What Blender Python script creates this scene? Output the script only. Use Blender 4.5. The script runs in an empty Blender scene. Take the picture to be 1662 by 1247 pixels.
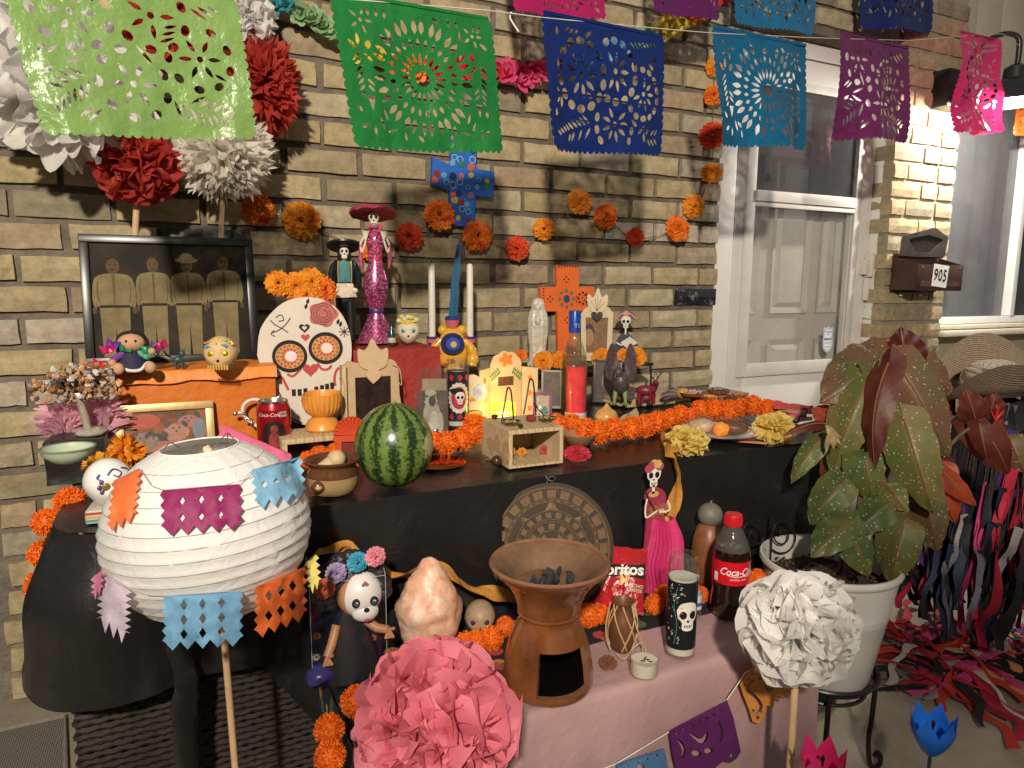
import bpy, bmesh, math, random
from mathutils import Vector, Matrix, noise, geometry
from math import sin, cos, pi, radians, sqrt, atan2
random.seed(7)
C = bpy.context.scene.collection
SC = bpy.context.scene
# ---------------------------------------------------------------- camera, sky, lights, exposure
CAMY, CAMZ, FPX, CX, CY = -2.15, 1.15, 1120.0, 831.0, 623.5
YAW, PITCH, ROLL = radians(25.852), radians(8.302), radians(-0.369)
_f = Vector((sin(YAW)*cos(PITCH), cos(YAW)*cos(PITCH), -sin(PITCH)))
_r = Vector((cos(YAW), -sin(YAW), 0)); _d = _f.cross(_r)
R_ = cos(ROLL)*_r + sin(ROLL)*_d; D_ = -sin(ROLL)*_r + cos(ROLL)*_d; F_ = _f
cam = bpy.data.cameras.new('camera'); camo = bpy.data.objects.new('camera', cam); C.objects.link(camo)
cam.sensor_width = 36; cam.lens = FPX/1662*36; cam.clip_start = .02; cam.clip_end = 200
mw = Matrix((R_, -D_, -F_)).transposed().to_4x4(); mw.translation = (0, CAMY, CAMZ); camo.matrix_world = mw
SC.camera = camo
w = bpy.data.worlds.new('World'); SC.world = w; w.use_nodes = True
wn = w.node_tree.nodes['Background']; wn.inputs[0].default_value = (.8, .76, .74, 1); wn.inputs[1].default_value = .2
def lamp(name, typ, loc, energy, col, size, **k):
    l = bpy.data.lights.new(name, typ); o = bpy.data.objects.new(name, l); C.objects.link(o)
    l.energy = energy; l.color = col; l.shadow_soft_size = size; o.location = loc
    for a, b in k.items(): setattr(l, a, b)
    return o
# the yard floodlight up to the left behind the photographer, whose light throws the banners' shadows on the wall
lamp('yard_floodlight', 'POINT', (-.8, -3.6, 2.4), 520, (1, .89, .73), .075)
SC.view_settings.view_transform = 'Standard'; SC.view_settings.look = 'None'
SC.view_settings.exposure = .36; SC.view_settings.gamma = 1; SC.view_settings.use_curve_mapping = False
SC.cycles.max_bounces = 8; SC.cycles.transparent_max_bounces = 12
SC.cycles.caustics_reflective = False; SC.cycles.caustics_refractive = False
SC.cycles.sample_clamp_indirect = 4

# ---------------------------------------------------------------- where a sight line meets a real surface
def ray(x, y): return R_*((x-CX)/FPX) + D_*((y-CY)/FPX) + F_
def onY(x, y, Y):
    d = ray(x, y); t = (Y-CAMY)/d.y; return Vector((d.x*t, Y, CAMZ+d.z*t))
def onZ(x, y, z):
    d = ray(x, y); t = (z-CAMZ)/d.z; return Vector((d.x*t, CAMY+d.y*t, z))
def atD(x, y, dep): return Vector((0, CAMY, CAMZ)) + ray(x, y)*dep
def depth(p): return (Vector(p)-Vector((0, CAMY, CAMZ))).dot(F_)
def mpp(p): return depth(p)/FPX
def face(p): return atan2(-p[0], p[1]-CAMY)
def ypx(x, Y, z):
    a, b = 0., 1600.
    for _ in range(40):
        c = (a+b)/2
        if onY(x, c, Y).z > z: a = c
        else: b = c
    return a
def stand(x, Y, z):
    """the point of the surface at height z, at distance Y from the wall, seen at picture column x, and the picture row where it shows"""
    y = ypx(x, Y, z); p = onY(x, y, Y); p.z = z; return p, y
# ---------------------------------------------------------------- materials
_mc = {}
def M(col, rough=.55, var=.12, vs=25, bump=0., bs=120, metal=0, transl=0, trans=0, emit=0, ecol=None, coat=0, spec=.5, alpha=1, ior=1.45, rnd=0, sss=0, name=None):
    key = (tuple(col), rough, var, vs, bump, bs, metal, transl, trans, emit, coat, spec, alpha, ior, rnd, sss)
    if key in _mc: return _mc[key]
    m = bpy.data.materials.new(name or 'surface'); m.use_nodes = True; nt = m.node_tree; N = nt.nodes; L = nt.links
    b = N['Principled BSDF']; out = N['Material Output']
    b.inputs['Roughness'].default_value = rough; b.inputs['Metallic'].default_value = metal
    b.inputs['IOR'].default_value = ior; b.inputs['Transmission Weight'].default_value = trans
    b.inputs['Coat Weight'].default_value = coat; b.inputs['Specular IOR Level'].default_value = spec; b.inputs['Alpha'].default_value = alpha
    if sss: b.inputs['Subsurface Weight'].default_value = sss; b.inputs['Subsurface Radius'].default_value = (.02, .01, .005)
    c4 = (*col, 1); b.inputs['Base Color'].default_value = c4
    geo = N.new('ShaderNodeNewGeometry')
    cs = None
    if var:
        nz = N.new('ShaderNodeTexNoise'); nz.inputs['Scale'].default_value = vs; nz.inputs['Detail'].default_value = 6; nz.inputs['Roughness'].default_value = .65
        L.new(geo.outputs['Position'], nz.inputs['Vector'])
        mp = N.new('ShaderNodeMapRange'); mp.inputs[1].default_value = .3; mp.inputs[2].default_value = .7; mp.inputs[3].default_value = 1-var; mp.inputs[4].default_value = 1+var
        L.new(nz.outputs[0], mp.inputs[0])
        hs = N.new('ShaderNodeHueSaturation'); hs.inputs['Color'].default_value = c4; L.new(mp.outputs[0], hs.inputs['Value']); cs = hs
        if rnd:
            oi = N.new('ShaderNodeObjectInfo'); m2 = N.new('ShaderNodeMapRange'); m2.inputs[3].default_value = 1-rnd; m2.inputs[4].default_value = 1+rnd
            L.new(oi.outputs['Random'], m2.inputs[0]); mm = N.new('ShaderNodeMath'); mm.operation = 'MULTIPLY'
            L.new(mp.outputs[0], mm.inputs[0]); L.new(m2.outputs[0], mm.inputs[1]); L.new(mm.outputs[0], hs.inputs['Value'])
            m3 = N.new('ShaderNodeMapRange'); m3.inputs[3].default_value = .5-rnd*.06; m3.inputs[4].default_value = .5+rnd*.06
            wn_ = N.new('ShaderNodeTexWhiteNoise'); wn_.noise_dimensions = '1D'; L.new(oi.outputs['Random'], wn_.inputs['W']); L.new(wn_.outputs[0], m3.inputs[0]); L.new(m3.outputs[0], hs.inputs['Hue'])
        L.new(hs.outputs[0], b.inputs['Base Color'])
    if bump:
        n2 = N.new('ShaderNodeTexNoise'); n2.inputs['Scale'].default_value = bs; n2.inputs['Detail'].default_value = 5
        L.new(geo.outputs['Position'], n2.inputs['Vector'])
        bp = N.new('ShaderNodeBump'); bp.inputs['Strength'].default_value = bump; bp.inputs['Distance'].default_value = .6/bs
        L.new(n2.outputs[0], bp.inputs['Height']); L.new(bp.outputs[0], b.inputs['Normal'])
    if emit:
        b.inputs['Emission Color'].default_value = (*(ecol or col), 1); b.inputs['Emission Strength'].default_value = emit
    if transl:
        t = N.new('ShaderNodeBsdfTranslucent'); t.inputs[0].default_value = c4
        if cs: L.new(cs.outputs[0], t.inputs[0])
        if bump: L.new(bp.outputs[0], t.inputs['Normal'])
        mx = N.new('ShaderNodeMixShader'); mx.inputs[0].default_value = transl
        L.new(b.outputs[0], mx.inputs[1]); L.new(t.outputs[0], mx.inputs[2]); L.new(mx.outputs[0], out.inputs[0])
    _mc[key] = m
    return m
def custom(name, fn, rough=.6, **k):
    """a material of its own: fn(N, L, bsdf, geometry node) wires the nodes"""
    m = bpy.data.materials.new(name); m.use_nodes = True; N = m.node_tree.nodes; L = m.node_tree.links
    b = N['Principled BSDF']; b.inputs['Roughness'].default_value = rough
    for a, v in k.items(): b.inputs[a].default_value = v
    fn(N, L, b, N.new('ShaderNodeNewGeometry')); return m
def ramp(N, stops):
    r = N.new('ShaderNodeValToRGB'); e = r.color_ramp.elements
    while len(e) < len(stops): e.new(.5)
    for i, (p, c) in enumerate(stops): e[i].position = p; e[i].color = (*c, 1)
    return r
def tex(N, L, src, kind='Noise', scale=10, **k):
    t = N.new('ShaderNodeTex'+kind); t.inputs['Scale'].default_value = scale
    for a, v in k.items(): t.inputs[a].default_value = v
    if src is not None: L.new(src, t.inputs['Vector'])
    return t
def bumpin(N, L, b, h, strength=.4, dist=.003):
    bp = N.new('ShaderNodeBump'); bp.inputs['Strength'].default_value = strength; bp.inputs['Distance'].default_value = dist
    L.new(h, bp.inputs['Height']); L.new(bp.outputs[0], b.inputs['Normal'])
# ---------------------------------------------------------------- mesh building
class MB:
    def __init__(s): s.v = []; s.f = []; s.m = []
    def add(s, vs, fs, m=0, X=None):
        o = len(s.v)
        s.v += [(X @ Vector(v))[:] for v in vs] if X is not None else [tuple(v) for v in vs]
        s.f += [tuple(i+o for i in f) for f in fs]; s.m += [m]*len(fs); return s
    def map(s, fn, start=0): s.v[start:] = [tuple(fn(Vector(v))) for v in s.v[start:]]; return s
    def mesh(s, name, smooth=True, ang=40):
        me = bpy.data.meshes.new(name); me.from_pydata(s.v, [], s.f)
        if any(s.m): me.polygons.foreach_set('material_index', s.m)
        if smooth: me.polygons.foreach_set('use_smooth', [True]*len(me.polygons)); me.set_sharp_from_angle(angle=radians(ang))
        me.update(); return me
def TR(x=0, y=0, z=0, rx=0, ry=0, rz=0, s=1):
    X = Matrix.Translation((x, y, z)) @ Matrix.Rotation(rz, 4, 'Z') @ Matrix.Rotation(ry, 4, 'Y') @ Matrix.Rotation(rx, 4, 'X')
    return X @ (Matrix.Diagonal((*s, 1)) if isinstance(s, (tuple, list)) else Matrix.Scale(s, 4))
def box(a, b, bev=0):
    x0, y0, z0 = a; x1, y1, z1 = b
    if not bev:
        return ([(x0,y0,z0),(x1,y0,z0),(x1,y1,z0),(x0,y1,z0),(x0,y0,z1),(x1,y0,z1),(x1,y1,z1),(x0,y1,z1)], [(3,2,1,0),(4,5,6,7),(0,1,5,4),(1,2,6,5),(2,3,7,6),(3,0,4,7)])
    bm = bmesh.new(); bmesh.ops.create_cube(bm, size=1)
    for v in bm.verts: v.co = Vector((x0+(v.co.x+.5)*(x1-x0), y0+(v.co.y+.5)*(y1-y0), z0+(v.co.z+.5)*(z1-z0)))
    bmesh.ops.bevel(bm, geom=bm.edges[:], offset=bev, segments=2, affect='EDGES', profile=.6)
    r = ([v.co[:] for v in bm.verts], [[v.index for v in f.verts] for f in bm.faces]); bm.free(); return r
def lathe(prof, n=24, cap0=False, cap1=False):
    """profile of (radius, z); outside faces out when z runs upward"""
    vs, fs = [], []
    for r, z in prof:
        for i in range(n): a = 2*pi*i/n; vs.append((r*cos(a), r*sin(a), z))
    for j in range(len(prof)-1):
        for i in range(n): k = (i+1) % n; fs.append((j*n+i, j*n+k, (j+1)*n+k, (j+1)*n+i))
    if cap0: fs.append(tuple(range(n-1, -1, -1)))
    if cap1: o = (len(prof)-1)*n; fs.append(tuple(o+i for i in range(n)))
    return vs, fs
def ball(r=1, n=16, m=10, sx=1, sy=1, sz=1):
    vs = [(0, 0, -r*sz)]; fs = []
    for j in range(1, m):
        t = -pi/2+pi*j/m
        for i in range(n): a = 2*pi*i/n; vs.append((r*cos(t)*cos(a)*sx, r*cos(t)*sin(a)*sy, r*sin(t)*sz))
    vs.append((0, 0, r*sz)); e = len(vs)-1
    for i in range(n):
        k = (i+1) % n; fs.append((0, 1+k, 1+i)); fs.append((e, 1+(m-2)*n+i, 1+(m-2)*n+k))
        for j in range(m-2): fs.append((1+j*n+i, 1+j*n+k, 1+(j+1)*n+k, 1+(j+1)*n+i))
    return vs, fs
def tube(pts, r=.01, n=8, caps=True, flat=1):
    pts = [Vector(p) for p in pts]; rs = r if isinstance(r, (list, tuple)) else [r]*len(pts)
    vs, fs = [], []; up = None
    for i, p in enumerate(pts):
        t = (pts[min(i+1, len(pts)-1)]-pts[max(i-1, 0)]).normalized()
        if up is None: up = t.orthogonal().normalized() if abs(t.y) > .9 else (Vector((0, 1, 0))-t*t.y).normalized()
        else: up = (up-t*up.dot(t)).normalized()
        sd = t.cross(up)
        for k in range(n): a = 2*pi*k/n; vs.append(tuple(p+(sd*cos(a)+up*sin(a)*flat)*rs[i]))
    for i in range(len(pts)-1):
        for k in range(n): q = (k+1) % n; fs.append((i*n+k, i*n+q, (i+1)*n+q, (i+1)*n+k))
    if caps: fs.append(tuple(range(n-1, -1, -1))); o = (len(pts)-1)*n; fs.append(tuple(o+k for k in range(n)))
    return vs, fs
def smoothpath(pts, k=6):
    pts = [Vector(p) for p in pts]; out = []
    for i in range(len(pts)-1):
        a = pts[max(i-1, 0)]; b = pts[i]; c = pts[i+1]; d = pts[min(i+2, len(pts)-1)]
        for j in range(k):
            t = j/k; out.append(.5*((2*b)+(c-a)*t+(2*a-5*b+4*c-d)*t*t+(3*b-a-3*c+d)*t**3))
    return out+[pts[-1]]
# 2-D outlines (x, z)
def ell(cx, cy, a, b=None, n=16, rot=0):
    b = a if b is None else b; c, s = cos(rot), sin(rot)
    return [(cx+a*cos(t)*c-b*sin(t)*s, cy+a*cos(t)*s+b*sin(t)*c) for t in (2*pi*i/n for i in range(n))]
def lens(cx, cy, ang, l, w, r0=0, n=4):
    """a pointed petal from distance r0 outwards along ang"""
    c, s = cos(ang), sin(ang); up = []; dn = []
    for i in range(n+1):
        t = i/n; x = r0+l*t; y = w/2*sin(pi*t**.8)
        up.append((x, y)); dn.append((x, -y))
    return [(cx+x*c-y*s, cy+x*s+y*c) for x, y in up+dn[-2:0:-1]]
def heart(cx, cy, w, n=20):
    return [(cx+w/2*sin(t)**3, cy+w/34*(13*cos(t)-5*cos(2*t)-2*cos(3*t)-cos(4*t))*1.03) for t in (2*pi*i/n for i in range(n))]
def poly(*xy): return [(xy[i], xy[i+1]) for i in range(0, len(xy), 2)]
def spl(pts, k=5): return [(p.x, p.y) for p in smoothpath([(a, b, 0) for a, b in list(pts)+[pts[0]]], k)[:-1]]
def cdt(outer, holes=(), grid=None):
    co = []; fa = []
    for lp in [outer]+list(holes):
        if sum(lp[i-1][0]*lp[i][1]-lp[i][0]*lp[i-1][1] for i in range(len(lp))) < 0: lp = lp[::-1]
        fa.append(list(range(len(co), len(co)+len(lp)))); co += [Vector(p) for p in lp]
    if grid:
        xs = [p[0] for p in outer]; zs = [p[1] for p in outer]; x = min(xs)+grid*.5
        while x < max(xs):
            z = min(zs)+grid*.5
            while z < max(zs): co.append(Vector((x+random.uniform(-.2, .2)*grid, z+random.uniform(-.2, .2)*grid))); z += grid
            x += grid
    v, e, f, ov, oe, of = geometry.delaunay_2d_cdt(co, [], fa, 1, 1e-5)
    tr = [t for t, o in zip(f, of) if o == [0]]
    used = sorted({i for t in tr for i in t}); mp = {a: b for b, a in enumerate(used)}
    tri = []
    for t in tr:
        a, b_, c_ = [v[i] for i in t[:3]]
        t = [mp[i] for i in t]
        if (b_-a).cross(c_-a) < 0: t = t[::-1]
        tri.append(tuple(t))
    return [(v[i].x, v[i].y) for i in used], tri
def flat(mb, outer, holes=(), y=0, dep=0, m=0, grid=None, fn=None):
    """a board or sheet in the xz plane: front at y, back at y+dep"""
    v, t = cdt(outer, holes, grid); st = len(mb.v)
    fr = [(a, y, b) for a, b in v]
    if not dep: mb.add(fr, t, m)
    else:
        n = len(v); fs = list(t)+[tuple(i+n for i in q[::-1]) for q in t]
        cnt = {}
        for q in t:
            for i in range(3): cnt[(q[i], q[(i+1) % 3])] = 1
        for (a, b) in cnt:
            if (b, a) not in cnt: fs.append((b, a, a+n, b+n))
        mb.add(fr+[(a, y+dep, b) for a, b in v], fs, m)
    if fn: mb.map(fn, st)
    return mb
def stroke(mb, pts, w, y=0, m=0, sm=True, taper=0):
    if sm and len(pts) > 2: pts = [(p.x, p.y) for p in smoothpath([(a, b, 0) for a, b in pts], 4)]
    P = [Vector(p) for p in pts]; L_, Rr = [], []
    for i, p in enumerate(P):
        t = P[min(i+1, len(P)-1)]-P[max(i-1, 0)]
        if t.length < 1e-9: t = Vector((1, 0))
        t.normalize(); n = Vector((-t.y, t.x)); q = i/max(1, len(P)-1); ww = w/2*(1-taper*abs(2*q-1)**2)
        L_.append(p+n*ww); Rr.append(p-n*ww)
    vs = [(a.x, y, a.y) for a in L_]+[(a.x, y, a.y) for a in Rr]; n = len(P)
    mb.add(vs, [(i, n+i, n+i+1, i+1) for i in range(n-1)], m); return mb
_tc = {}
def text2d(s, size, shear=0, bold=0):
    key = (s, shear, bold)
    if key not in _tc:
        cu = bpy.data.curves.new('t', 'FONT'); cu.body = s; cu.size = 1; cu.shear = shear; cu.offset = bold; cu.align_x = 'CENTER'; cu.align_y = 'CENTER'; cu.resolution_u = 3
        o = bpy.data.objects.new('t', cu); C.objects.link(o); bpy.context.view_layer.update()
        me = bpy.data.meshes.new_from_object(o.evaluated_get(bpy.context.evaluated_depsgraph_get()))
        _tc[key] = ([(v.co.x, v.co.y) for v in me.vertices], [tuple(p.vertices) for p in me.polygons])
        bpy.data.objects.remove(o); bpy.data.curves.remove(cu); bpy.data.meshes.remove(me)
    v, f = _tc[key]; return [(a*size, b*size) for a, b in v], f
def text(mb, s, x, z, size, y=0, m=0, shear=0, bold=0, sx=1, rot=0):
    v, f = text2d(s, size, shear, bold); c, s_ = cos(rot), sin(rot)
    mb.add([(x+a*sx*c-b*s_, y, z+a*sx*s_+b*c) for a, b in v], f, m); return mb
def nz(p, s=1, seed=0): return noise.noise(Vector((p[0]*s+seed*17.3, p[1]*s+seed*5.1, p[2]*s)))
# ---------------------------------------------------------------- objects
def tag(o, label=None, cat=None, group=None, kind=None):
    if label: o['label'] = label
    if cat: o['category'] = cat
    if group: o['group'] = group
    if kind: o['kind'] = kind
    return o
def mats(o, m):
    for x in (m if isinstance(m, (list, tuple)) else [m]): o.data.materials.append(x)
def ob(name, mb, m, parent=None, smooth=True, ang=40, X=None):
    me = mb.mesh(name, smooth, ang) if isinstance(mb, MB) else mb
    o = bpy.data.objects.new(name, me)
    if not me.materials: mats(o, m)
    C.objects.link(o)
    if parent: o.parent = parent
    if X is not None: o.matrix_local = X
    return o
def inst(name, me, parent=None, X=None):
    o = bpy.data.objects.new(name, me); C.objects.link(o)
    if parent: o.parent = parent
    if X is not None: o.matrix_local = X
    return o
def thing(name, label, cat, loc, rz=0, s=1, group=None, rx=0, ry=0):
    o = bpy.data.objects.new(name, None); C.objects.link(o); o.location = loc; o.rotation_euler = (rx, ry, rz); o.scale = (s, s, s); o.empty_display_size = .05
    return tag(o, label, cat, group)
def pth(name, label, cat, p, group=None, rz=None, rx=0, ry=0, k=1):
    """a thing whose parts are modelled in units of one photograph pixel at its distance, turned to the viewer unless rz is given"""
    return thing(name, label, cat, p, face(p) if rz is None else rz, mpp(p)*k, group, rx, ry)
def struct(name, mb, m, **k): return tag(ob(name, mb, m, **k), kind='structure')
def copytree(o, parent=None):
    c = o.copy(); C.objects.link(c); c.parent = parent
    if parent: c.matrix_parent_inverse = o.matrix_parent_inverse
    for ch in list(o.children): copytree(ch, c)
    return c
def one(*a): return MB().add(*a)
# ================================================================ ground, house wall, door, window
def glassmat(name, tint=(1, 1, 1), dirt=.06, dcol=(.5, .5, .5), refl=1.0):
    m = bpy.data.materials.new(name); m.use_nodes = True; N = m.node_tree.nodes; L = m.node_tree.links; N.remove(N['Principled BSDF'])
    t = N.new('ShaderNodeBsdfTransparent'); t.inputs[0].default_value = (*tint, 1)
    g = N.new('ShaderNodeBsdfGlossy'); g.inputs['Roughness'].default_value = .015
    fr = N.new('ShaderNodeLayerWeight'); pw = N.new('ShaderNodeMath'); pw.operation = 'POWER'; pw.inputs[1].default_value = 4; L.new(fr.outputs['Facing'], pw.inputs[0])
    mu = N.new('ShaderNodeMath'); mu.operation = 'MULTIPLY_ADD'; mu.inputs[1].default_value = .8; mu.inputs[2].default_value = .045*refl; L.new(pw.outputs[0], mu.inputs[0])
    a = N.new('ShaderNodeMixShader'); L.new(mu.outputs[0], a.inputs[0]); L.new(t.outputs[0], a.inputs[1]); L.new(g.outputs[0], a.inputs[2])
    d = N.new('ShaderNodeBsdfDiffuse'); d.inputs[0].default_value = (*dcol, 1)
    geo = N.new('ShaderNodeNewGeometry'); nt_ = tex(N, L, geo.outputs['Position'], 'Noise', 4, Detail=9, Roughness=.7)
    mr = N.new('ShaderNodeMapRange'); mr.inputs[1].default_value = .45; mr.inputs[2].default_value = .8; mr.inputs[3].default_value = dirt*.6; mr.inputs[4].default_value = dirt*(2.2 if dirt < .15 else 1.3)
    L.new(nt_.outputs[0], mr.inputs[0])
    b = N.new('ShaderNodeMixShader'); L.new(mr.outputs[0], b.inputs[0]); L.new(a.outputs[0], b.inputs[1]); L.new(d.outputs[0], b.inputs[2])
    L.new(b.outputs[0], N['Material Output'].inputs[0]); return m
PANE = glassmat('window_glass', dirt=.10)
CLEAR = glassmat('clear_glass', tint=(.97, .98, .97), dirt=.03, refl=1.6)
WHITE = M((.74, .71, .68), .45, .05, 6, .05, 60, name='white_paint')
TRIM = M((.66, .63, .6), .5, .08, 9, .06, 40)
def brickmat(name, stops, streak=.35):
    def fn(N, L, b, geo):
        oi = N.new('ShaderNodeObjectInfo'); r = ramp(N, stops); r.color_ramp.interpolation = 'LINEAR'; L.new(oi.outputs['Random'], r.inputs[0])
        n1 = tex(N, L, geo.outputs['Position'], 'Noise', 22, Detail=9, Roughness=.7)
        h = N.new('ShaderNodeHueSaturation'); L.new(r.outputs[0], h.inputs['Color'])
        mr = N.new('ShaderNodeMapRange'); mr.inputs[1].default_value = .3; mr.inputs[2].default_value = .7; mr.inputs[3].default_value = .62; mr.inputs[4].default_value = 1.3
        L.new(n1.outputs[0], mr.inputs[0]); L.new(mr.outputs[0], h.inputs['Value'])
        n2 = tex(N, L, geo.outputs['Position'], 'Noise', 55, Detail=6, Roughness=.8)
        r2 = ramp(N, [(.56, (0, 0, 0)), (.72, (1, 1, 1))]); L.new(n2.outputs[0], r2.inputs[0])
        n3 = tex(N, L, geo.outputs['Position'], 'Noise', 5, Detail=2); mu = N.new('ShaderNodeMath'); mu.operation = 'MULTIPLY'
        L.new(r2.outputs[0], mu.inputs[0]); m3 = N.new('ShaderNodeMapRange'); m3.inputs[1].default_value = .42; m3.inputs[2].default_value = .7; m3.inputs[4].default_value = streak
        L.new(n3.outputs[0], m3.inputs[0]); L.new(m3.outputs[0], mu.inputs[1])
        mx = N.new('ShaderNodeMix'); mx.data_type = 'RGBA'; L.new(mu.outputs[0], mx.inputs[0]); L.new(h.outputs[0], mx.inputs[6]); mx.inputs[7].default_value = (.62, .56, .46, 1)
        L.new(mx.outputs[2], b.inputs['Base Color'])
        bn = tex(N, L, geo.outputs['Position'], 'Noise', 90, Detail=8, Roughness=.75); bumpin(N, L, b, bn.outputs[0], .75, .006)
    return custom(name, fn, .85)
BR = brickmat('old_brick', [(0, (.385, .30, .16)), (.2, (.47, .38, .215)), (.38, (.3, .24, .145)), (.5, (.43, .335, .19)), (.62, (.25, .215, .145)), (.75, (.42, .30, .185)), (.88, (.34, .3, .21)), (1, (.52, .43, .26))])
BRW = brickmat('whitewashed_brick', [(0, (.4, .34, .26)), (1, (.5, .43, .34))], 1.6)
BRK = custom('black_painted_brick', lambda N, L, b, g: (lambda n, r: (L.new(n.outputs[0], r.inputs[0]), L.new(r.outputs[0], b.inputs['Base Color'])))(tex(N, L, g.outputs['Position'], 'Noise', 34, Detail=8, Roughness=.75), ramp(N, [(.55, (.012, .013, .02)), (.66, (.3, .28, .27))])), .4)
BRR = brickmat('red_and_banner_tinted_brick', [(0, (.38, .23, .15)), (.4, (.36, .26, .165)), (.7, (.4, .2, .13)), (1, (.4, .31, .2))], .2)  # some bricks truly red, others carry the pink banner's light in their colour
MORT = M((.165, .135, .105), .95, .35, 16, .9, 60, name='mortar')
def brick_mesh(wd, ht, dp, seed, rag=.0024):
    rn = random.Random(seed); nx, nz_ = 5, 3; vs = []; fs = []
    for k in range(nz_):
        for i in range(nx):
            x = -wd/2+wd*i/(nx-1); z = -ht/2+ht*k/(nz_-1); ex = i in (0, nx-1); ez = k in (0, nz_-1)
            x += rn.uniform(-rag, rag)*(.8 if ex else 1.5); z += rn.uniform(-rag, rag)*(.9 if ez else 1)
            y = rn.uniform(-.0022, .0022)+(.0035 if ex or ez else 0)+(.002 if ex and ez else 0)
            vs.append((x, y, z))
    for k in range(nz_-1):
        for i in range(nx-1): a = k*nx+i; fs.append((a, a+1, a+1+nx, a+nx))
    rim = [(i, 0) for i in range(nx)]+[(nx-1, k) for k in range(1, nz_)]+[(i, nz_-1) for i in range(nx-2, -1, -1)]+[(0, k) for k in range(nz_-2, 0, -1)]
    idx = [k*nx+i for i, k in rim]; o = len(vs)
    for q in idx: x, y, z = vs[q]; vs.append((x*1.012, dp, z*1.02))
    n = len(idx)
    for i in range(n): j = (i+1) % n; fs.append((idx[j], idx[i], o+i, o+j))
    mb = MB(); mb.add(vs, fs); return mb.mesh('brick', False)
RH, RP, Z0, X0 = .081, .2215, 1.141, 1.19
BV = {}
def brick_var(wd, mat, key, nv=7, dp=.06):
    v = random.randrange(nv); k = (round(wd, 3), key, v, dp)
    if k not in BV: BV[k] = brick_mesh(wd, .0625, dp, hash((round(wd*1000), v)) & 0xffff); BV[k].materials.append(mat)
    return BV[k]
wall = thing('brick_wall', 'long buff brick house wall behind the altar with dark recessed joints', 'brick wall', (.75, 0, 0))
mb = MB(); mb.add(*box((-1.235, .016, 0), (1.196, .2, 2.6))); ob('mortar_bed', mb, MORT, wall, smooth=False)
mb = MB(); mb.add(*box((1.2, .016, 2.17), (2.2, .2, 2.6))); ob('mortar_bed', mb, MORT, wall, smooth=False)
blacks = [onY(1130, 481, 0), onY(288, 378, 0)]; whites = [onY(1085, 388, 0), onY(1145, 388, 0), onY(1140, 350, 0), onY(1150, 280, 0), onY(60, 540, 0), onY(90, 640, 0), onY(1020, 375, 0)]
def lay(par, x0, x1, r, off, ymat=None, dp=.06, hidden=None):
    ph = X0+(RP/2 if r % 2 else 0); z = Z0+(r+.5)*RH; k = math.floor((x0-ph)/RP)
    while ph+k*RP < x1-.01:
        a = max(ph+k*RP, x0); b = min(ph+(k+1)*RP, x1); k += 1
        if b-a < .035: continue
        cx = (a+b)/2
        if hidden and hidden(cx, z): continue
        mt, key = (ymat or (BR, 'n'))
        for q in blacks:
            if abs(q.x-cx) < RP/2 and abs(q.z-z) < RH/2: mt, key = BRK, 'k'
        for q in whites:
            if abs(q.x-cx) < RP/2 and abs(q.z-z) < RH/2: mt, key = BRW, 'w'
        wd = b-a-random.choice((.014, .017, .021))
        inst('brick', brick_var(round(wd/.01)*.01 if wd > .1 else round(wd, 2), mt, key, dp=dp), par, Matrix.Translation((cx+random.uniform(-.002, .002)-off, random.uniform(-.004, .003), z+random.uniform(-.0015, .0015))) @ Matrix.Rotation(random.uniform(-.008, .008), 4, 'Y'))
for r in range(-14, 15):
    z = Z0+(r+.5)*RH
    lay(wall, -.47+random.uniform(-.01, .02), 1.945+random.uniform(-.012, .018), r, .75, hidden=lambda x, z: z < .74 and x > -.05)
for r in range(13, 15): lay(wall, 1.97, 2.93, r, .75)
pil = thing('brick_pillar', 'brightly lit yellow brick pier between the door and the window', 'brick pillar', (3.175, 0, 0))
mb = MB(); mb.add(*box((-.215, .012, 0), (.218, .5, 3))); ob('mortar_bed', mb, M((.3, .27, .2), .95, .3, 20, .8, 70), pil, smooth=False)
for r in range(-8, 16):
    z = Z0+(r+.5)*RH; up = z > 1.93
    mt = (BRR, 'r') if up and random.random() < .75 else (BR, 'n')
    ed = [2.95, 2.95+(.21 if r % 2 else .105), 2.95+(.33 if r % 2 else .21+.11), 3.4]
    for a, b in zip(ed, ed[1:]):
        dp = .13 if a == 2.95 else .06
        inst('brick', brick_var(round(b-a-.012, 2), mt[0], mt[1], dp=dp), pil, Matrix.Translation(((a+b)/2-3.175, random.uniform(-.004, .002), z)))
# ground
def porchmat(N, L, b, g):
    n = tex(N, L, g.outputs['Position'], 'Noise', 3, Detail=9, Roughness=.7); r = ramp(N, [(.3, (.2, .165, .12)), (.7, (.36, .31, .235))]); L.new(n.outputs[0], r.inputs[0]); L.new(r.outputs[0], b.inputs['Base Color'])
    n2 = tex(N, L, g.outputs['Position'], 'Noise', 160, Detail=6); bumpin(N, L, b, n2.outputs[0], .5, .003)
mb = MB(); mb.add(*box((-2.5, -1.36, -.16), (6.5, .3, 0), .006)); struct('porch_floor', mb, custom('worn_concrete', porchmat, .75))
mb = MB()
for i in range(41):
    for j in range(41): x = -30+1.5*i; y = -40+1.5*j; mb.v.append((x, y, -.17+.02*noise.noise(Vector((x, y, 0)))-.02))
mb.f = [(j*41+i, (j+1)*41+i, (j+1)*41+i+1, j*41+i+1) for i in range(40) for j in range(40)]; mb.m = [0]*len(mb.f)
struct('yard_ground', mb, M((.05, .05, .03), .95, .5, 3, .8, 60))
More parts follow.
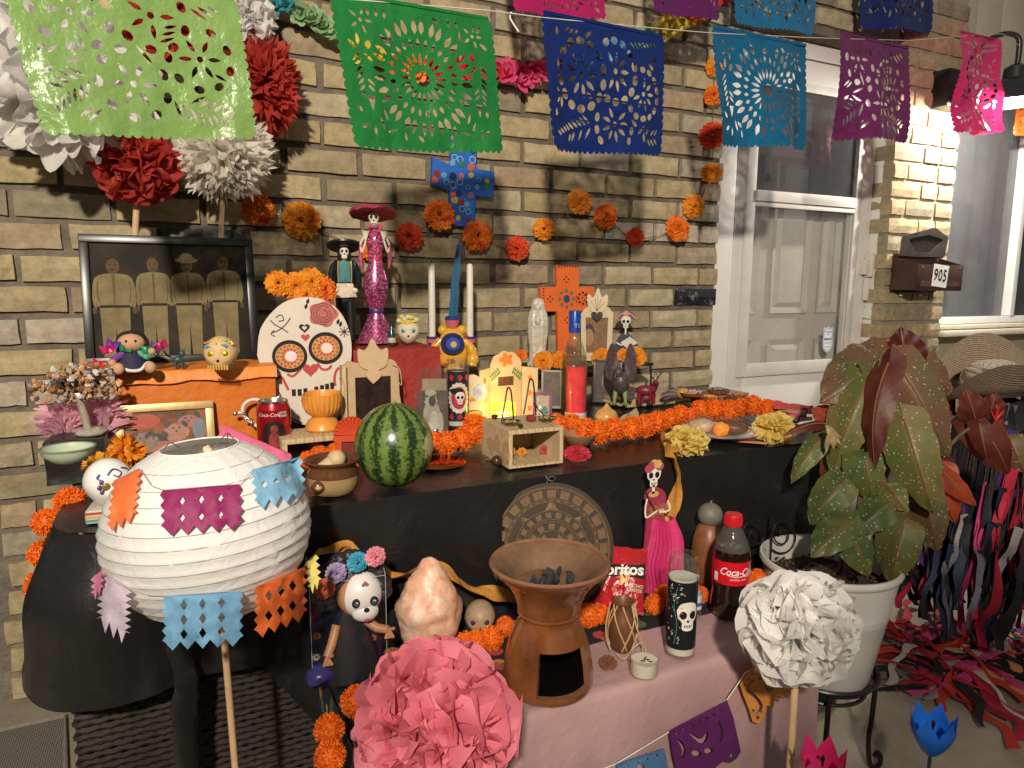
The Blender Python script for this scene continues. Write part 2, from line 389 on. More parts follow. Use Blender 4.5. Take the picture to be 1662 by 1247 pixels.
# storm door and front door in the recess right of the wall
mb = MB(); mb.add(*box((1.955, .1, 0), (2.115, .2, 2.1), .004)); mb.add(*box((2.957, .06, 0), (2.975, .2, 2.1), .003)); mb.add(*box((1.955, .1, 2.104), (2.975, .2, 2.168), .004))
dfr = ob('door_casing', mb, WHITE); tag(dfr, 'wide white painted casing around the storm door', 'door frame')
sd = thing('storm_door', 'white storm door with two glass lights, upper one screened', 'door', (2.55, .1, 0))
mb = MB()
for a, b in (((-.43, .0, 0), (-.345, .04, 2.098)), ((.285, .0, 0), (.4, .04, 2.098)), ((-.342, .0, 1.97), (.282, .04, 2.098)), ((-.342, .0, 0), (.282, .04, .765))): mb.add(*box(a, b, .004))
ob('stile_frame', mb, WHITE, sd)
mb = MB()
for a, b in (((-.385, -.014, .752), (-.335, -.002, 2.0)), ((.275, -.014, .752), (.312, -.002, 2.0)), ((-.333, -.014, .752), (.273, -.002, .81)), ((-.333, -.014, 1.965), (.273, -.002, 2.0))): mb.add(*box(a, b, .003))
ob('glazing_bead', mb, TRIM, sd)
mb = MB(); mb.add(*box((-.333, -.02, 1.5), (.273, .012, 1.545), .003)); mb.add(*box((-.333, -.014, 1.478), (.273, .006, 1.4975), .002)); ob('meeting_rail', mb, WHITE, sd)
mb = MB(); mb.add(*box((-.333, .004, .812), (.273, .008, 1.476))); ob('lower_pane', mb, PANE, sd, smooth=False)
mb = MB(); mb.add(*box((-.333, .004, 1.547), (.273, .008, 1.963))); ob('upper_pane', mb, glassmat('screened_glass', (.55, .55, .57), .16, (.4, .4, .42)), sd, smooth=False)
mb = MB(); mb.add(*box((.345, -.035, 1.2), (.375, 0, 1.27), .008)); mb.add(*box((.378, -.045, 1.19), (.396, -.004, 1.30), .006)); mb.add(*box((.378, -.03, 1.08), (.392, -.004, 1.187), .004))
ob('handle', mb, M((.7, .66, .58), .4, .05), sd)
mb = MB(); sh = spl(poly(0, 36, 7, 31, 17, 33, 19, 24, 17, 16, 19, 0, 17, -22, 8, -31, 0, -36, -8, -31, -17, -22, -19, 0, -17, 16, -19, 24, -17, 33, -7, 31), 2)
flat(mb, sh, y=0, dep=.5, m=0); s2 = [(x*.9, z*.92) for x, z in sh]; s3 = [(x*.85, z*.88) for x, z in sh]; flat(mb, s2, [s3], y=-.3, m=1)
for t, z, s in (('PROTECTED', 21, 5.2), ('BY', 14, 5), ('BRINKS', 1, 9), ('HOME SECURITY', -9, 3.6), ('1-800-000', -15, 3.8), ('BRINKS.COM', -20, 3.4)):
    if t.startswith('1-'): continue
    text(mb, t, 0, z, s, -.3, 1, bold=.02)
k = .00185; o = ob('sticker', mb, [M((.75, .78, .82), .35, 0), M((.02, .05, .35), .4, 0)], sd); o.location = (.175, .001, .9); o.scale = (k*.92,)*3
tag(o, 'blue and white shield sticker low on the glass')
fd = thing('front_door', 'white six panel front door seen through the storm door glass', 'door', (2.55, .215, 0))
mb = MB(); mb.add(*box((-.59, 0.0, 0), (.5, .04, 2.2))); ob('door_slab', mb, M((.62, .58, .5), .5, .05), fd)
for a, b in ((-.42, -.18), (-.1, .14), (.2, .34)):
    for z0, z1 in ((.22, .9), (1.02, 1.72), (1.8, 2.0)):
        mb = MB()
        for q in ((a, -.012, z0), (b, -.012, z0), (b, -.012, z1), (a, -.012, z1), (a+.028, -.002, z0+.028), (b-.028, -.002, z0+.028), (b-.028, -.002, z1-.028), (a+.028, -.002, z1-.028), (a+.05, -.014, z0+.05), (b-.05, -.014, z0+.05), (b-.05, -.014, z1-.05), (a+.05, -.014, z1-.05)): mb.v.append(q)
        for i in range(4): j = (i+1) % 4; mb.f += [(i, j, 4+j, 4+i), (4+i, 4+j, 8+j, 8+i)]
        mb.f.append((8, 9, 10, 11)); mb.m = [0]*9; ob('panel', mb, M((.62, .58, .5), .5, .05), fd, smooth=False)
mb = MB(); mb.add(*lathe([(.016, 0), (.016, .006), (.011, .01), (.008, .006), (0, .006)], 16)); o = ob('peephole', mb, M((.3, .28, .25), .3, 0, metal=1), fd, X=TR(-.145, 0, 1.62, rx=pi/2))
# window right of the pier, siding above
wi = thing('window', 'wide window with grey curtain behind the glass and white frame', 'window', (4.0, .1, 0))
mb = MB()
for a, b in (((-.59, -.02, .955), (1.2, .06, .99)), ((-.59, -.02, 2.1), (1.2, .06, 2.14)), ((-.598, -.02, .992), (-.575, .06, 2.098)), ((.10, -.025, .992), (.14, .05, 2.098)), ((.145, -.01, .992), (.165, .05, 2.098))): mb.add(*box(a, b, .004))
ob('frame', mb, M((.72, .72, .72), .4, .05), wi)
mb = MB(); mb.add(*box((-.6, -.12, .9), (1.2, .05, .93), .008)); mb.add(*box((-.6, -.09, .935), (1.2, .05, .953), .004)); ob('sill', mb, M((.6, .55, .45), .55, .1), wi)
mb = MB(); mb.add(*box((-.574, .02, .992), (.099, .024, 2.098))); ob('pane', mb, glassmat('insect_screen_glass', (.6, .6, .62), .2, (.5, .5, .52)), wi, smooth=False)
mb = MB(); mb.add(*box((.166, .02, .992), (1.2, .024, 2.098))); ob('pane', mb, glassmat('dark_pane', (.4, .4, .42), .1, (.3, .3, .3)), wi, smooth=False)
mb = MB(); n = 90
for i in range(n+1): x = -.6+1.8*i/n; y = .1+.014*sin(i*1.1)+.01*sin(i*.43); mb.v += [(x, y, .93), (x, y, 2.15)]
mb.f = [(2*i, 2*i+2, 2*i+3, 2*i+1) for i in range(n)]; mb.m = [0]*n; ob('curtain', mb, M((.42, .42, .44), .8, .1, 4), wi)
sdg = thing('house_siding', 'plain beige vertical board siding above and below the window', 'siding', (4, 0, 0)); 
for q in (((-.598, .1, 0), (1.3, .2, .9)), ((-.598, .12, 2.141), (1.3, .3, 3.0))): ob('backing_board', one(*box(*q)), M((.42, .37, .28), .7, .1), sdg, smooth=False)
for i in range(7): mb = MB(); mb.add(*box((-.59+i*.2, .1, 2.145), (-.395+i*.2, .119, 3.0), .003)); ob('board', mb, M((.46, .41, .32), .65, .1, 5, .1, 50), sdg)
mb = MB(); mb.add(*box((.0-.598, .06, 2.16), (1.2, .099, 2.2), .006)); ob('ledge', mb, M((.5, .46, .4), .6, .1), sdg)
# the lit barn light on the pier
LP = Vector((3.345, -.25, 1.955))
sc = thing('barn_light', 'lit gooseneck barn light with black shade on the brick pier', 'wall lamp', LP)
mb = MB(); mb.add(*box((-.17, .18, .0), (.0, .272, .165), .012)); ob('mounting_box', mb, M((.02, .02, .022), .4, .1), sc)
arm = smoothpath([(-.05, .2, .15), (-.05, .14, .25), (-.03, .06, .285), (-.01, 0, .26), (0, -.005, .19), (0, 0, .11)], 6)
mb = MB(); mb.add(*tube(arm, .011, 10)); ob('arm', mb, M((.018, .018, .02), .35, .1), sc)
mb = MB(); mb.add(*lathe([(.118, -.005), (.122, -.012), (.126, -.005), (.115, .03), (.085, .065), (.048, .09), (.044, .135), (.02, .15), (0.001, .15)], 40)); mb.add(*lathe([(.001, .132), (.04, .13), (.045, .088), (.08, .06), (.11, .027), (.118, -.005)], 40), 1)
ob('shade', mb, [M((.02, .022, .028), .35, .1), M((.75, .75, .72), .5, 0)], sc)
mb = MB(); mb.add(*ball(.034, 20, 12, sz=1.15), X=TR(0, 0, .028)); mb.add(*lathe([(.018, .06), (.018, .12)], 16))
bulb = ob('bulb', mb, M((1, .95, .85), .5, 0, emit=60, ecol=(1, .93, .8)), sc); bulb.visible_shadow = True
lamp('barn_light_glow', 'POINT', LP+Vector((0, 0, -.018)), 62, (1, .93, .8), .03).data.use_shadow = True

# unseen shrub added behind the viewer to cast shade across the low bench, the wicker seat and the porch floor
shr = thing('added_shade_shrub', 'tall leafy garden shrub standing in the yard facing the porch', 'shrub', (-.16, -2.72, -.17))
mb = MB()
for dx, dy, h in ((0, 0, 1.5), (-.15, .03, 1.3), (.2, -.02, 1.4)): mb.add(*tube(smoothpath([(dx*.3, dy, 0), (dx, dy, h*.5), (dx*1.6, dy*2, h)], 5), .018, 8))
ob('trunk', mb, M((.1, .07, .045), .9, .3, 30), shr)
random.seed(31); mb = MB()
for i in range(2600):
    x = random.uniform(-.46, .52); z = random.uniform(.15, (1.94 if x < -.18 else 1.84)+.03*sin(x*9)); y = random.uniform(-.16, .16); s_ = random.uniform(.022, .042)
    mb.add([(-.4, 0, 0), (0, 0, -1), (.4, 0, 0), (0, .12, 1)], [(0, 1, 2, 3)], 0, TR(x, y, z, random.uniform(-1, 1), random.uniform(-1, 1), random.uniform(0, 6.3), s_))
tag(ob('crown', mb, M((.05, .09, .03), .6, .3, 30, transl=.3), shr), kind='stuff')
random.seed(17)
# ================================================================ altar table, risers, bench and their cloths
BLK = custom('black_table_plastic', lambda N, L, b, g: (b.inputs['Base Color'].__setattr__('default_value', (.012, .0115, .012, 1)), bumpin(N, L, b, tex(N, L, g.outputs['Position'], 'Noise', 13, Detail=4, Roughness=.5, Distortion=1.2).outputs[0], .3, .014)), .33)
DKW = M((.1, .06, .035), .5, .2)
tb = thing('altar_table', 'long folding table under the black plastic cloth', 'table', (.7, -.5, 0))
mb = MB(); mb.add(*box((-.86, -.34, .715), (.87, .44, .744), .008)); ob('tabletop', mb, M((.5, .48, .44), .5), tb)
for x in (-.8, .8):
    for y in (-.33, .36): mb = MB(); mb.add(*tube([(x, y, 0), (x, y, .715)], .014, 10)); ob('leg', mb, M((.2, .2, .2), .4, .1, metal=1), tb)
# cloth: perimeter from the back left corner round the front to the right end
per = []
x0, x1, yf, yb = -.205, 1.6, -.925, -.03; rc = .10
for i in range(24): per.append((x0, yb+(yf+rc-yb)*i/24, -1, 0))
for i in range(14): a = pi+pi/2*i/14; per.append((x0+rc+rc*cos(a), yf+rc+rc*sin(a), cos(a), sin(a)))
for i in range(150): per.append((x0+rc+(x1-x0-rc)*i/150, yf, 0, -1))
for i in range(16): per.append((x1, yf+(yb-yf)*i/15, 1, 0))
nv = 22; mb = MB(); np_ = len(per)
for j in range(nv+1):
    for i, (x, y, nx_, ny_) in enumerate(per):
        t = j/nv; s = i*.012
        drop = .275 if x < .1 else .275+min(1, (x-.1)/.3)*.45
        if y > -.75 and x < 0: drop = .26
        z = .752-drop*t
        f = (noise.noise(Vector((x*7+y*6, t*1.2, 3)))*.03+noise.noise(Vector((x*20+y*16, t*2.2, 7)))*.014)*min(1, t*2.2)
        left = max(0, 1-(x-x0)/.22)
        f += left*.055*sin(pi*min(1, t*1.05)*.62)+.012*t
        if x > .1: f += .016*sin((x*2.2+z*4.4)*7+2*noise.noise(Vector((x*3, z*4, 5))))*min(1, t*3)*min(1, (x-.1)*3)
        # gathered where the front left corner is tied
        gx = -.015; dg = abs(x-gx)
        if ny_ < -.5 and dg < .16: f -= .035*(1-dg/.16)*t; z += .0*t
        if t == 0: f = 0
        mb.v.append((x+nx_*f, y+ny_*f, z-.004*(t > 0)))
for j in range(nv):
    for i in range(np_-1): a = j*np_+i; mb.f.append((a+np_, a+np_+1, a+1, a))
# top sheet
o0 = len(mb.v); gx_, gy_ = 70, 30
for j in range(gy_+1):
    for i in range(gx_+1):
        u = i/gx_; v = j/gy_; y = yf+(yb-yf)*v; x = x0+(x1-x0)*u
        if v < rc/(yf*-1+yb) and x < x0+rc:  # round corner
            dy = yf+rc-y; x = max(x, x0+rc-sqrt(max(0, rc*rc-dy*dy)))
        mb.v.append((x, y, .752+.0025*noise.noise(Vector((x*9, y*14, 1)))*(0 < v < 1 and 0 < u < 1)))
for j in range(gy_):
    for i in range(gx_): a = o0+j*(gx_+1)+i; mb.f.append((a, a+1, a+gx_+2, a+gx_+1))
mb.m = [0]*len(mb.f)
cl = ob('tablecloth', mb, BLK, ang=60); tag(cl, 'black plastic cloth draped over the long altar table', 'tablecloth')
mb = MB(); pts = [onY(290, 1010, -.94), onY(293, 1060, -.95), onY(302, 1110, -.955), onY(300, 1180, -.95), onY(306, 1260, -.95)]
mb.add(*tube(smoothpath(pts, 6), [.006, .012, .017, .02, .022, .024, .024, .022, .02, .019]+[.019]*15, 10, flat=.5)); mb.map(lambda p: p+Vector((.006*noise.noise(p*40), .004*noise.noise(p*55), 0)))
ob('twisted_corner', mb, BLK, cl)
# wicker seat under the left end
def wick(N, L, b, g):
    w1 = tex(N, L, g.outputs['Position'], 'Wave', 26, Distortion=1.2, **{'Detail': 2, 'Detail Scale': 3}); w1.bands_direction = 'Z'; w1.inputs['Scale'].default_value = 30
    w2 = tex(N, L, g.outputs['Position'], 'Wave', 22, Distortion=.6); w2.bands_direction = 'X'
    mu = N.new('ShaderNodeMath'); mu.operation = 'MULTIPLY'; L.new(w1.outputs[1], mu.inputs[0]); L.new(w2.outputs[1], mu.inputs[1])
    r = ramp(N, [(0, (.012, .009, .008)), (1, (.045, .036, .03))]); L.new(mu.outputs[0], r.inputs[0]); L.new(r.outputs[0], b.inputs['Base Color'])
    bumpin(N, L, b, w1.outputs[1], .9, .006)
WK = custom('dark_wicker', wick, .75, **{'Specular IOR Level': .15})
wk = thing('wicker_ottoman', 'dark brown wicker seat standing under the hem of the black cloth', 'wicker seat', (.03, -.72, 0))
bx0, bx1 = onY(118, 1200, -.9).x-.03, .235-.03
mb = MB(); mb.add(*box((bx0, -.13, .0), (bx1, .3, .57), .02)); ob('body', mb, WK, wk)
for k in range(46):
    z = .02+k*.0125; mb = MB(); m = 26; pts = [(bx0+(bx1-bx0)*i/m, -.131+.0028*(1 if (i+k) % 2 else -1), z) for i in range(m+1)]
    mb.add(*tube(pts, .006, 4, flat=.6)); ob('strand', mb, M((.036, .028, .024), .65, .3, 60, spec=.2), wk)
for k in range(46):
    z = .02+k*.0125; mb = MB(); m = 14; pts = [(bx0-.001+.0028*(1 if (i+k) % 2 else -1), -.13+.42*i/m, z) for i in range(m+1)]
    mb.add(*tube(pts, .006, 4, flat=.6)); ob('strand', mb, M((.036, .028, .024), .65, .3, 60, spec=.2), wk)
def mat_weave(N, L, b, g):
    w1 = tex(N, L, g.outputs['Position'], 'Wave', 60, Distortion=.4); w1.bands_direction = 'X'; w2 = tex(N, L, g.outputs['Position'], 'Wave', 45, Distortion=.4); w2.bands_direction = 'Y'
    mu = N.new('ShaderNodeMath'); mu.operation = 'MULTIPLY'; L.new(w1.outputs[1], mu.inputs[0]); L.new(w2.outputs[1], mu.inputs[1])
    r = ramp(N, [(.1, (.1, .085, .07)), (.6, (.34, .3, .25))]); L.new(mu.outputs[0], r.inputs[0]); L.new(r.outputs[0], b.inputs['Base Color']); bumpin(N, L, b, mu.outputs[0], .8, .004)
mb = MB(); A = onZ(106, 1163, .008); B = onZ(112, 1260, .008)
q = [(-1.3, A.y+.0), (A.x, A.y), (B.x+.0, B.y-.05), (-1.3, B.y-.05)]
mb.add([(x, y, .008) for x, y in q]+[(x, y, .0015) for x, y in q], [(3, 2, 1, 0), (0, 1, 5, 4), (1, 2, 6, 5), (2, 3, 7, 6), (3, 0, 4, 7)])
mtg = ob('woven_mat', mb, custom('woven_grey', mat_weave, .8), smooth=False); tag(mtg, 'grey woven mat on the floor left of the wicker seat', 'mat')
mb = MB(); mb.add(*tube([(-1.3, A.y, .008), (A.x, A.y, .008), (B.x, B.y-.05, .008)], .007, 6)); ob('bound_edge', mb, M((.2, .17, .14), .8, .2, 90), mtg)
# risers on the table
def crinkle(mb, amp=.004, s=14): return mb.map(lambda p: p+Vector((nz(p, s, 1), nz(p, s, 2), nz(p, s, 3)))*amp)
def clothbox(a, b, n=14, bev=.0):
    bm = bmesh.new(); bmesh.ops.create_cube(bm, size=1); bmesh.ops.subdivide_edges(bm, edges=bm.edges[:], cuts=n, use_grid_fill=True)
    vs = []
    for v in bm.verts: vs.append(tuple(a[i]+(v.co[i]+.5)*(b[i]-a[i]) for i in range(3)))
    r = (vs, [[v.index for v in f.verts] for f in bm.faces]); bm.free(); return r
ORC = M((.62, .16, .012), .55, .1, 8, .25, 40, transl=.1, name='orange_cloth')
mb = one(*clothbox((-.125, -.45, .755), (.20, -.06, .948))); crinkle(mb, .003, 9); crinkle(mb, .003, 30)
o = ob('orange_riser', mb, ORC); tag(o, 'box covered in orange cloth under the big framed photograph', 'covered box')
mb = MB()
for i in range(41):
    x = -.128+.332*i/40
    for j, (y, z) in enumerate(((-.30, .957), (-.4, .957), (-.455, .954), (-.461, .945), (-.463, .928))): mb.v.append((x, y+.003*noise.noise(Vector((x*26, j*.8, 0)))*(j > 2), z+.003*noise.noise(Vector((x*31, j, 4)))-(.005*noise.noise(Vector((x*14, 0, 9))) if j == 4 else 0)))
mb.f = [(i*5+j, i*5+j+1, i*5+j+6, i*5+j+5) for i in range(40) for j in range(4)]; mb.m = [0]*len(mb.f)
ob('folded_edge', mb, M((.72, .22, .025), .5, .1, 12, .2, 40), o)
REDC = M((.32, .028, .02), .6, .12, 9, .3, 35, name='red_cloth')
mb = one(*clothbox((.385, -.40, .755), (.632, -.05, .978))); crinkle(mb, .005, 10); crinkle(mb, .003, 28)
o = ob('red_riser', mb, REDC); tag(o, 'tall box covered in dark red cloth under the pink skeleton lady', 'covered box')
mb = MB()
for i in range(31):
    for j in range(21):
        x = .20+.18*i/30; z = .757+.17*j/20; mb.v.append((x, -.36+.012*sin(x*120+z*8)+.008*noise.noise(Vector((x*20, z*9, 2))), z))
mb.f = [(i*21+j, i*21+j+21, i*21+j+22, i*21+j+1) for i in range(30) for j in range(20)]; mb.m = [0]*len(mb.f)
o = ob('red_drape', mb, M((.25, .02, .02), .65, .15, 9, .3, 35)); tag(o, 'dark red cloth hanging between the orange box and the red box', 'cloth')
bs = onZ(950, 588, .83); mb = MB()
# low black shelf at the back right with the orange flowers
sh = thing('black_shelf', 'low black wire-legged shelf against the wall under the orange flowers', 'shelf', (1.25, -.13, .755))
mb.add(*box((-.24, -.08, .114), (.24, .1, .124), .003)); ob('board', mb, M((.012, .012, .013), .4, .1), sh)
for x in (-.23, -.08, .08, .23): mb = MB(); mb.add(*tube(smoothpath([(x, -.075, 0), (x, -.08, .06), (x, -.075, .114)], 4), .004, 6)); ob('leg', mb, M((.015, .015, .015), .4), sh)
# front bench
bn = thing('low_bench', 'low bench in front of the altar under pink and flowered cloths', 'bench', (.66, -1.06, 0))
mb = MB(); mb.add(*box((-.45, -.175, .38), (.445, .10, .46), .006)); ob('seat', mb, DKW, bn)
for x in (-.41, .41):
    for y in (-.14, .07): mb = MB(); mb.add(*box((x-.025, y-.02, 0), (x+.025, y+.02, .38), .003)); ob('leg', mb, DKW, bn)
def floral(N, L, b, g):
    v = tex(N, L, g.outputs['Position'], 'Voronoi', 24, Randomness=.85); wn_ = N.new('ShaderNodeTexNoise'); wn_.inputs['Scale'].default_value = 70
    r = ramp(N, [(0, (1, 1, 1)), (.36, (1, 1, 1)), (.40, (0, 0, 0))]); L.new(v.outputs['Distance'], r.inputs[0])
    cr = ramp(N, [(0, (.45, .06, .05)), (.2, (.012, .012, .015)), (.34, (.6, .22, .22)), (.46, (.08, .13, .06)), (.6, (.012, .012, .015)), (.72, (.03, .08, .14)), (.86, (.5, .2, .04)), (.95, (.55, .48, .36))]); cr.color_ramp.interpolation = 'CONSTANT'
    sp = N.new('ShaderNodeSeparateColor'); L.new(v.outputs['Color'], sp.inputs[0]); L.new(sp.outputs[0], cr.inputs[0])
    mx = N.new('ShaderNodeMix'); mx.data_type = 'RGBA'; L.new(r.outputs[0], mx.inputs[0]); mx.inputs[6].default_value = (.012, .013, .016, 1); L.new(cr.outputs[0], mx.inputs[7]); L.new(mx.outputs[2], b.inputs['Base Color'])
FLO = custom('dark_flowered_cotton', floral, .8)
def drape(name, x0, x1, yb, yf, zt, zb, m, nx=60, fold=.008, side=None, seed=0, label='', cat='cloth'):
    """a cloth lying on a bench top from yb to the front edge yf and hanging to zb; side hangs it over the right (1) or left (-1) end too"""
    mb = MB(); prof = [(yb, zt)]+[(yb+(yf-yb)*i/8, zt) for i in range(1, 8)]+[(yf+.006, zt), (yf, zt-.004), (yf-.004, zt-.014)]+[(yf-.006, zt-.014-(zt-.014-zb)*i/14) for i in range(1, 15)]
    n = len(prof)
    for i in range(nx+1):
        x = x0+(x1-x0)*i/nx
        for j, (y, z) in enumerate(prof):
            t = max(0, j-10)/14; mb.v.append((x, y-(fold*(noise.noise(Vector((x*9, z*3, seed)))+.5*noise.noise(Vector((x*23, z*6, seed+3))))-fold*.3)*(t > 0)*min(1, t*2.5), z+.0015*noise.noise(Vector((x*16, y*22, seed)))))
    mb.f = [(i*n+j, i*n+j+1, i*n+n+j+1, i*n+n+j) for i in range(nx) for j in range(n-1)]; mb.m = [0]*len(mb.f)
    if side:
        xs = x1 if side > 0 else x0; o0 = len(mb.v); ny = 14
        for i in range(ny+1):
            y = yf+.002+(yb-yf)*i/ny
            for j in range(12): z = zt-.001-(zt-zb)*j/11; mb.v.append((xs+side*(.002+.006*noise.noise(Vector((y*14, z*4, seed+5)))*(j > 0)+.004*(j > 0)), y, z))
        for i in range(ny):
            for j in range(11): a = o0+i*12+j; q = (a, a+12, a+13, a+1); mb.f.append(q if side < 0 else q[::-1])
        mb.m = [0]*len(mb.f)
    o = ob(name, mb, m, ang=60); tag(o, label, cat); return o
drape('flowered_cloth', .20, 1.115, -.955, -1.245, .467, .02, FLO, side=-1, seed=2, label='dark flowered cotton cloth covering the low bench under the pink cloth')
PINK = M((.5, .31, .31), .6, .06, 5, .2, 60, transl=.12, name='pink_cloth')
drape('pink_cloth', .27, 1.125, -1.115, -1.255, .473, .01, PINK, fold=.01, side=1, seed=8, label='pale pink cloth hanging over the front of the low bench')
# ================================================================ hanging banners, garlands, tissue flowers, lantern
def sheetmat(col, rough=.3, tl=.4, bump=.35, bs=13, var=.08): return M(col, rough, var, 12, bump, bs, transl=tl, spec=.6)
class Holes:
    def __init__(s, w, h, edge=.035, gap=.010): s.w = w; s.h = h; s.e = edge; s.g = gap; s.c = {}; s.out = []
    def ok(s, pts):
        g = s.g
        for x, z in pts:
            if abs(x) > s.w/2-s.e or z > -s.e*1.3 or z < -s.h+s.e: return False
            a, b = int(x//g), int(z//g)
            for i in (-1, 0, 1):
                for j in (-1, 0, 1):
                    for q in s.c.get((a+i, b+j), ()):
                        if (q[0]-x)**2+(q[1]-z)**2 < g*g: return False
        return True
    def add(s, lp):
        dn = []
        n = len(lp)
        for i in range(n):
            a, b = lp[i], lp[(i+1) % n]; m = max(1, int(sqrt((a[0]-b[0])**2+(a[1]-b[1])**2)/(s.g*.8)))
            dn += [(a[0]+(b[0]-a[0])*j/m, a[1]+(b[1]-a[1])*j/m) for j in range(m)]
        cx = sum(p[0] for p in lp)/n; cz = sum(p[1] for p in lp)/n
        if not s.ok(dn+[(cx, cz)]): return
        s.out.append(lp)
        for x, z in dn+[(cx, cz)]: s.c.setdefault((int(x//s.g), int(z//s.g)), []).append((x, z))
    def flower(s, x, z, r, n=14, core=True, ring=True):
        if core: s.add(ell(x, z, r*.1, n=8))
        for i in range(n): a = 2*pi*i/n; s.add(lens(x, z, a, r*.42, r*.15, r*.24))
        if ring:
            m = max(8, int(n*.8))
            for i in range(m): a = 2*pi*(i+.5)/m; s.add(ell(x+r*.95*cos(a), z+r*.95*sin(a), r*.13, r*.17, 8, a))
    def fern(s, x, z, ang, ln, n=7, sl=.07, curve=.5):
        for i in range(n):
            t = (i+.6)/n; a = ang+curve*t; px = x+ln*t*cos(ang+curve*t/2); pz = z+ln*t*sin(ang+curve*t/2); q = sl*(1.15-.55*t)
            s.add(lens(px, pz, a+.85, q, .017, .012)); s.add(lens(px, pz, a-.85, q, .017, .012))
    def arc(s, x, z, r, a0, a1, n, l=.06, w=.02):
        for i in range(n): a = a0+(a1-a0)*i/(n-1); s.add(lens(x, z, a, l, w, r))
def pattern(kind, w, h):
    H = Holes(w, h)
    if kind == 0:    # flowers and ferns
        for x, z, r in ((-.27*w, -.22*h, .17), (.08*w, -.19*h, .17), (.28*w, -.46*h, .16), (-.06*w, -.66*h, .17)): H.flower(x, z, r, 12)
        for x, z, a, c in ((-.22*w, -.52*h, 2.6, .5), (-.2*w, -.62*h, 3.4, .5), (-.16*w, -.85*h, 3.0, -.3), (.12*w, -.62*h, .1, .3), (.1*w, -.72*h, -.5, .3), (.05*w, -.56*h, 1.4, -.4), (.2*w, -.12*h, .2, .3), (-.4*w, -.1*h, -.4, .5)): H.fern(x, z, a, .27, 7, .095, c)
    elif kind == 1:  # medallion with corner flowers
        cx, cz = 0, -.50*h
        H.add(ell(cx, cz, .045, n=12)); H.arc(cx, cz, .075, 0, 2*pi*19/20, 20, .075, .02); H.arc(cx, cz, .175, .15, .15+2*pi*25/26, 26, .05, .024)
        for i in range(16): a = 2*pi*i/16; H.add(lens(cx, cz, a+.08, .085, .034, .245)); H.add(lens(cx, cz, a-.08, .085, .034, .245))
        for sx in (-1, 1):
            H.flower(sx*.36*w, -.16*h, .11, 10, ring=False); H.add(poly(sx*.36*w-.025, -.66*h, sx*.36*w+.025, -.66*h, sx*.36*w, -.76*h))
            H.fern(sx*.38*w, -.34*h, -pi/2, .24, 7, .07, 0); H.fern(sx*.30*w, -.92*h, pi/2+sx*.5, .22, 7, .07, 0)
        for i in range(15): x = -.36*w+.72*w*i/14; H.add(lens(x, -.90*h-.02*cos(x*6), pi/2, .055, .018, -.03)); H.add(lens(x, -.10*h, pi/2, .05, .02, -.02))
        for i in range(24): a = 2*pi*i/24; H.add(ell(cx+.39*w*cos(a), cz+.36*h*sin(a), .018, .026, 7, a))
    else:            # three wheels over bands
        for x, z, r in ((-.22*w, -.42*h, .19), (.06*w, -.36*h, .18), (.30*w, -.52*h, .15), (.06*w, -.78*h, .16)): H.flower(x, z, r, 18)
        for a0, z in ((0.2, -.14*h), (2.9, -.14*h)): H.fern(0, z, a0, .42*w, 12, .06, -.15 if a0 < 1 else .15)
        for x, z, a in ((-.12*w, -.66*h, 2.9), (-.12*w, -.80*h, 3.3), (.2*w, -.68*h, .2), (.2*w, -.86*h, -.1), (-.1*w, -.90*h, 3.1)): H.fern(x, z, a, .3*w, 9, .07, .2)
    rn = random.Random(kind*7+3)
    for _ in range((40, 200, 120)[kind]):
        x = rn.uniform(-.46, .46)*w; z = -rn.uniform(.06, .95)*h
        H.add(lens(x, z, rn.choice((.6, 1.57, 2.4))+(0 if x < 0 else .1), rn.uniform(.05, .075), .024, -.03))
    return H.out
def scallop(w, h, r=.024):
    out = [(w/2, 0), (-w/2, 0)]
    def edge(x0, z0, x1, z1, nx_, nz_):
        L_ = sqrt((x1-x0)**2+(z1-z0)**2); n = round(L_/(2*r)); 
        for i in range(n):
            for q in range(5):
                a = pi*(q+.5)/5; t = (i+.5-.5*cos(a))/n; b = sin(a)*r*.9; out.append((x0+(x1-x0)*t+nx_*b, z0+(z1-z0)*t+nz_*b))
    edge(-w/2, -.02, -w/2, -h, -1, 0); edge(-w/2, -h, w/2, -h, 0, -1); edge(w/2, -h, w/2, -.02, 1, 0); return out
_pat = {}
def sdep(x, y=40): d = ray(x, y); return 1.263/(d.y-.19*d.x)
def sdep2(x, y=0): d = ray(x, y); return 1.62/(d.y-.16*d.x)
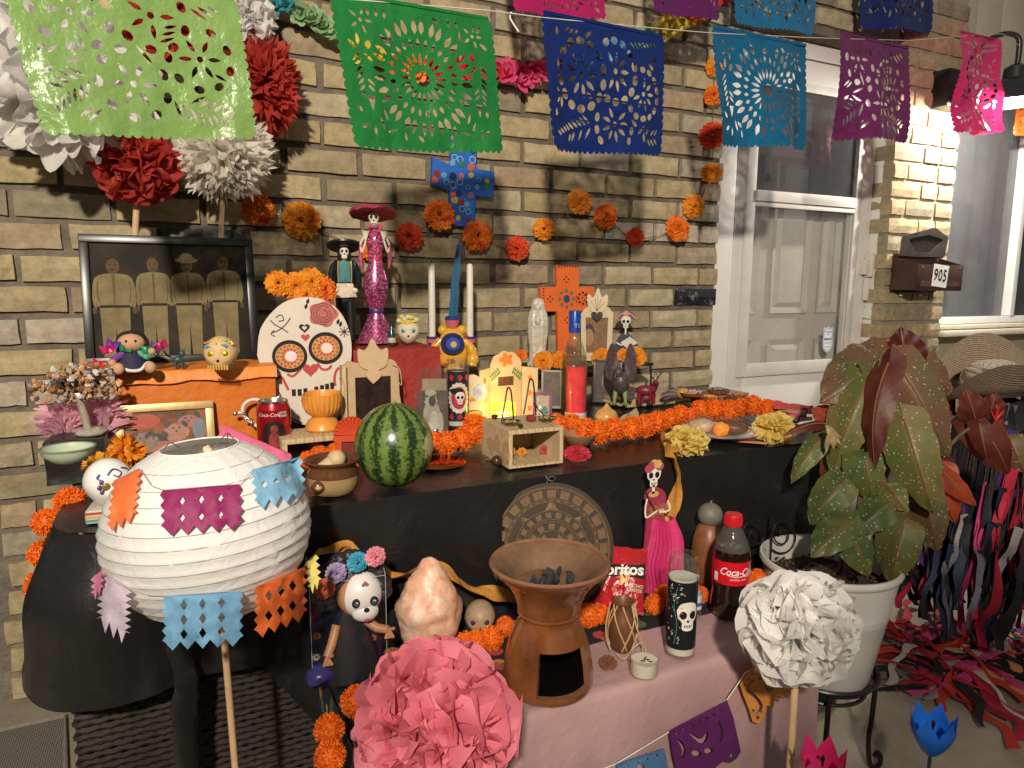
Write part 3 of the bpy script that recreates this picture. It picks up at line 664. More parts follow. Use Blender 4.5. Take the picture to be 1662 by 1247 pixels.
def banner(label, tl, tr, hpx, col, kind, seed=0, dep=sdep, wave=.02, shrink=.06, fold=None, group='cut plastic banners on the string', tilt=0, rough=.3, glow=.4):
    A = atD(*tl, dep(*tl)); B = atD(*tr, dep(*tr)); W_ = (B-A).length; k = W_; h = hpx*mpp((A+B)/2)/k
    # k scales unit-wide artwork to the banner's size
    h0 = round(h, 1); key = (kind, h0)
    if key not in _pat: _pat[key] = pattern(kind, 1, h0)
    rs = random.getstate(); random.seed(seed+5); mb = MB(); flat(mb, scallop(1, h0), _pat[key], grid=.045); random.setstate(rs)
    def fn(p):
        x, z = p.x, p.z*h/h0; t = -z/h
        y = wave*sin(x*7+seed)*t+wave*.9*noise.noise(Vector((x*3, z*2.2, seed)))*(.3+t)+.4*wave*noise.noise(Vector((x*11, z*3, seed+3)))*t
        if fold: x, y, z = fold(x, y, z, t)
        return (x*(1-shrink*t*t)+tilt*t, y, z)
    mb.map(fn); X = (B-A).normalized(); Zv = Vector((0, 0, 1)); Y = Zv.cross(X).normalized()
    o = ob('cut_banner', mb, sheetmat(col, rough, glow), ang=180); o.matrix_world = Matrix.Translation((A+B)/2) @ Matrix((X, Y, Zv)).transposed().to_4x4() @ Matrix.Scale(k, 4)
    tag(o, label, 'banner', group)
    m2 = MB(); m2.add(*box((-.5, -.004, -.012), (.5, .005, .006))); ob('hem', m2, sheetmat(col, rough), o)
    return o
banner('lime green cut banner nearest the viewer, before the red and white tissue flowers', (8, -34), (374, -20), 233, (.24, .41, .12), 0, 1, wave=.03, tilt=.02, shrink=.05)
banner('glossy dark green cut banner hanging above the blue cross', (540, -2), (791, 18), 222, (.02, .23, .055), 1, 2, wave=.035, tilt=.035, shrink=.04)
banner('navy blue cut banner between the dark green and the turquoise ones', (883, 30), (1074, 48), 196, (.008, .03, .19), 2, 3, wave=.04, shrink=.08)
banner('turquoise blue cut banner hanging in front of the door casing', (1158, 55), (1308, 62), 168, (.01, .17, .36), 1, 4, wave=.04, tilt=.08)
banner('purple cut banner hanging in front of the upper door glass', (1364, 64), (1475, 67), 150, (.2, .03, .15), 0, 5, wave=.06, tilt=.12, shrink=.03)
banner('hot pink crumpled banner hanging beside the lit barn light', (1560, 60), (1622, 57), 148, (.62, .03, .16), 2, 6, wave=.14, tilt=-.02, shrink=.1, rough=.35, glow=.12)
banner('small orange banner end hanging behind the barn light', (1652, 165), (1740, 172), 50, (.75, .16, .02), 0, 7, lambda x, y=0: 3.42, wave=.05)
G2 = 'cut plastic banners on the upper string'
banner('magenta cut banner of the upper string, only its hem showing', (812, -172), (966, -168), 178, (.55, .02, .16), 1, 8, sdep2, group=G2)
banner('violet cut banner of the upper string, just above the yellow paper flower', (1052, -158), (1162, -150), 164, (.16, .02, .16), 0, 9, sdep2, group=G2)
banner('light blue cut banner of the upper string above the door casing', (1188, -130), (1326, -116), 154, (.02, .21, .45), 1, 10, sdep2, group=G2)
banner('deep blue cut banner of the upper string above the brick pier', (1392, -112), (1512, -128), 152, (.008, .03, .19), 2, 11, sdep2, group=G2, tilt=.05)
def line(label, pts, r=.0012, col=(.62, .58, .5), name='string'):
    o = ob(name, one(*tube(pts, r, 6)), M(col, .6)); return tag(o, label, 'string')
line('thin white string carrying the row of cut banners', [atD(-60, -50, sdep(-60))]+[atD(x, y, sdep(x, y)) for x, y in ((8, -35), (374, -21), (540, -3), (791, 17), (883, 29), (1074, 47), (1158, 54), (1308, 61), (1364, 63), (1475, 66), (1560, 59), (1627, 55))]+[LP+Vector((-.01, -.012, .22))])
line('upper string running above the door with the far banners', [atD(x, y, sdep2(x, y)) for x, y in ((700, -190), (812, -173), (966, -169), (1052, -159), (1162, -151), (1188, -131), (1326, -117), (1392, -113), (1512, -129), (1600, -135))])
line('loose end of white cord hanging from the banner string', smoothpath([atD(830, 20, sdep(830)), atD(828, 30, sdep(830)), atD(842, 52, sdep(830))], 3), .0018, (.7, .66, .6), name='cord_end')
# ---- flowers
def ruffle(seed, n=9, layers=6, R=1.0):
    """a cloth carnation: rings of frilled petals opening towards -y"""
    rn = random.Random(seed); mb = MB()
    for l in range(layers):
        t = l/(layers-1); r1 = R*(1.0-.62*t); dep_ = -.28*R-.55*R*t; seg = max(14, int(34*(1-.5*t)))
        for pt in range(2):
            ph = rn.uniform(0, 6); ring = []
            for i in range(seg):
                a = 2*pi*i/seg
                fr = .14*R*sin(a*n+ph)+.1*R*rn.uniform(-1, 1); rr = r1*(1+.09*rn.uniform(-1, 1)+(.07 if i % 2 else -.05))
                ring.append(((.12*R*cos(a), dep_*.35, .12*R*sin(a)), (rr*.66*cos(a), dep_*.8+fr*.6, rr*.66*sin(a)), (rr*cos(a), dep_+fr*1.2+.16*R, rr*sin(a))))
            o = len(mb.v); mb.v += [p for q in ring for p in q]
            for i in range(seg):
                j = (i+1) % seg
                for k in range(2): mb.f.append((o+i*3+k, o+j*3+k, o+j*3+k+1, o+i*3+k+1)); mb.m.append(1 if (l+i//3) % 4 == 0 else 0)
    return mb.map(lambda p: (p.x*.98, p.y*.85+.1, p.z*.98))
def fringe(seed, n=700, R=.95):
    """a round fringed marigold of tissue strips"""
    rn = random.Random(seed); mb = MB(); mb.add(*ball(R*.78, 12, 9), 0)
    for i in range(n):
        zc = 1-2*(i+.5)/n; a = i*2.39996; s = sqrt(1-zc*zc); d = Vector((s*cos(a), s*sin(a), zc)); d = (d+Vector((rn.uniform(-.25, .25), rn.uniform(-.25, .25), rn.uniform(-.25, .25)))).normalized()
        t = d.orthogonal().normalized(); t = Matrix.Rotation(rn.uniform(0, 6.3), 3, d) @ t; u = d.cross(t); w = rn.uniform(.03, .055)*R; L_ = R*rn.uniform(.9, 1.03)
        a0 = d*R*.7; b0 = d*L_*.86+u*rn.uniform(-.06, .06)*R; c0 = d*L_+u*rn.uniform(-.16, .16)*R
        mb.add([a0-t*w*.6, a0+t*w*.6, b0+t*w, b0-t*w, c0+t*w*.7, c0-t*w*.7], [(0, 1, 2, 3), (3, 2, 4, 5)], rn.choice((0, 0, 0, 1, 2)))
    return mb
ORF = [M((.9, .19, .012), .6, .15, 30, transl=.25), M((.7, .09, .006), .6, .15, 30, transl=.25), M((.95, .28, .02), .6, .1, 30, transl=.25)]
def shared(mbs, ms, name, ang=60):
    out = []
    for b in mbs: me = b.mesh(name, True, ang); [me.materials.append(m) for m in ms]; out.append(me)
    return out
FRG = shared([fringe(s) for s in range(3)], ORF, 'flower')
RFS = [ruffle(s) for s in range(3)]
def rset(c1, c2): return shared(RFS, [M(c1, .65, .12, 40, transl=.25), M(c2, .65, .12, 40, transl=.25)], 'flower')
RF_OR = rset((.85, .22, .015), (.75, .1, .012)); RF_RD = rset((.72, .08, .02), (.6, .05, .02)); RF_YL = rset((.85, .33, .02), (.8, .22, .015))
def rndrot(): return Matrix.Rotation(random.uniform(0, 6.3), 4, 'Z') @ Matrix.Rotation(random.uniform(0, 6.3), 4, 'X')
g = thing('marigold_garland', 'string of cloth marigolds looped across the brick wall and down beside the door', 'flower garland', (.8, -.02, 1.2))
WG = [(420, 341, 25, 0), (489, 358, 30, 2), (605, 408, 18, 0), (664, 384, 22, 1), (713, 349, 25, 0), (775, 383, 25, 0), (839, 404, 20, 1), (883, 372, 18, 2), (940, 328, 21, 2), (983, 351, 20, 0), (1031, 385, 15, 1), (1100, 371, 21, 0), (1126, 336, 19, 2), (1155, 281, 17, 2), (1156, 220, 21, 1), (1158, 155, 16, 0), (1160, 108, 15, 2)]
cpts = []
for i, (x, y, r, c) in enumerate(WG):
    p = onY(x, y, -.035); k = mpp(p)*r; cpts.append(onY(x, y+(0 if i % 2 else 3), -.018))
    inst('flower', (RF_OR, RF_RD, RF_YL)[c][i % 3], g, Matrix.Translation(p-g.location) @ Matrix.Rotation(face(p)*.7+random.uniform(-.3, .3), 4, 'Z') @ Matrix.Rotation(random.uniform(-.3, .3), 4, 'X') @ Matrix.Rotation(random.uniform(0, 6), 4, 'Y') @ Matrix.Scale(k, 4))
ob('cord', one(*tube([p-g.location for p in smoothpath([onY(370, 300, -.02)]+cpts, 4)], .0016, 5)), M((.14, .09, .04), .8), g)
p = onY(15, 136, -.04); g2 = thing('marigold_flower', 'single orange cloth marigold at the left edge beside the white tissue ball', 'flower', p, -.1); inst('flower', RF_OR[1], g2, Matrix.Scale(mpp(p)*17, 4))
def paperflower(seed, n=16):
    rn = random.Random(seed); mb = MB()
    for i in range(n):
        l = i//6; a = i*2*pi/6+l*.5+rn.uniform(-.2, .2); L_ = 1-.22*l; e = .35+.35*l; v = []
        for j in range(4):
            for q in range(3):
                t = j/3; u = q-1; wd = .48*sin(pi*min(.92, .2+t*.75))*L_
                r = L_*t; y = -r*sin(e*(.4+t))+.12*u*u*(1 if i % 2 else -1)+rn.uniform(-.03, .03); rr = r*cos(e*(.4+t))
                v.append((rr*cos(a)-u*wd*sin(a), y, rr*sin(a)+u*wd*cos(a)))
        mb.add(v, [(j*3+q, j*3+q+1, j*3+q+4, j*3+q+3) for j in range(3) for q in range(2)])
    return mb
PFS = [paperflower(s) for s in range(3)]; _pf = {}
def pfm(col):
    if col not in _pf: _pf[col] = shared(PFS, [M(col, .65, .12, 30, transl=.3)], 'flower')
    return random.choice(_pf[col])
g = thing('paper_flower_garland', 'rainbow swag of paper flowers across the top of the brick wall', 'flower garland', (.8, -.03, 1.9))
TL_, GR_, YL_, OR_, RD_, PK_, LB_, VI_ = (.05, .3, .36), (.33, .5, .27), (.78, .62, .12), (.8, .3, .05), (.65, .04, .05), (.78, .1, .25), (.2, .42, .62), (.3, .1, .4)
PG = [(415, 0, 20, TL_), (440, 8, 18, TL_), (462, 8, 16, TL_), (487, 20, 18, GR_), (505, 30, 19, GR_), (522, 42, 19, GR_), (538, 52, 17, GR_), (566, 74, 20, YL_), (590, 88, 20, YL_), (615, 96, 20, YL_), (645, 106, 20, OR_), (675, 112, 20, OR_), (705, 112, 20, RD_), (735, 112, 20, RD_), (762, 112, 20, RD_), (788, 114, 20, RD_), (803, 116, 16, RD_), (822, 118, 20, PK_), (842, 124, 22, PK_), (862, 118, 20, PK_), (884, 114, 18, PK_), (915, 108, 20, VI_), (945, 98, 20, LB_), (975, 90, 20, LB_), (1005, 82, 20, LB_), (1030, 72, 18, GR_), (1050, 62, 18, GR_), (1070, 52, 16, YL_), (1084, 44, 20, YL_), (1097, 38, 18, YL_), (1112, 26, 18, OR_), (1126, 20, 19, OR_), (1140, 14, 17, OR_), (1156, 4, 16, RD_), (1170, -4, 16, RD_)]
for x, y, r, c in PG:
    p = onY(x, y, -.05); inst('flower', pfm(c), g, Matrix.Translation(p-g.location) @ Matrix.Rotation(random.uniform(-.7, .5), 4, 'Z') @ Matrix.Rotation(random.uniform(-.5, .5), 4, 'X') @ Matrix.Rotation(random.uniform(0, 6), 4, 'Y') @ Matrix.Scale(mpp(p)*r*1.25, 4))
ob('cord', one(*tube([onY(x, y, -.028)-g.location for x, y, r, c in PG], .002, 5)), M((.5, .45, .38), .7), g)
# ---- tissue flowers on sticks
def petal(seed, style):
    rn = random.Random(seed); pe = style == 'peony'; nu, nv_ = (8, 6) if pe else (6, 5); vs = []; wd = rn.uniform(.28, .42) if pe else rn.uniform(.26, .36); cup = rn.uniform(.1, .7) if style == 'peony' else rn.uniform(-.1, .45); curl = rn.uniform(.05, .5) if pe else rn.uniform(.25, 1.0); ns = .004 if pe else .014; p1, p2 = rn.uniform(0, 6), rn.uniform(0, 6)
    for j in range(nv_+1):
        t = j/nv_; ang = curl*t*t; z = .22+.78*sin(ang+.001)/(ang+.001)*t; y = .5*(1-cos(ang))*t+.02
        for i in range(nu+1):
            u = i/nu*2-1; w_ = wd*(.3+.7*sin(pi*min(.5, .12+t*.55)))
            tip = -.12*abs(u)**3*t**4
            if j == nv_: tip = -.2*u*u if style == 'round' else (-.10 if i % 2 else .03) if style == 'zig' else -.2*u*u+.03*sin(u*5+p1)
            fr = (.12*t*t*sin(u*3.2+p2)+.05*t*sin(u*5+p1)+.025*sin(t*6+u*2+p2)) if pe else .06*t*t*sin(u*3.5+p2)+.03*t*sin(u*5+p1)
            vs.append((u*w_+rn.uniform(-ns, ns), y+cup*u*u*.35*t+fr+rn.uniform(-ns, ns), z+tip+rn.uniform(-ns, ns)))
    fs = [(j*(nu+1)+i, j*(nu+1)+i+1, (j+1)*(nu+1)+i+1, (j+1)*(nu+1)+i) for j in range(nv_) for i in range(nu)]
    return MB().add(vs, fs)
PET = {st: [petal(s, st) for s in range(9)] for st in ('round', 'zig', 'peony')}; _pm = {}
def pompom(label, p, R, col, n, st='round', stick=None, sq=(1, 1, 1), tl=.55, group=None, rz=0, name='tissue_flower', psize=.74):
    key = (col, st)
    if key not in _pm: _pm[key] = shared(PET[st], [M(col, .6, .05, 20, .25, 60, transl=tl)], 'petal', 180)
    t = thing(name, label, 'paper flower', p, 0, 1, group)
    core = MB(); core.add(*ball(R*.5, 12, 8, *sq)); ob('core', core, M(col, .6, .05, 20, .15, 90, transl=tl), t)
    for i in range(n):
        zc = 1-2*(i+.5)/n; a = i*2.39996; s = sqrt(1-zc*zc); d = Vector((s*cos(a), s*sin(a), zc)); d = (d+Vector([random.uniform(-.2, .2) for _ in range(3)])).normalized()
        q = d.to_track_quat('Z', 'Y').to_matrix().to_4x4() @ Matrix.Rotation(random.uniform(0, 6.3), 4, 'Z')
        lr = R*random.uniform(.84, 1.08)
        inst('petal', random.choice(_pm[key]), t, Matrix.Diagonal((*sq, 1)) @ q @ Matrix.Diagonal((R*psize, R*psize, lr, 1)))
    if stick: ob('stick', one(*tube([Vector(stick[0])-t.location, Vector(stick[1])-t.location], stick[2], 12)), M((.62, .42, .24), .5, .1, 40), t)
    return t
TWH, TRD = (.9, .88, .86), (.55, .06, .045)
def pp(x, y, Y): return onY(x, y, Y)
GT = 'tissue paper flowers on sticks behind the framed photograph'
p = pp(222, 266, -.17); pompom('round red tissue flower on a stick under the lime banner', p, 72*mpp(p), TRD, 230, stick=((p.x, p.y, p.z-.04), onY(217, 420, -.12), .0075), group=GT)
p = pp(362, 246, -.15); pompom('creamy white tissue flower on a stick right of the round red one', p, 80*mpp(p), (.86, .82, .75), 240, 'zig', stick=((p.x, p.y, p.z-.04), onY(357, 420, -.1), .0065), group=GT)
p = pp(105, 135, -.22); pompom('largest white tissue ball at the far left behind the lime banner', p, 145*mpp(p), TWH, 290, group=GT, psize=.5)
p = pp(424, 138, -.14); pompom('tall red tissue flower right of the lime banner', p, 66*mpp(p), TRD, 200, 'zig', sq=(.85, .85, 1.35), group=GT)
p = pp(394, 28, -.13); pompom('white tissue flower above the tall red one at the top edge', p, 58*mpp(p), TWH, 170, group=GT)
p = pp(262, 45, -.16); pompom('red tissue flower behind the top of the lime banner', p, 78*mpp(p), TRD, 120, group=GT)
# ---- paper lantern on a stake
k = .00079; LC = atD(340, 858, .974); LR = 174
lan = thing('paper_lantern', 'big round white paper lantern on a wooden stake hung with little paper flags', 'lantern', LC, face(LC), k, None, 0, radians(-3))
ribs = 15; prof = []; z0, z1 = -.955, .93; n = ribs*4; R0 = lambda z: LR*sqrt(max(0, 1-z*z))
for i in range(n+1):
    z = z0+(z1-z0)*i/n; r = R0(z)*(1-.012*abs(sin(pi*i/4))**.7); prof.append((r, z*LR*.93))
mb = MB(); mb.add(*lathe(prof, 96)); mb.map(lambda p: p*(1+.010*noise.noise(Vector((atan2(p.y, p.x)*9, p.z*.02, 1)))+.007*noise.noise(Vector((atan2(p.y, p.x)*26, p.z*.012, 4)))))
def lanp(N, L, b, g):
    b.inputs['Base Color'].default_value = (.87, .86, .85, 1); n_ = tex(N, L, g.outputs['Position'], 'Noise', 48, Detail=4, Distortion=1.5); bumpin(N, L, b, n_.outputs[0], .35, .006)
    t = N.new('ShaderNodeBsdfTranslucent'); t.inputs[0].default_value = (.8, .76, .7, 1); mx = N.new('ShaderNodeMixShader'); mx.inputs[0].default_value = .33; o = [q for q in N if q.type == 'OUTPUT_MATERIAL'][0]
    L.new(b.outputs[0], mx.inputs[1]); L.new(t.outputs[0], mx.inputs[2]); L.new(mx.outputs[0], o.inputs[0])
LPM = custom('lantern_paper', lanp, .7); ob('paper_shell', mb, LPM, lan, ang=55)
WIRE = M((.35, .33, .31), .4, .05)
for i in range(ribs+1):
    z = z0+(z1-z0)*i/ribs; r = R0(z)*1.003; mb = one(*tube([(r*cos(a), r*sin(a), z*LR*.93) for a in (2*pi*q/48 for q in range(49))], .75, 5, False)); ob('rib', mb, WIRE, lan)
r = R0(z1); zt = z1*LR*.93
mb = one(*tube([(r*cos(a), r*sin(a), zt+1) for a in (2*pi*q/32 for q in range(33))], 1.6, 6, False)); ob('rim_ring', mb, M((.75, .72, .68), .4), lan)
mb = one(*tube(smoothpath([(r*.9, 0, zt), (r*.75, 0, zt+18), (r*.5, 3, zt+4), (0, 0, zt-20), (-r*.5, 3, zt+2), (-r*.7, 0, zt+14), (-r*.9, 0, zt)], 4), .9, 6)); mb.add(*tube([(r*.75, 0, zt+18), (r*.62, 0, zt-24)], .9, 6)); ob('wire_hanger', mb, M((.3, .3, .3), .3, metal=1), lan)
base = onZ(378, 1330, -.17); SX = lan.matrix_basis.inverted()
top = lan.matrix_basis.inverted() @ (LC+Vector((.004, 0, .84*LR*k)))
mb = one(*tube([SX @ Vector((LC.x+.03, LC.y-.003, -.17)), top], 6.2, 14)); ob('stake', mb, M((.6, .4, .22), .45, .12, 60), lan)
mb = MB().add(*ball(8.5, 12, 8, 1, 1, 1.2), X=TR(top.x, top.y, top.z-5)); crinkle(mb, 3, .2); ob('tied_cloth', mb, M((.62, .48, .32), .8, .1, 80), lan)
def minis(label, pts, col, dia=None, hang=False, seed=0, tl=.3, cat='paper flag'):
    """a small cut paper flag on the lantern: outline and holes in pixels of the photograph from the lantern's middle"""
    yt = min(y for x, y in pts); mb = MB(); rs = random.getstate(); random.seed(seed); flat(mb, [(x, -y) for x, y in pts], [[(x, -y) for x, y in d] for d in (dia or [])], grid=9); random.setstate(rs)
    def fn(p):
        x, y = p.x, -p.z; q = onlan(x, yt if hang else y, 5+7*noise.noise(Vector((x*.05, y*.03, seed)))+5*noise.noise(Vector((x*.14, y*.1, seed+2)))+abs(y-yt)*.05)
        return Vector((0, CAMY, CAMZ))+ray(x, y)*depth(q)
    mb.map(fn); c = sum((Vector(v) for v in mb.v), Vector())/len(mb.v); mb.map(lambda v: v-c); o = ob('paper_flag', mb, M(col, .6, .08, 40, .25, 70, transl=tl), ang=180); o.location = c
    return tag(o, label, cat, 'little paper flags strung round the lantern')
def onlan(x, y, off=3):
    """where the sight line through a pixel meets the lantern's own surface (its near edge where it passes by)"""
    o = Vector((0, CAMY, CAMZ))-LC; d = ray(x, y).normalized(); S = Vector((1, 1, 1/.94)); o2 = o*S; d2 = d*S; l = d2.length; d2 /= l; R2 = (LR+off)*k
    b = o2.dot(d2); disc = b*b-(o2.dot(o2)-R2*R2); t = -b-sqrt(max(disc, 0)); return LC+o+d*(t/l)
def zig(x0, y0, x1, y1, hgt, n=6, m=5, sk=0, amp=5):
    """a flag below the line (x0,y0)-(x1,y1) with saw-toothed sides and hem"""
    out = [(x0, y0), (x1, y1)]; v = (sk, hgt)
    for i in range(1, m*2): t = i/(m*2); out.append((x1+v[0]*t+(amp if i % 2 else -amp*.3), y1+v[1]*t))
    for i in range(n*2+1): t = i/(n*2); out.append((x1+(x0-x1)*t+v[0], y1+(y0-y1)*t+v[1]+(amp*1.8 if i % 2 else -amp)))
    for i in range(m*2-1, 0, -1): t = i/(m*2); out.append((x0+v[0]*t-(amp if i % 2 else -amp*.3), y0+v[1]*t))
    return out
def dias(x0, y0, x1, y1, hgt, cols, rows, w=7, hh=9, sk=0):
    return [[(cx, cy-hh), (cx+w, cy), (cx, cy+hh), (cx-w, cy)] for cx, cy in ((x0+(x1-x0)*(c+1)/(cols+1)+sk*(r+.7)/rows, y0+(y1-y0)*(c+1)/(cols+1)+hgt*(r+.7)/(rows+.4)) for c in range(cols) for r in range(rows))]
minis('orange paper flag on the upper left of the lantern', zig(186, 780, 226, 760, 78, 3, 6, -10), (.85, .2, .06), None, seed=1)
minis('plum paper flag with diamond holes on the front of the lantern', zig(264, 796, 388, 786, 66, 5, 4, 2), (.28, .02, .12), dias(264, 796, 388, 786, 66, 3, 2, 5, 8), seed=2)
minis('crumpled light blue paper flag on the upper right of the lantern', zig(410, 762, 486, 742, 58, 4, 4, 8), (.25, .5, .72), dias(410, 762, 486, 742, 58, 3, 1, 5, 6), seed=3)
minis('light blue paper flag hanging at the lower front of the lantern', zig(268, 968, 390, 960, 80, 5, 5), (.2, .45, .7), dias(268, 968, 390, 960, 80, 3, 3, 6, 9), True, 4)
minis('orange paper flag hanging at the lower right of the lantern', zig(417, 952, 494, 920, 78, 4, 5), (.75, .15, .03), dias(417, 952, 494, 920, 78, 3, 2, 6, 9), True, 5)
minis('pale lilac fringed paper flag hanging at the lower left of the lantern', zig(166, 932, 206, 956, 78, 3, 7, -2, 8), (.66, .55, .68), None, True, 6)
minis('pink paper flag edge at the far lower left of the lantern', zig(152, 936, 164, 926, 32, 2, 3), (.75, .25, .4), None, True, 7)
minis('yellow paper flag at the lower right edge of the lantern', zig(498, 912, 512, 900, 46, 2, 4, 6), (.8, .7, .2), None, True, 8)
o = MB(); flat(o, zig(366, 684, 468, 742, 26, 5, 2, -6, 4), [], grid=12); 
pc = onY(415, 715, -.93); kk = mpp(pc); o.map(lambda p: ((p.x-415)*kk, .012*noise.noise(Vector((p.x*.05, p.z*.05, 2))), (715-p.z)*kk)); o = ob('paper_flag', o, M((.8, .16, .32), .6, .08, 40, transl=.3), ang=180); o.location = pc; tag(o, 'pink paper flag behind the top of the lantern beside the red can', 'paper flag', 'little paper flags strung round the lantern')
for lb, ps in (('thread holding the upper paper flags round the lantern', ((186, 780), (226, 760), (245, 788), (264, 795), (330, 790), (388, 786), (410, 763), (486, 742))), ('thread holding the lower paper flags round the lantern', ((164, 928), (206, 954), (240, 966), (268, 967), (390, 959), (417, 951), (494, 919)))):
    o = ob('thread', one(*tube([onlan(a_+(c_-a_)*j/6, b_+(d_-b_)*j/6, 6) for (a_, b_), (c_, d_) in zip(ps, ps[1:]) for j in range(6)], .0005, 5)), M((.4, .38, .36), .6)); tag(o, lb, 'thread')
# ================================================================ things on the altar, back rows
def E(mb, x, z, rx, rz=None, ry=None, y=0, m=0, n=14, k=10, rot=0): mb.add(*ball(1, n, k), m, TR(x, y, z, ry=rot, s=(rx, ry or rx, rz or rx))); return mb
def wrap(mb, r, st=0): return mb.map(lambda p: ((r+p.y)*sin(p.x/r), -(r+p.y)*cos(p.x/r), p.z), st)
def parts(t, *ps):
    for p in ps: ob(p[0], p[1], p[2], t, ang=p[3] if len(p) > 3 else 45)
    return t
BONE = M((.72, .66, .55), .6, .06, 60); INK = M((.012, .011, .012), .6, .1, spec=.2); REDP = M((.4, .02, .025), .5, .08); MDF = M((.5, .35, .2), .65, .08, 40, .08, 200, name='raw_fibreboard')
WOOD = custom('pale_wood', lambda N, L, b, g: (lambda w_, r: (L.new(w_.outputs[0], r.inputs[0]), L.new(r.outputs[0], b.inputs['Base Color'])))(tex(N, L, g.outputs['Position'], 'Wave', 14, Distortion=5, Detail=3, **{'Detail Scale': 1.5}), ramp(N, [(0, (.5, .36, .2)), (.6, (.6, .45, .27)), (1, (.42, .29, .15))])), .55)
GOLD = M((.6, .42, .15), .35, .1, metal=.6)
def skullface(mb, x, z, w, y=0, bone=0, dark=1, teeth=True):
    """flat painted skull: cranium and jaw, eyes, nose, teeth; w is its width"""
    h = w*1.25; dy = -.02*w if y <= 0 else .25; gr = None if y <= 0 else w/9
    flat(mb, spl([(x-.5*w, z+.25*h), (x-.34*w, z+.5*h), (x, z+.58*h), (x+.34*w, z+.5*h), (x+.5*w, z+.25*h), (x+.44*w, z-.02*h), (x+.27*w, z-.16*h), (x+.25*w, z-.42*h), (x, z-.48*h), (x-.25*w, z-.42*h), (x-.27*w, z-.16*h), (x-.44*w, z-.02*h)], 3), y=y, m=bone, grid=gr)
    for s in (-1, 1): flat(mb, ell(x+s*.22*w, z+.1*h, .16*w, .15*h, 12), y=y+dy, m=dark, grid=gr)
    flat(mb, heart(x, z-.12*h, .16*w, 10), y=y+dy, m=dark, grid=gr)
    if teeth:
        for i in range(5): q = x+(i-2)*.075*w; flat(mb, poly(q-.02*w, z-.36*h, q+.02*w, z-.36*h, q+.02*w, z-.26*h, q-.02*w, z-.26*h), y=y+dy, m=dark, grid=gr)
    return mb
# big framed photograph
def framed(t, w, h, fw, fd, fm, pm, n='frame'):
    """frame of four mitred bars round a print, in the thing's own units; base at z 0"""
    for a, b in (((-w/2, 0), (w/2, fw)), ((-w/2, h-fw), (w/2, h)), ((-w/2, fw), (-w/2+fw, h-fw)), ((w/2-fw, fw), (w/2, h-fw))):
        hz = b[0]-a[0] > b[1]-a[1]; e = .0 if hz else .01*fw
        ob('frame_bar', one(*box((a[0], -fd, a[1]+e), (b[0], 0, b[1]-e), min(fw, fd)*.12)), fm, t)
    ob('print', one(*box((-w/2+fw*.8, -fd*.45, fw*.8), (w/2-fw*.8, -fd*.3, h-fw*.8))), pm, t, smooth=False)
t = thing('framed_photograph', 'big black framed photograph of four men in white standing behind the rag doll', 'framed photo', (-.006, -.30, .953), 0, 1, None, radians(-9))
framed(t, .376, .305, .019, .016, M((.01, .01, .011), .3, .05), custom('sepia_print', lambda N, L, b, g: (lambda n, r: (L.new(n.outputs[0], r.inputs[0]), L.new(r.outputs[0], b.inputs['Base Color'])))(tex(N, L, g.outputs['Position'], 'Noise', 13, Detail=5), ramp(N, [(.4, (.008, .006, .004)), (.7, (.035, .024, .012))])), .6, **{'Specular IOR Level': .15}))
SH = M((.17, .13, .065), .6, .3, 26, spec=.15); SK = M((.08, .05, .027), .6, .25, 60, spec=.15); PD = M((.02, .014, .008), .6, .1, spec=.15)
for i, (x, hy, hat) in enumerate(((-.123, .232, 0), (-.04, .236, 0), (.034, .236, 1), (.116, .243, 0))):
    mb = MB(); fx = (1.06, .93, .97, 1.0)[i]
    flat(mb, ell(x, hy, .0135, .018, 14), y=-.0085, m=1); flat(mb, ell(x, hy+.012, .0145, .011, 12), y=-.0083, m=2 if not hat else 0)
    if hat: flat(mb, ell(x, hy+.013, .026, .007, 16), y=-.0086, m=0); flat(mb, ell(x, hy+.019, .015, .012, 14), y=-.0087, m=0)
    flat(mb, spl([(x-.012, hy-.017), (x-.036, hy-.028), (x-.042, hy-.075), (x-.036, hy-.1), (x-.033, hy-.085), (x-.03, hy-.095), (x+.03, hy-.095), (x+.033, hy-.085), (x+.037, hy-.1), (x+.043, hy-.075), (x+.036, hy-.028), (x+.012, hy-.017)], 3), y=-.0082, m=0)
    flat(mb, poly(x-.029, hy-.097, x+.029, hy-.097, x+.026, .02, x+.003, .02, x, hy-.14, x-.003, .02, x-.026, .02), y=-.0082, m=0)
    flat(mb, poly(x-.003, hy-.02, x+.003, hy-.02, x+.0012, hy-.092, x-.0012, hy-.092), y=-.0086, m=3); flat(mb, ell(x-.0045, hy+.003, .0028, .0016, 6), y=-.0088, m=2); flat(mb, ell(x+.0045, hy+.003, .0028, .0016, 6), y=-.0088, m=2); flat(mb, ell(x, hy-.009, .005, .0013, 6), y=-.0088, m=2)
    [stroke(mb, [(x+q*.030, hy-.035), (x+q*.032, hy-.06), (x+q*.029, hy-.085)], .0022, -.0087, 3) for q in (-1, 1)]
    flat(mb, poly(x-.029, hy-.096, x+.029, hy-.096, x+.029, hy-.091, x-.029, hy-.091), y=-.0088, m=2)
    for q in (-1, 1): flat(mb, ell(x+q*.039, hy-.104, .005, .008, 8), y=-.0089, m=1)
    mb.map(lambda v: (x+(v.x-x)*fx, v.y, v.z))
    o = ob('printed_figure', mb, [SH, SK, PD, M((.1, .072, .03), .6, .2, spec=.15)], t)
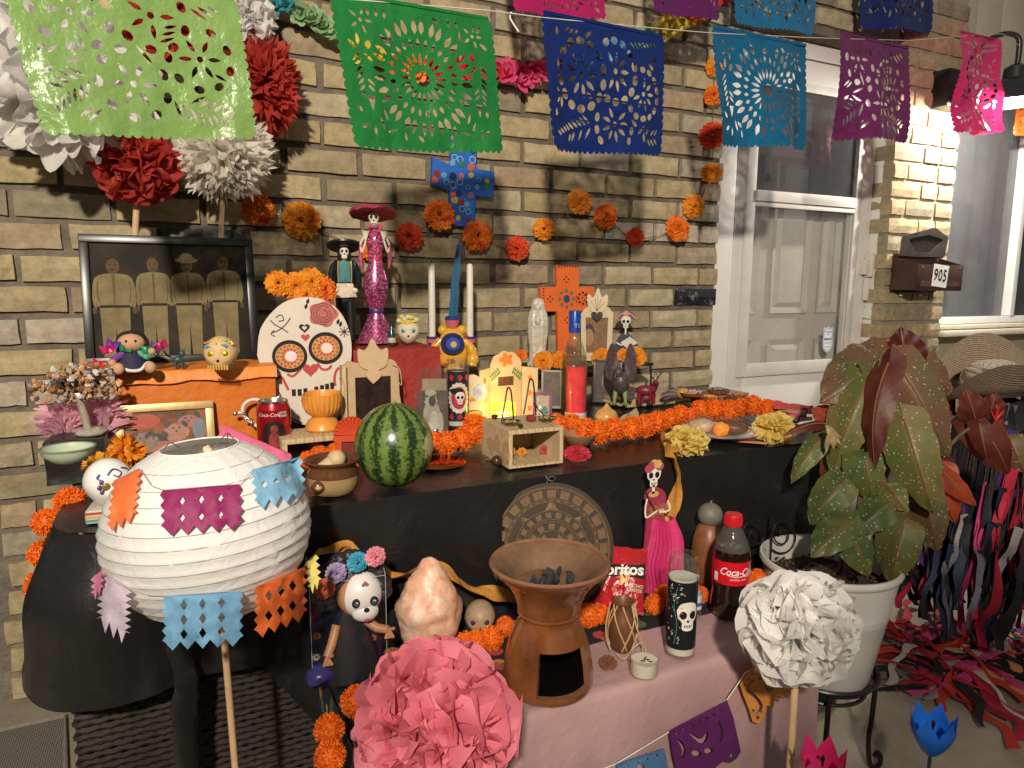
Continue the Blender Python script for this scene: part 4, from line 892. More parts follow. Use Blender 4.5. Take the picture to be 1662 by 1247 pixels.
# rag doll seated on the orange riser
k0 = onZ(214, 603, .957)
t = pth('rag_doll', 'rag doll with ribbon bows and dark dress sitting on the orange box', 'doll', k0)
SKN = M((.5, .28, .16), .7, .08, 40); mb = MB(); E(mb, 2, 48, 20, 15, 14, -14); parts(t, ('head', mb, SKN))
mb = MB(); E(mb, 3, 53, 22, 14, 13, -9); E(mb, 20, 44, 8, 14, 8, -8); E(mb, -15, 42, 6, 12, 7, -8); parts(t, ('hair', mb, M((.015, .012, .012), .7)))
mb = MB(); [E(mb, x, 51, 2, 2.4, 1.5, -26.5, n=8, k=6) for x in (-5, 8)]; parts(t, ('eye', mb, INK))
mb = MB(); mb.add(*lathe([(30, 2), (26, 10), (17, 22), (11, 36), (2, 38)], 20), X=TR(0, -8, 0)); crinkle(mb, 3, .08); parts(t, ('dress', mb, M((.02, .018, .05), .7, .3, 90)))
mb = MB(); mb.add(*tube(smoothpath([(-34, -22, 3), (-22, -34, 14), (-4, -38, 6), (12, -36, 6), (24, -36, 17), (36, -24, 6)], 6), 2.6, 6)); parts(t, ('lace_hem', mb, M((.7, .66, .62), .8)))
for x in (-16, 24): mb = MB(); mb.add(*tube([(x*.5, -12, 8), (x, -30, 8), (x+(-2 if x < 0 else 2), -42, 10)], [6, 7, 8], 10)); E(mb, x-(2 if x < 0 else -2), 10, 8.5, 9.5, 8, -44); parts(t, ('leg', mb, SKN))
for x, c in ((-26, (.22, .05, .32)), (30, (.1, .35, .25))): mb = MB(); mb.add(*tube([(x*.35, -12, 32), (x*.8, -20, 24), (x, -28, 30 if x > 0 else 20)], [5, 5, 5.5], 8)); E(mb, x, 34 if x > 0 else 18, 6, 6, 6, -30, 1); ob('arm', mb, [M(c, .7, .2, 90), SKN], t)
for x, z, c, r in ((-24, 48, (.16, .03, .3), .3), (-32, 40, (.55, .02, .12), -.3), (-6, 42, (.01, .22, .08), .2), (24, 38, (.01, .25, .1), -.2), (36, 40, (.08, .02, .12), .4), (44, 44, (.4, .02, .1), -.4), (-44, 18, (.5, .02, .05), .2)):
    mb = MB(); flat(mb, [(-9, -7), (9, -8), (11, 6), (0, 3), (-10, 8)], grid=5); mb.map(lambda p: (p.x*.9, 3*sin(p.x*.4), p.z)); o = ob('ribbon', mb, M(c, .35, .1), t, X=TR(x, -24, z, ry=r))
t = pth('small_folk_animal', 'tiny dark painted wooden animal figurine between the rag doll and the sugar skull', 'figurine', onZ(290, 598, .957))
mb = MB(); E(mb, 0, 14, 8, 6, 5); E(mb, 6, 24, 5, 6, 4, -2); mb.add(*tube([(6, -2, 28), (5, -2, 35)], [1.8, .4], 6)); mb.add(*tube([(9, -2, 27), (11, -2, 34)], [1.8, .4], 6)); mb.add(*tube([(-7, 0, 16), (-16, 0, 22), (-22, 0, 33)], [2, 1.6, .4], 6)); parts(t, ('body', mb, M((.03, .07, .07), .4, .6, 300)))
for x in (-5, -2, 5, 8): mb = one(*tube([(x, -2 if x % 2 else 2, 12), (x+1, -2 if x % 2 else 2, 0)], [2, 1.6], 6)); parts(t, ('leg', mb, M((.05, .06, .07), .4)))
def skull3d(t, w, bone, eye, trim=()):
    """a moulded skull w units wide standing on z 0"""
    mb = MB(); mb.add(*ball(1, 28, 20)); 
    def fn(p):
        x, y, z = p; f = 1-.22*max(0, -z)*(1 if y < .5 else .6); x *= f; 
        for s in (-1, 1):
            d = (x-s*.36)**2+(z-.05)**2
            if y < 0: y += .22*math.exp(-d/.035)
        if y < 0: y += .14*math.exp(-((x/.12)**2+((z+.32)/.14)**2)); 
        if y < 0 and -.85 < z < -.45: y += .05*abs(sin(x*16))
        return (x*w*.5, y*w*.58, max(-.95, z)*w*.55+w*.52)
    mb.map(fn); parts(t, ('cranium', mb, bone, 70))
    for s in (-1, 1): mb = MB(); mb.add(*ball(1, 14, 8), X=TR(s*.18*w, -.43*w, .55*w, s=(.125*w, .05*w, .11*w))); parts(t, ('eye', mb, eye))
    mb = MB(); mb.add(*ball(1, 10, 6), X=TR(0, -.49*w, .345*w, s=(.05*w, .03*w, .06*w))); parts(t, ('nose', mb, INK))
t = pth('sugar_skull', 'cream sugar skull with gold sequin eyes at the right end of the orange box', 'sugar skull', onZ(360, 601, .957), rz=-.25)
skull3d(t, 52, M((.62, .42, .2), .6, .06, 40, .1, 90), M((.6, .42, .03), .25, .4, 300, metal=.7))
for x, z, c in ((-16, 46, (.65, .18, .1)), (-4, 50, (.6, .45, .1)), (8, 50, (.25, .45, .2)), (18, 45, (.7, .5, .2)), (-14, 41, (.05, .25, .4)), (-2, 42, (.05, .25, .4)), (10, 41, (.05, .25, .4))): mb = MB(); [E(mb, x+random.uniform(-4, 4), z+random.uniform(-2, 2), 3, 1.6, 2, -23 if z < 45 else -17, n=8, k=5, rot=random.uniform(-1, 1)) for _ in range(4)]; parts(t, ('icing', mb, M(c, .5)))
mb = MB(); [mb.add(*tube([(x, -28, 4), (x, -29, 11)], 1.5, 6)) for x in range(-14, 15, 4)]; parts(t, ('teeth', mb, M((.65, .42, .08), .4)))
# gem tree with the pink boa, green dish and gold tissue flowers at the left end
st = thing('black_pedestal', 'small black cloth covered pedestal under the gem tree', 'pedestal', onZ(118, 800, .755)+Vector((.0, .12, 0)))
mb = one(*clothbox((-.05, -.05, 0), (.05, .05, .085), 6)); crinkle(mb, .004, 20); parts(st, ('cover', mb, BLK)); zt = .841
p = onY(147, 742, st.location.y+.0); p.z = zt+.001
t = pth('gem_tree', 'ornamental wire tree covered in brown and clear stone chips', 'ornament tree', p)
mb = one(*tube(smoothpath([(0, 0, 0), (-2, 0, 22), (-6, 1, 45), (-10, 0, 66), (-12, 0, 88)], 4), [8, 7, 6.5, 6, 6, 6, 5.5, 5.5, 5, 5, 4.5, 4.5, 4, 4, 3.5, 3, 2.5], 10)); crinkle(mb, 1.2, .3); parts(t, ('trunk', mb, M((.3, .25, .19), .7, .3, 200, .3, 300)))
mb = MB(); E(mb, 4, 3, 24, 9, 20); crinkle(mb, 4, .1); parts(t, ('rock_base', mb, M((.3, .27, .22), .8, .3, 150)))
tips = []
for i in range(46): a = random.uniform(0, 6.3); r = sqrt(random.random())*56; z = 84+random.uniform(-26, 36)*sqrt(max(.1, 1-(r/62)**2)); tips.append(Vector((-16+r*cos(a), .55*r*sin(a), z)))
mb = MB()
for q in tips[::2]: mb.add(*tube([(-11, 0, 68), tuple((Vector((-11, 0, 72))+q)/2+Vector((0, 0, 6))), tuple(q)], .9, 5))
parts(t, ('branch', mb, M((.25, .2, .12), .4, metal=.7)))
GEM = [M(c, .12, .2, 200, coat=.5) for c in ((.28, .12, .05), (.55, .5, .45), (.4, .2, .08), (.12, .07, .05), (.6, .42, .3), (.35, .3, .26), (.5, .25, .1))]; GM = []
for i in range(14):
    mb = MB(); mb.add(*ball(1, 6, 4)); rn = random.Random(i); mb.map(lambda p: Vector((p.x*1.0, p.y*.5, p.z*.8))*rn.uniform(.75, 1.25)); me = mb.mesh('stone_chip', False); me.materials.append(GEM[i % 7]); GM.append(me)
for i in range(290):
    q = random.choice(tips); inst('stone_chip', random.choice(GM), t, TR(q.x+random.uniform(-10, 10), q.y+random.uniform(-8, 8), q.z+random.uniform(-10, 9), random.uniform(0, 6), random.uniform(0, 6), random.uniform(0, 6), random.uniform(4.2, 6.8)))
p = onY(150, 745, st.location.y+.07); t = pth('feather_boa', 'fluffy pale pink feather bundle behind the gem tree', 'feathers', p)
for cx, cz, hgt, n in ((-34, 76, 60, 200), (18, 80, 62, 200)):
    mb = MB()
    for i in range(n):
        a = random.uniform(-1.1, 1.1); b = random.uniform(-.8, .8); l = hgt*random.uniform(.6, 1.05); d = Vector((sin(a)*.75, sin(b)*.6-.35, cos(a)*.9)); q = Vector((cx+random.uniform(-10, 10), random.uniform(-8, 8), cz-30+random.uniform(-18, 18))); s = Vector((cos(a), 0, -sin(a)))*random.uniform(1.5, 3)
        m_ = q+d*l*.55+Vector((0, 0, 4)); e = q+d*l+Vector((random.uniform(-5, 5), 0, -6)); mb.add([q-s*.5, q+s*.5, m_+s*1.6, m_-s*1.6, e+s*.5, e-s*.5], [(0, 1, 2, 3), (3, 2, 4, 5)])
    parts(t, ('plume', mb, M((.85, .5, .6), .8, .1, 40, transl=.4)))
p = onZ(96, 752, zt)+Vector((.0, -.02, 0)); t = pth('green_dish', 'pale green enamel dish on the pedestal left of the gem tree', 'dish', onY(112, 752, p.y))
mb = one(*lathe([(8, 0), (22, 4), (36, 16), (39, 26), (37, 26), (33, 17), (20, 7), (0, 5)], 28, True)); parts(t, ('bowl', mb, M((.4, .46, .33), .35, .08, 50)))
mb = one(*tube([(39*cos(a), 39*sin(a), 26) for a in (2*pi*i/28 for i in range(29))], 1.8, 6, False)); parts(t, ('rim', mb, M((.16, .2, .14), .35)))
for x, y, r, c in ((204, 735, 32, (.85, .32, .02)), (162, 757, 26, (.82, .42, .03)), (190, 764, 24, (.55, .2, .02))):
    p = onZ(x, 800, .755)+Vector((0, .06, 0)); p = onY(x, y, p.y); pompom({204: 'orange gold tissue flower with the tallest petals beside the gem tree', 162: 'yellow gold tissue flower at the foot of the gem tree', 190: 'brownish orange tissue flower tucked between the two gold ones'}[x], p, r*mpp(p), c, 60, 'zig', group='gold tissue flowers by the gem tree', tl=.4)
# white painted skull on a box
p = onZ(165, 850, .755); bx = thing('painted_box', 'small box painted in coloured stripes under the white skull', 'box', p+Vector((.01, .03, 0)), -.1)
mb = one(*box((-.03, -.028, 0), (.035, .03, .022), .002)); ob('carton', mb, M((.55, .5, .42), .6), bx)
for i, c in enumerate(((.05, .3, .35), (.6, .35, .05), (.4, .05, .06))): ob('stripe', one(*box((-.0305, -.0285, .003+i*.006), (.0355, .0305, .007+i*.006))), M(c, .6), bx)
t = pth('painted_skull', 'white ceramic skull painted with flowers left of the paper lantern', 'skull', p+Vector((.012, .028, .022)), rz=.45)
skull3d(t, 72, M((.78, .76, .74), .25, .04, 40, coat=.4), M((.2, .14, .02), .3, .3, 200))
for s in (-1, 1):
    mb = MB()
    for i in range(8): a = 2*pi*i/8; E(mb, s*13+12*cos(a), 40+11*sin(a), 4.2, 4.2, 2, -31, n=8, k=5)
    parts(t, ('petal_ring', mb, M((.12, .06, .16), .3)))
mb = MB(); stroke(mb, [(-14, 58), (-4, 66), (6, 60), (0, 54), (-6, 58)], 2); stroke(mb, [(8, 66), (18, 62), (20, 54), (13, 52)], 2); stroke(mb, [(-22, 60), (-26, 54), (-20, 50)], 2); mb.map(lambda p: (p.x, -sqrt(max(60, 42**2*(1-(p.x/38)**2-((p.z-38)/41)**2)))-.8, p.z)); parts(t, ('scrollwork', mb, M((.06, .05, .2), .4)))
mb = MB(); [E(mb, x, 12, 1.6, 3, 1, -34, n=8, k=5) for x in range(-12, 13, 4)]; parts(t, ('teeth', mb, INK))
g = thing('marigold_garland', 'orange tissue garland draped down the left end of the black cloth', 'flower garland', onZ(110, 815, .76))
for i, (x, y, r, dy) in enumerate(((114, 814, 27, .04), (76, 848, 25, .03), (70, 898, 25, .05), (62, 946, 22, .07), (60, 990, 20, .1), (56, 955, 18, .12))):
    q = onY(x, y, g.location.y+dy); inst('flower', FRG[i % 3], g, Matrix.Translation(q-g.location) @ rndrot() @ Matrix.Scale(mpp(q)*r, 4))
# gold framed print of dogs
p = onZ(272, 745, .755); p.y = -.50; p = Vector((p.x, -.485, .757)); p.x = onY(270, 700, -.485).x
t = thing('gold_framed_print', 'gold framed photo of small dogs leaning on the orange box', 'framed photo', p, -.02, 1, None, radians(-10)); w_ = .195
framed(t, w_, .128, .017, .014, M((.5, .34, .15), .4, .15, 60, metal=.4), M((.2, .07, .03), .25, .6, 22))
for x, z, rx, rz, c in ((-.045, .045, .03, .022, (.2, .14, .11)), (-.02, .045, .022, .018, (.04, .03, .03)), (.02, .062, .026, .02, (.33, .16, .12)), (.045, .085, .022, .014, (.3, .12, .1)), (-.04, .09, .03, .016, (.35, .05, .02)), (0, .033, .06, .012, (.35, .12, .08)), (.066, .066, .014, .024, (.16, .17, .2))): ob('printed_shape', flat(MB(), ell(x, z, rx, rz, 14), y=-.007-.0003*random.random()), M(c, .3, .2, 60), t)
for x, z in ((.02, .068), (.045, .088), (-.045, .05), (-.02, .048)):
    mb = MB(); [flat(mb, ell(x+dx, z+dz, .0022, .0022, 7), y=-.0078) for dx, dz in ((-.006, .004), (.006, .004), (0, -.003))]; [flat(mb, ell(x+dx, z+.012, .005, .009, 8, dx*40), y=-.0076) for dx in (-.017, .017)]; parts(t, ('printed_face', mb, M((.03, .018, .014), .4)))
# big skull board with marigolds behind
p, yb_ = stand(503, -.43, .757); t = pth('skull_board', 'large white wooden skull board with a painted rose and mirrored eyes', 'skull board', p, rx=radians(-5)); Lc = lambda x, y: (x-503, yb_-y)
def LL(*xy): return [Lc(xy[i], xy[i+1]) for i in range(0, len(xy), 2)]
mb = MB(); out = spl(LL(428, 575, 434, 535, 455, 505, 480, 488, 512, 484, 540, 492, 562, 515, 573, 550, 572, 590, 560, 625, 558, 650, 553, 675, 530, 690, 500, 690, 478, 682, 465, 665, 460, 645, 447, 625, 436, 605), 4); flat(mb, out, dep=4); parts(t, ('board', mb, M((.58, .51, .43), .55, .06, 20)))
for cx, cy in ((477, 578), (533, 566)):
    X, Z = Lc(cx, cy); mb = flat(MB(), ell(X, Z, 27, 26, 28), [ell(X, Z, 22, 20, 28)], y=-.9); parts(t, ('eye_ring', mb, INK))
    mb = flat(MB(), ell(X, Z, 22, 20, 24), y=-.6); parts(t, ('iris', mb, M((.45, .25, .03), .5)))
    mb = MB(); [flat(mb, ell(X+18.5*cos(a), Z+17*sin(a), 2.2, n=8), y=-1) for a in (2*pi*i/16 for i in range(16))]; [flat(mb, lens(X, Z, 2*pi*i/14, 7, 4, 8), y=-1) for i in range(14)]; parts(t, ('painted_dots', mb, REDP))
    mb = flat(MB(), ell(X+2, Z, 9, 8.5, 16), y=-1.1); parts(t, ('mirror', mb, M((.8, .5, .5), .3, 0, metal=.5)))  # pink reflection put into the mirror's own colour
mb = MB(); X, Z = Lc(531, 511); flat(mb, [(X+22*(1+.1*cos(5*a))*cos(a), Z+20*(1+.1*cos(5*a))*sin(a)) for a in (2*pi*i/40 for i in range(40))], y=-.6)
for i, r in enumerate((19, 15, 11, 7)): stroke(mb, [(X+r*cos(a+i), Z+r*.9*sin(a+i)) for a in (j*.5 for j in range(11))], 1.6, -1, 1)
ob('rose', mb, [M((.42, .07, .05), .5, .15, 90), M((.12, .012, .012), .5)], t)
for hx, hy, hw in ((508, 600, 25), (502, 548, 14)): parts(t, ('heart', flat(MB(), heart(*Lc(hx, hy), hw), y=-.6), REDP))
mb = MB(); flat(mb, heart(*Lc(501, 533), 17), [heart(*Lc(501, 533), 8)], y=-.6)
for a in (LL(450, 520, 456, 527, 466, 533, 476, 540), LL(480, 517, 472, 528, 462, 536, 452, 540), LL(458, 516, 466, 512, 470, 520, 462, 522), LL(455, 536, 450, 542, 456, 546)): stroke(mb, a, 1.5, -.6)
X, Z = Lc(563, 540)
for i in range(4): a = pi*i/4; stroke(mb, [(X-9*cos(a), Z-9*sin(a)), (X+9*cos(a), Z+9*sin(a))], 1.4, -.6-.1*i)
for q in LL(506, 495, 503, 503, 552, 528, 556, 532): flat(mb, lens(*q, 1.2, 10, 5), y=-.7)
[flat(mb, poly(*[c for q in LL(x-3.2, y-6, x+3.2, y-6, x+3, y+5, x-3, y+5) for c in q]), y=-.6) for x, y in ((481, 637), (490, 637), (499, 636), (516, 634), (525, 632), (533, 630), (541, 628))]
stroke(mb, LL(446, 612, 449, 625, 458, 634, 462, 645, 463, 660, 470, 672, 480, 680, 492, 686), 1.6, -.7); stroke(mb, LL(553, 615, 556, 625, 553, 640, 556, 655), 1.6, -.7); parts(t, ('black_linework', mb, INK))
mb = MB(); [stroke(mb, a, 4, -.6) for a in (LL(455, 615, 462, 610, 468, 620, 473, 632), LL(472, 606, 480, 610, 488, 604, 494, 597), LL(519, 590, 526, 600, 536, 600, 541, 594), LL(553, 598, 547, 606, 545, 618, 546, 628))]; parts(t, ('red_scrolls', mb, REDP))
t = pth('marigold_bunch', 'bunch of five orange cloth marigolds standing behind the skull board', 'flowers', Vector((onY(490, 500, -.30).x, -.32, .757)))
q0 = Vector(t.location)
for x, y, r in ((452, 460, 21), (482, 466, 25), (506, 459, 25), (527, 470, 22), (498, 480, 20)): q = onY(x, y, -.34-.02*(y > 470)); inst('flower', RF_YL[x % 3] if x != 527 else RF_OR[0], t, Matrix.Rotation(-t.rotation_euler.z, 4, 'Z') @ Matrix.Translation((q-q0)/t.scale[0]) @ Matrix.Rotation(random.uniform(-.4, .2), 4, 'X') @ Matrix.Rotation(random.uniform(-.5, .5), 4, 'Z') @ Matrix.Scale(r*.95, 4))
mb = MB(); [mb.add(*tube([(x-490, -6, 130+8*(x % 3)), ((x-490)*.4, 0, 60), ((x-490)*.2, 0, 0)], 1.5, 6)) for x in (455, 482, 506, 527)]; parts(t, ('stem', mb, M((.04, .08, .03), .6)))
# skeleton musician and pink skeleton lady on the red riser
RT = .983
p = Vector((onY(563, 560, -.20).x, -.20, RT)); t = pth('skeleton_musician', 'skeleton musician figurine in black hat and jacket with teal shirt', 'figurine', p)
def LM(x0, y0): return lambda x, y: (x-x0, y0-y)
zb = lambda y, p=p: (onY(563, y, -.20).z-RT)/mpp(p)
BLKP = M((.012, .012, .014), .35, .1)
mb = MB(); mb.add(*lathe([(1, 0), (22, -2), (27, 1), (27.5, 4), (22, 2), (10, 3), (9, 8), (6, 13), (0, 15)], 26), X=TR(0, 0, zb(402), rx=-.32)); parts(t, ('hat', mb, BLKP))
mb = MB(); E(mb, 0, zb(409), 7.5, 8.5, 7.5); E(mb, 0, zb(417), 5, 5, 5.5, -1.5); parts(t, ('skull', mb, BONE))
mb = MB(); [E(mb, s*3, zb(408), 2.1, 2.2, 1.2, -6.8, n=8, k=6) for s in (-1, 1)]; E(mb, 0, zb(413), 1, 1.4, .8, -7, n=8, k=5); E(mb, -8, zb(416), 3, 8, 5, 2); E(mb, 8, zb(416), 3, 8, 5, 2); parts(t, ('eye_and_hair', mb, INK))
mb = MB(); mb.add(*lathe([(15, zb(490)), (17, zb(470)), (16, zb(450)), (19, zb(430)), (16, zb(423)), (6, zb(420))], 20), X=TR(s=(1, .6, 1))); parts(t, ('jacket', mb, BLKP))
for s in (-1, 1): mb = one(*tube(smoothpath([(s*15, 0, zb(428)), (s*21, -1, zb(445)), (s*20, -8, zb(462)), (s*15, -13, zb(470))], 4), 5, 8)); E(mb, s*15, zb(471), 5, 5, 4, -14, 1); ob('arm', mb, [BLKP, BONE], t)
mb = flat(MB(), [(-8, zb(425)), (8, zb(425)), (9, zb(458)), (-9, zb(458))], grid=6); mb.map(lambda p: (p.x, -11-.3*(8-abs(p.x))*.3, p.z)); parts(t, ('shirt', mb, M((.03, .16, .17), .5, .2, 100)))
for s in (-1, 1): mb = one(*tube([(s*9.5, -10, zb(424)), (s*10.5, -12.5, zb(440)), (s*10, -12, zb(459))], 1, 5)); parts(t, ('gold_braid', mb, GOLD))
mb = MB(); flat(mb, [(-13, zb(460)), (12, zb(460)), (18, zb(482)), (-17, zb(484))], grid=5); mb.map(lambda p: (p.x, -13-1.2*sin(p.x*1.3), p.z)); parts(t, ('accordion', mb, M((.6, .5, .36), .5, .15, 150)))
for s in (-1, 1): mb = one(*tube([(s*7, 0, zb(485)), (s*7.5, 0, 20), (s*8, -2, 3)], [8.5, 7, 5.5], 10)); E(mb, s*8, 3, 5.5, 3, 9, -5); parts(t, ('trouser_leg', mb, BLKP))
p = Vector((onY(612, 555, -.24).x, -.24, RT)); t = pth('skeleton_lady', 'tall skeleton lady figurine in pink wide hat and sequined mermaid gown', 'figurine', p); zb = lambda y: (onY(612, y, -.24).z-RT)/mpp(p)
PKB = M((.5, .06, .12), .6, .3, 120)
mb = MB(); mb.add(*lathe([(6, 4), (12, 5), (36, 2), (37, 5), (34, 8), (14, 11), (11, 15), (0, 17)], 30), X=TR(-2, 0, zb(351), rx=-.22)); mb.add(*[(lambda q: q)(tube([(35*cos(a)-2, 35*sin(a), zb(352)+5+1.5*sin(9*a)-7.5*sin(a)) for a in (2*pi*i/60 for i in range(61))], 2.4, 5, False))][0]); parts(t, ('hat', mb, M((.33, .04, .09), .7, .3, 90)))
mb = MB(); E(mb, -1, zb(353), 8.5, 10, 8.5); E(mb, -1, zb(362), 6, 6, 6, -1.5); parts(t, ('skull', mb, BONE))
mb = MB(); [E(mb, -1+s*3.4, zb(353), 2.6, 2.8, 1.3, -7.8, n=8, k=6) for s in (-1, 1)]; E(mb, -1, zb(359), 1.2, 1.7, .8, -8, n=8, k=5); [E(mb, -1+i*1.6, zb(364), .5, 1.4, .6, -7.2, n=6, k=4) for i in (-2, -1, 0, 1, 2)]; parts(t, ('eye_socket', mb, INK))
def seq(N, L, b, g):
    v = tex(N, L, g.outputs['Position'], 'Voronoi', 260); w_ = tex(N, L, g.outputs['Position'], 'Checker', 90); r = ramp(N, [(0, (.55, .06, .16)), (.35, (.3, .03, .14)), (.55, (.05, .03, .12)), (.8, (.6, .2, .3))]); sp = N.new('ShaderNodeSeparateColor'); L.new(v.outputs['Color'], sp.inputs[0]); L.new(sp.outputs[0], r.inputs[0]); L.new(r.outputs[0], b.inputs['Base Color']); bumpin(N, L, b, sp.outputs[1], .8, .003)
SEQ = custom('sequins', seq, .25, Metallic=.5)
mb = MB(); mb.add(*lathe([(4, zb(368)), (13, zb(378)), (14, zb(392)), (11, zb(412)), (11, zb(430)), (17, zb(445)), (20, zb(462)), (18, zb(480)), (11, zb(502)), (10, zb(508)), (16, zb(520)), (25, zb(538)), (32, 3), (34, 0)], 32), X=TR(s=(1, .7, 1))); mb.f = [f[::-1] for f in mb.f]; parts(t, ('gown', mb, SEQ))
mb = MB()
for i in range(70): z = zb(random.uniform(366, 450)); a = random.uniform(0, 6.3); r = 13 if z > zb(395) else 10; E(mb, r*cos(a)*.9, z, random.uniform(2.5, 4.5), random.uniform(2, 3.5), 3, r*.7*sin(a), n=6, k=5)
parts(t, ('feather_boa', mb, M((.55, .06, .13), .8, .3, 80)))
mb = one(*lathe([(12, zb(508)), (12.5, zb(505)), (11.5, zb(502))], 20)); mb.map(lambda q: (q.x, q.y*.72, q.z)); parts(t, ('sash', mb, M((.03, .02, .12), .4)))
for s in (-1, 1):
    mb = one(*tube(smoothpath([(s*12, -2, zb(378)), (s*22, -3, zb(396)), (s*20, -6, zb(410)), (s*14, -11, zb(392))], 4), 1.8, 6)); [mb.add(*tube([(s*14, -11, zb(392)), (s*14+i*1.6, -13, zb(382)), (s*14+i*2.2, -13, zb(376))], .8, 5)) for i in (-2, -1, 0, 1, 2)]; parts(t, ('bone_arm', mb, BONE))
    mb = one(*tube([(s*22, -3, zb(398)), (s*23, -3, zb(420)), (s*21, -3, zb(436))], [2.5, 3.5, 1.5], 6)); parts(t, ('shawl_fringe', mb, PKB))
# flower-crowned little skull and dark bottle beside it on the red riser's right end
p = Vector((onY(663, 556, -.30).x, -.30, RT)); t = pth('flower_crowned_skull', 'small cream skull with blue sequin eyes and yellow bow on the red box', 'sugar skull', p); skull3d(t, 38, M((.62, .55, .4), .65, .08, 60, .15, 100), M((.02, .2, .3), .25, .4, 300))
mb = MB(); [E(mb, -14+i*4.6, 38+random.uniform(0, 6)-.02*(i-3)**2*8, 5, 4, 5, -8+random.uniform(-5, 6), i % 3, 8, 6) for i in range(7)]; ob('flower_crown', mb, [M((.55, .6, .35), .6), M((.7, .5, .1), .5), M((.6, .55, .45), .6)], t)
mb = MB(); flat(mb, [(-18, 34), (-2, 32), (14, 36), (16, 40), (-2, 37), (-17, 39)], y=-18); mb.map(lambda q: (q.x, -20+.03*q.x*q.x, q.z)); parts(t, ('bow_ribbon', mb, M((.7, .5, .05), .3)))
p = Vector((onY(636, 558, -.33).x, -.33, RT)); t = pth('dark_green_figure', 'little dark green bottle figure left of the flower-crowned skull', 'bottle', p)
parts(t, ('body', one(*lathe([(6, 0), (6.5, 2), (6, 20), (3, 27), (2.5, 33), (0, 34)], 14, True)), M((.01, .05, .03), .2, .3, 200)), ('label', one(*lathe([(6.7, 4), (6.7, 12)], 14)), M((.5, .45, .38), .5)))
# ================================================================ altar, middle and right
TT = .757
def S_(x, Y, z=TT): p, y0 = stand(x, Y, z); return p, y0, (lambda X, Yp: (X-x, y0-Yp)), (lambda *q: [(q[i]-x, y0-q[i+1]) for i in range(0, len(q), 2)])
# candelabra
p, y0, l, LL = S_(735, -.22); Z = lambda y: y0-y
t = pth('candelabra', 'yellow glazed folk art candelabra with blue disc and three tall candles', 'candelabra', p)
YG = M((.68, .36, .04), .2, .15, 40, coat=.6)
mb = MB(); mb.add(*lathe([(30, 0), (31, 4), (26, 20), (24, Z(612)), (18, Z(603)), (20, Z(592)), (25, Z(575)), (23, Z(555)), (15, Z(538)), (8, Z(532)), (0, Z(530))], 30)); mb.f = [f[::-1] for f in mb.f] if False else mb.f; mb.map(lambda q: (q.x, q.y*.6, q.z)); parts(t, ('body', mb, YG))
mb = MB(); mb.add(*lathe([(26, 4), (24, 20), (22, Z(612)), (19, Z(603))], 24)); mb.map(lambda q: (q.x*1.08, q.y*.66, q.z)); parts(t, ('skirt', mb, M((.35, .03, .03), .3)))
for s in (-1, 1):
    mb = MB(); E(mb, s*15, Z(536), 8, 8, 7); parts(t, ('knob', mb, YG))
    mb = one(*tube(smoothpath([(s*18, -4, Z(552)), (s*29, -6, Z(564)), (s*33, -6, Z(580)), (s*30, -8, Z(592))], 5), [7]*6+[8]*5+[9]*5, 12)); E(mb, s*32, Z(583), 10, 12, 9, -8); parts(t, ('arm', mb, YG))
    mb = MB(); mb.add(*lathe([(7, Z(560)), (9, Z(553)), (9, Z(546)), (7.5, Z(546))], 16), X=TR(s*30-2, 0, 0)); mb.add(*lathe([(9.2, Z(556)), (9.2, Z(550))], 16), 1, TR(s*30-2, 0, 0)); ob('cup', mb, [M((.03, .04, .2), .25), M((.6, .1, .12), .3)], t)
    x, y = (695, 431) if s < 0 else (763, 432)
    mb = MB(); mb.add(*lathe([(5.6, Z(550)), (5.4, Z(500)), (5, Z(437)), (3.6, Z(432)), (0, Z(431))], 16), X=TR(s*30-2, 0, 0)); parts(t, ('candle', mb, M((.66, .62, .54), .45, .05, sss=.15)))
    parts(t, ('wick', one(*tube([(s*30-2, 0, Z(432)), (s*30-1.4, 0, Z(427))], .7, 5)), INK))
mb = flat(MB(), ell(0, Z(556), 18.5, 17, 28), dep=5, y=-22); parts(t, ('blue_disc', mb, M((.02, .025, .12), .2, coat=.5)))
mb = flat(MB(), ell(1, Z(556), 11, 10, 22), dep=2, y=-23.5); parts(t, ('disc_ring', mb, M((.05, .08, .35), .2)))
mb = flat(MB(), ell(2, Z(557), 5, 5, 14), dep=2, y=-25); parts(t, ('disc_centre', mb, M((.6, .4, .1), .3)))
for x, z in ((-25, Z(556)), (-21, Z(572)), (25, Z(560)), (22, Z(545)), (0, Z(583)), (-12, Z(590)), (13, Z(590))):
    mb = MB(); [E(mb, x+2.4*cos(a), z+2.4*sin(a), 1.4, 1.4, 1, -19+abs(x)*.32, n=7, k=5) for a in (2*pi*i/5 for i in range(5))]; parts(t, ('painted_flower', mb, M((.5, .05, .06), .3)))
mb = one(*lathe([(7, Z(533)), (11, Z(524)), (11.5, Z(517)), (9, Z(517))], 18)); parts(t, ('top_cup', mb, M((.6, .12, .14), .3)))
mb = one(*lathe([(11.7, Z(520)), (11.7, Z(515)), (9, Z(514))], 18)); parts(t, ('cup_rim', mb, M((.03, .04, .22), .25)))
mb = one(*tube([(1, 0, Z(517)), (5, 1, Z(460)), (12, 3, Z(402))], [7.5, 6, 4.2], 4)); mb.map(lambda q: q); parts(t, ('twisted_candle', mb, M((.03, .13, .26), .4, .08), 20))
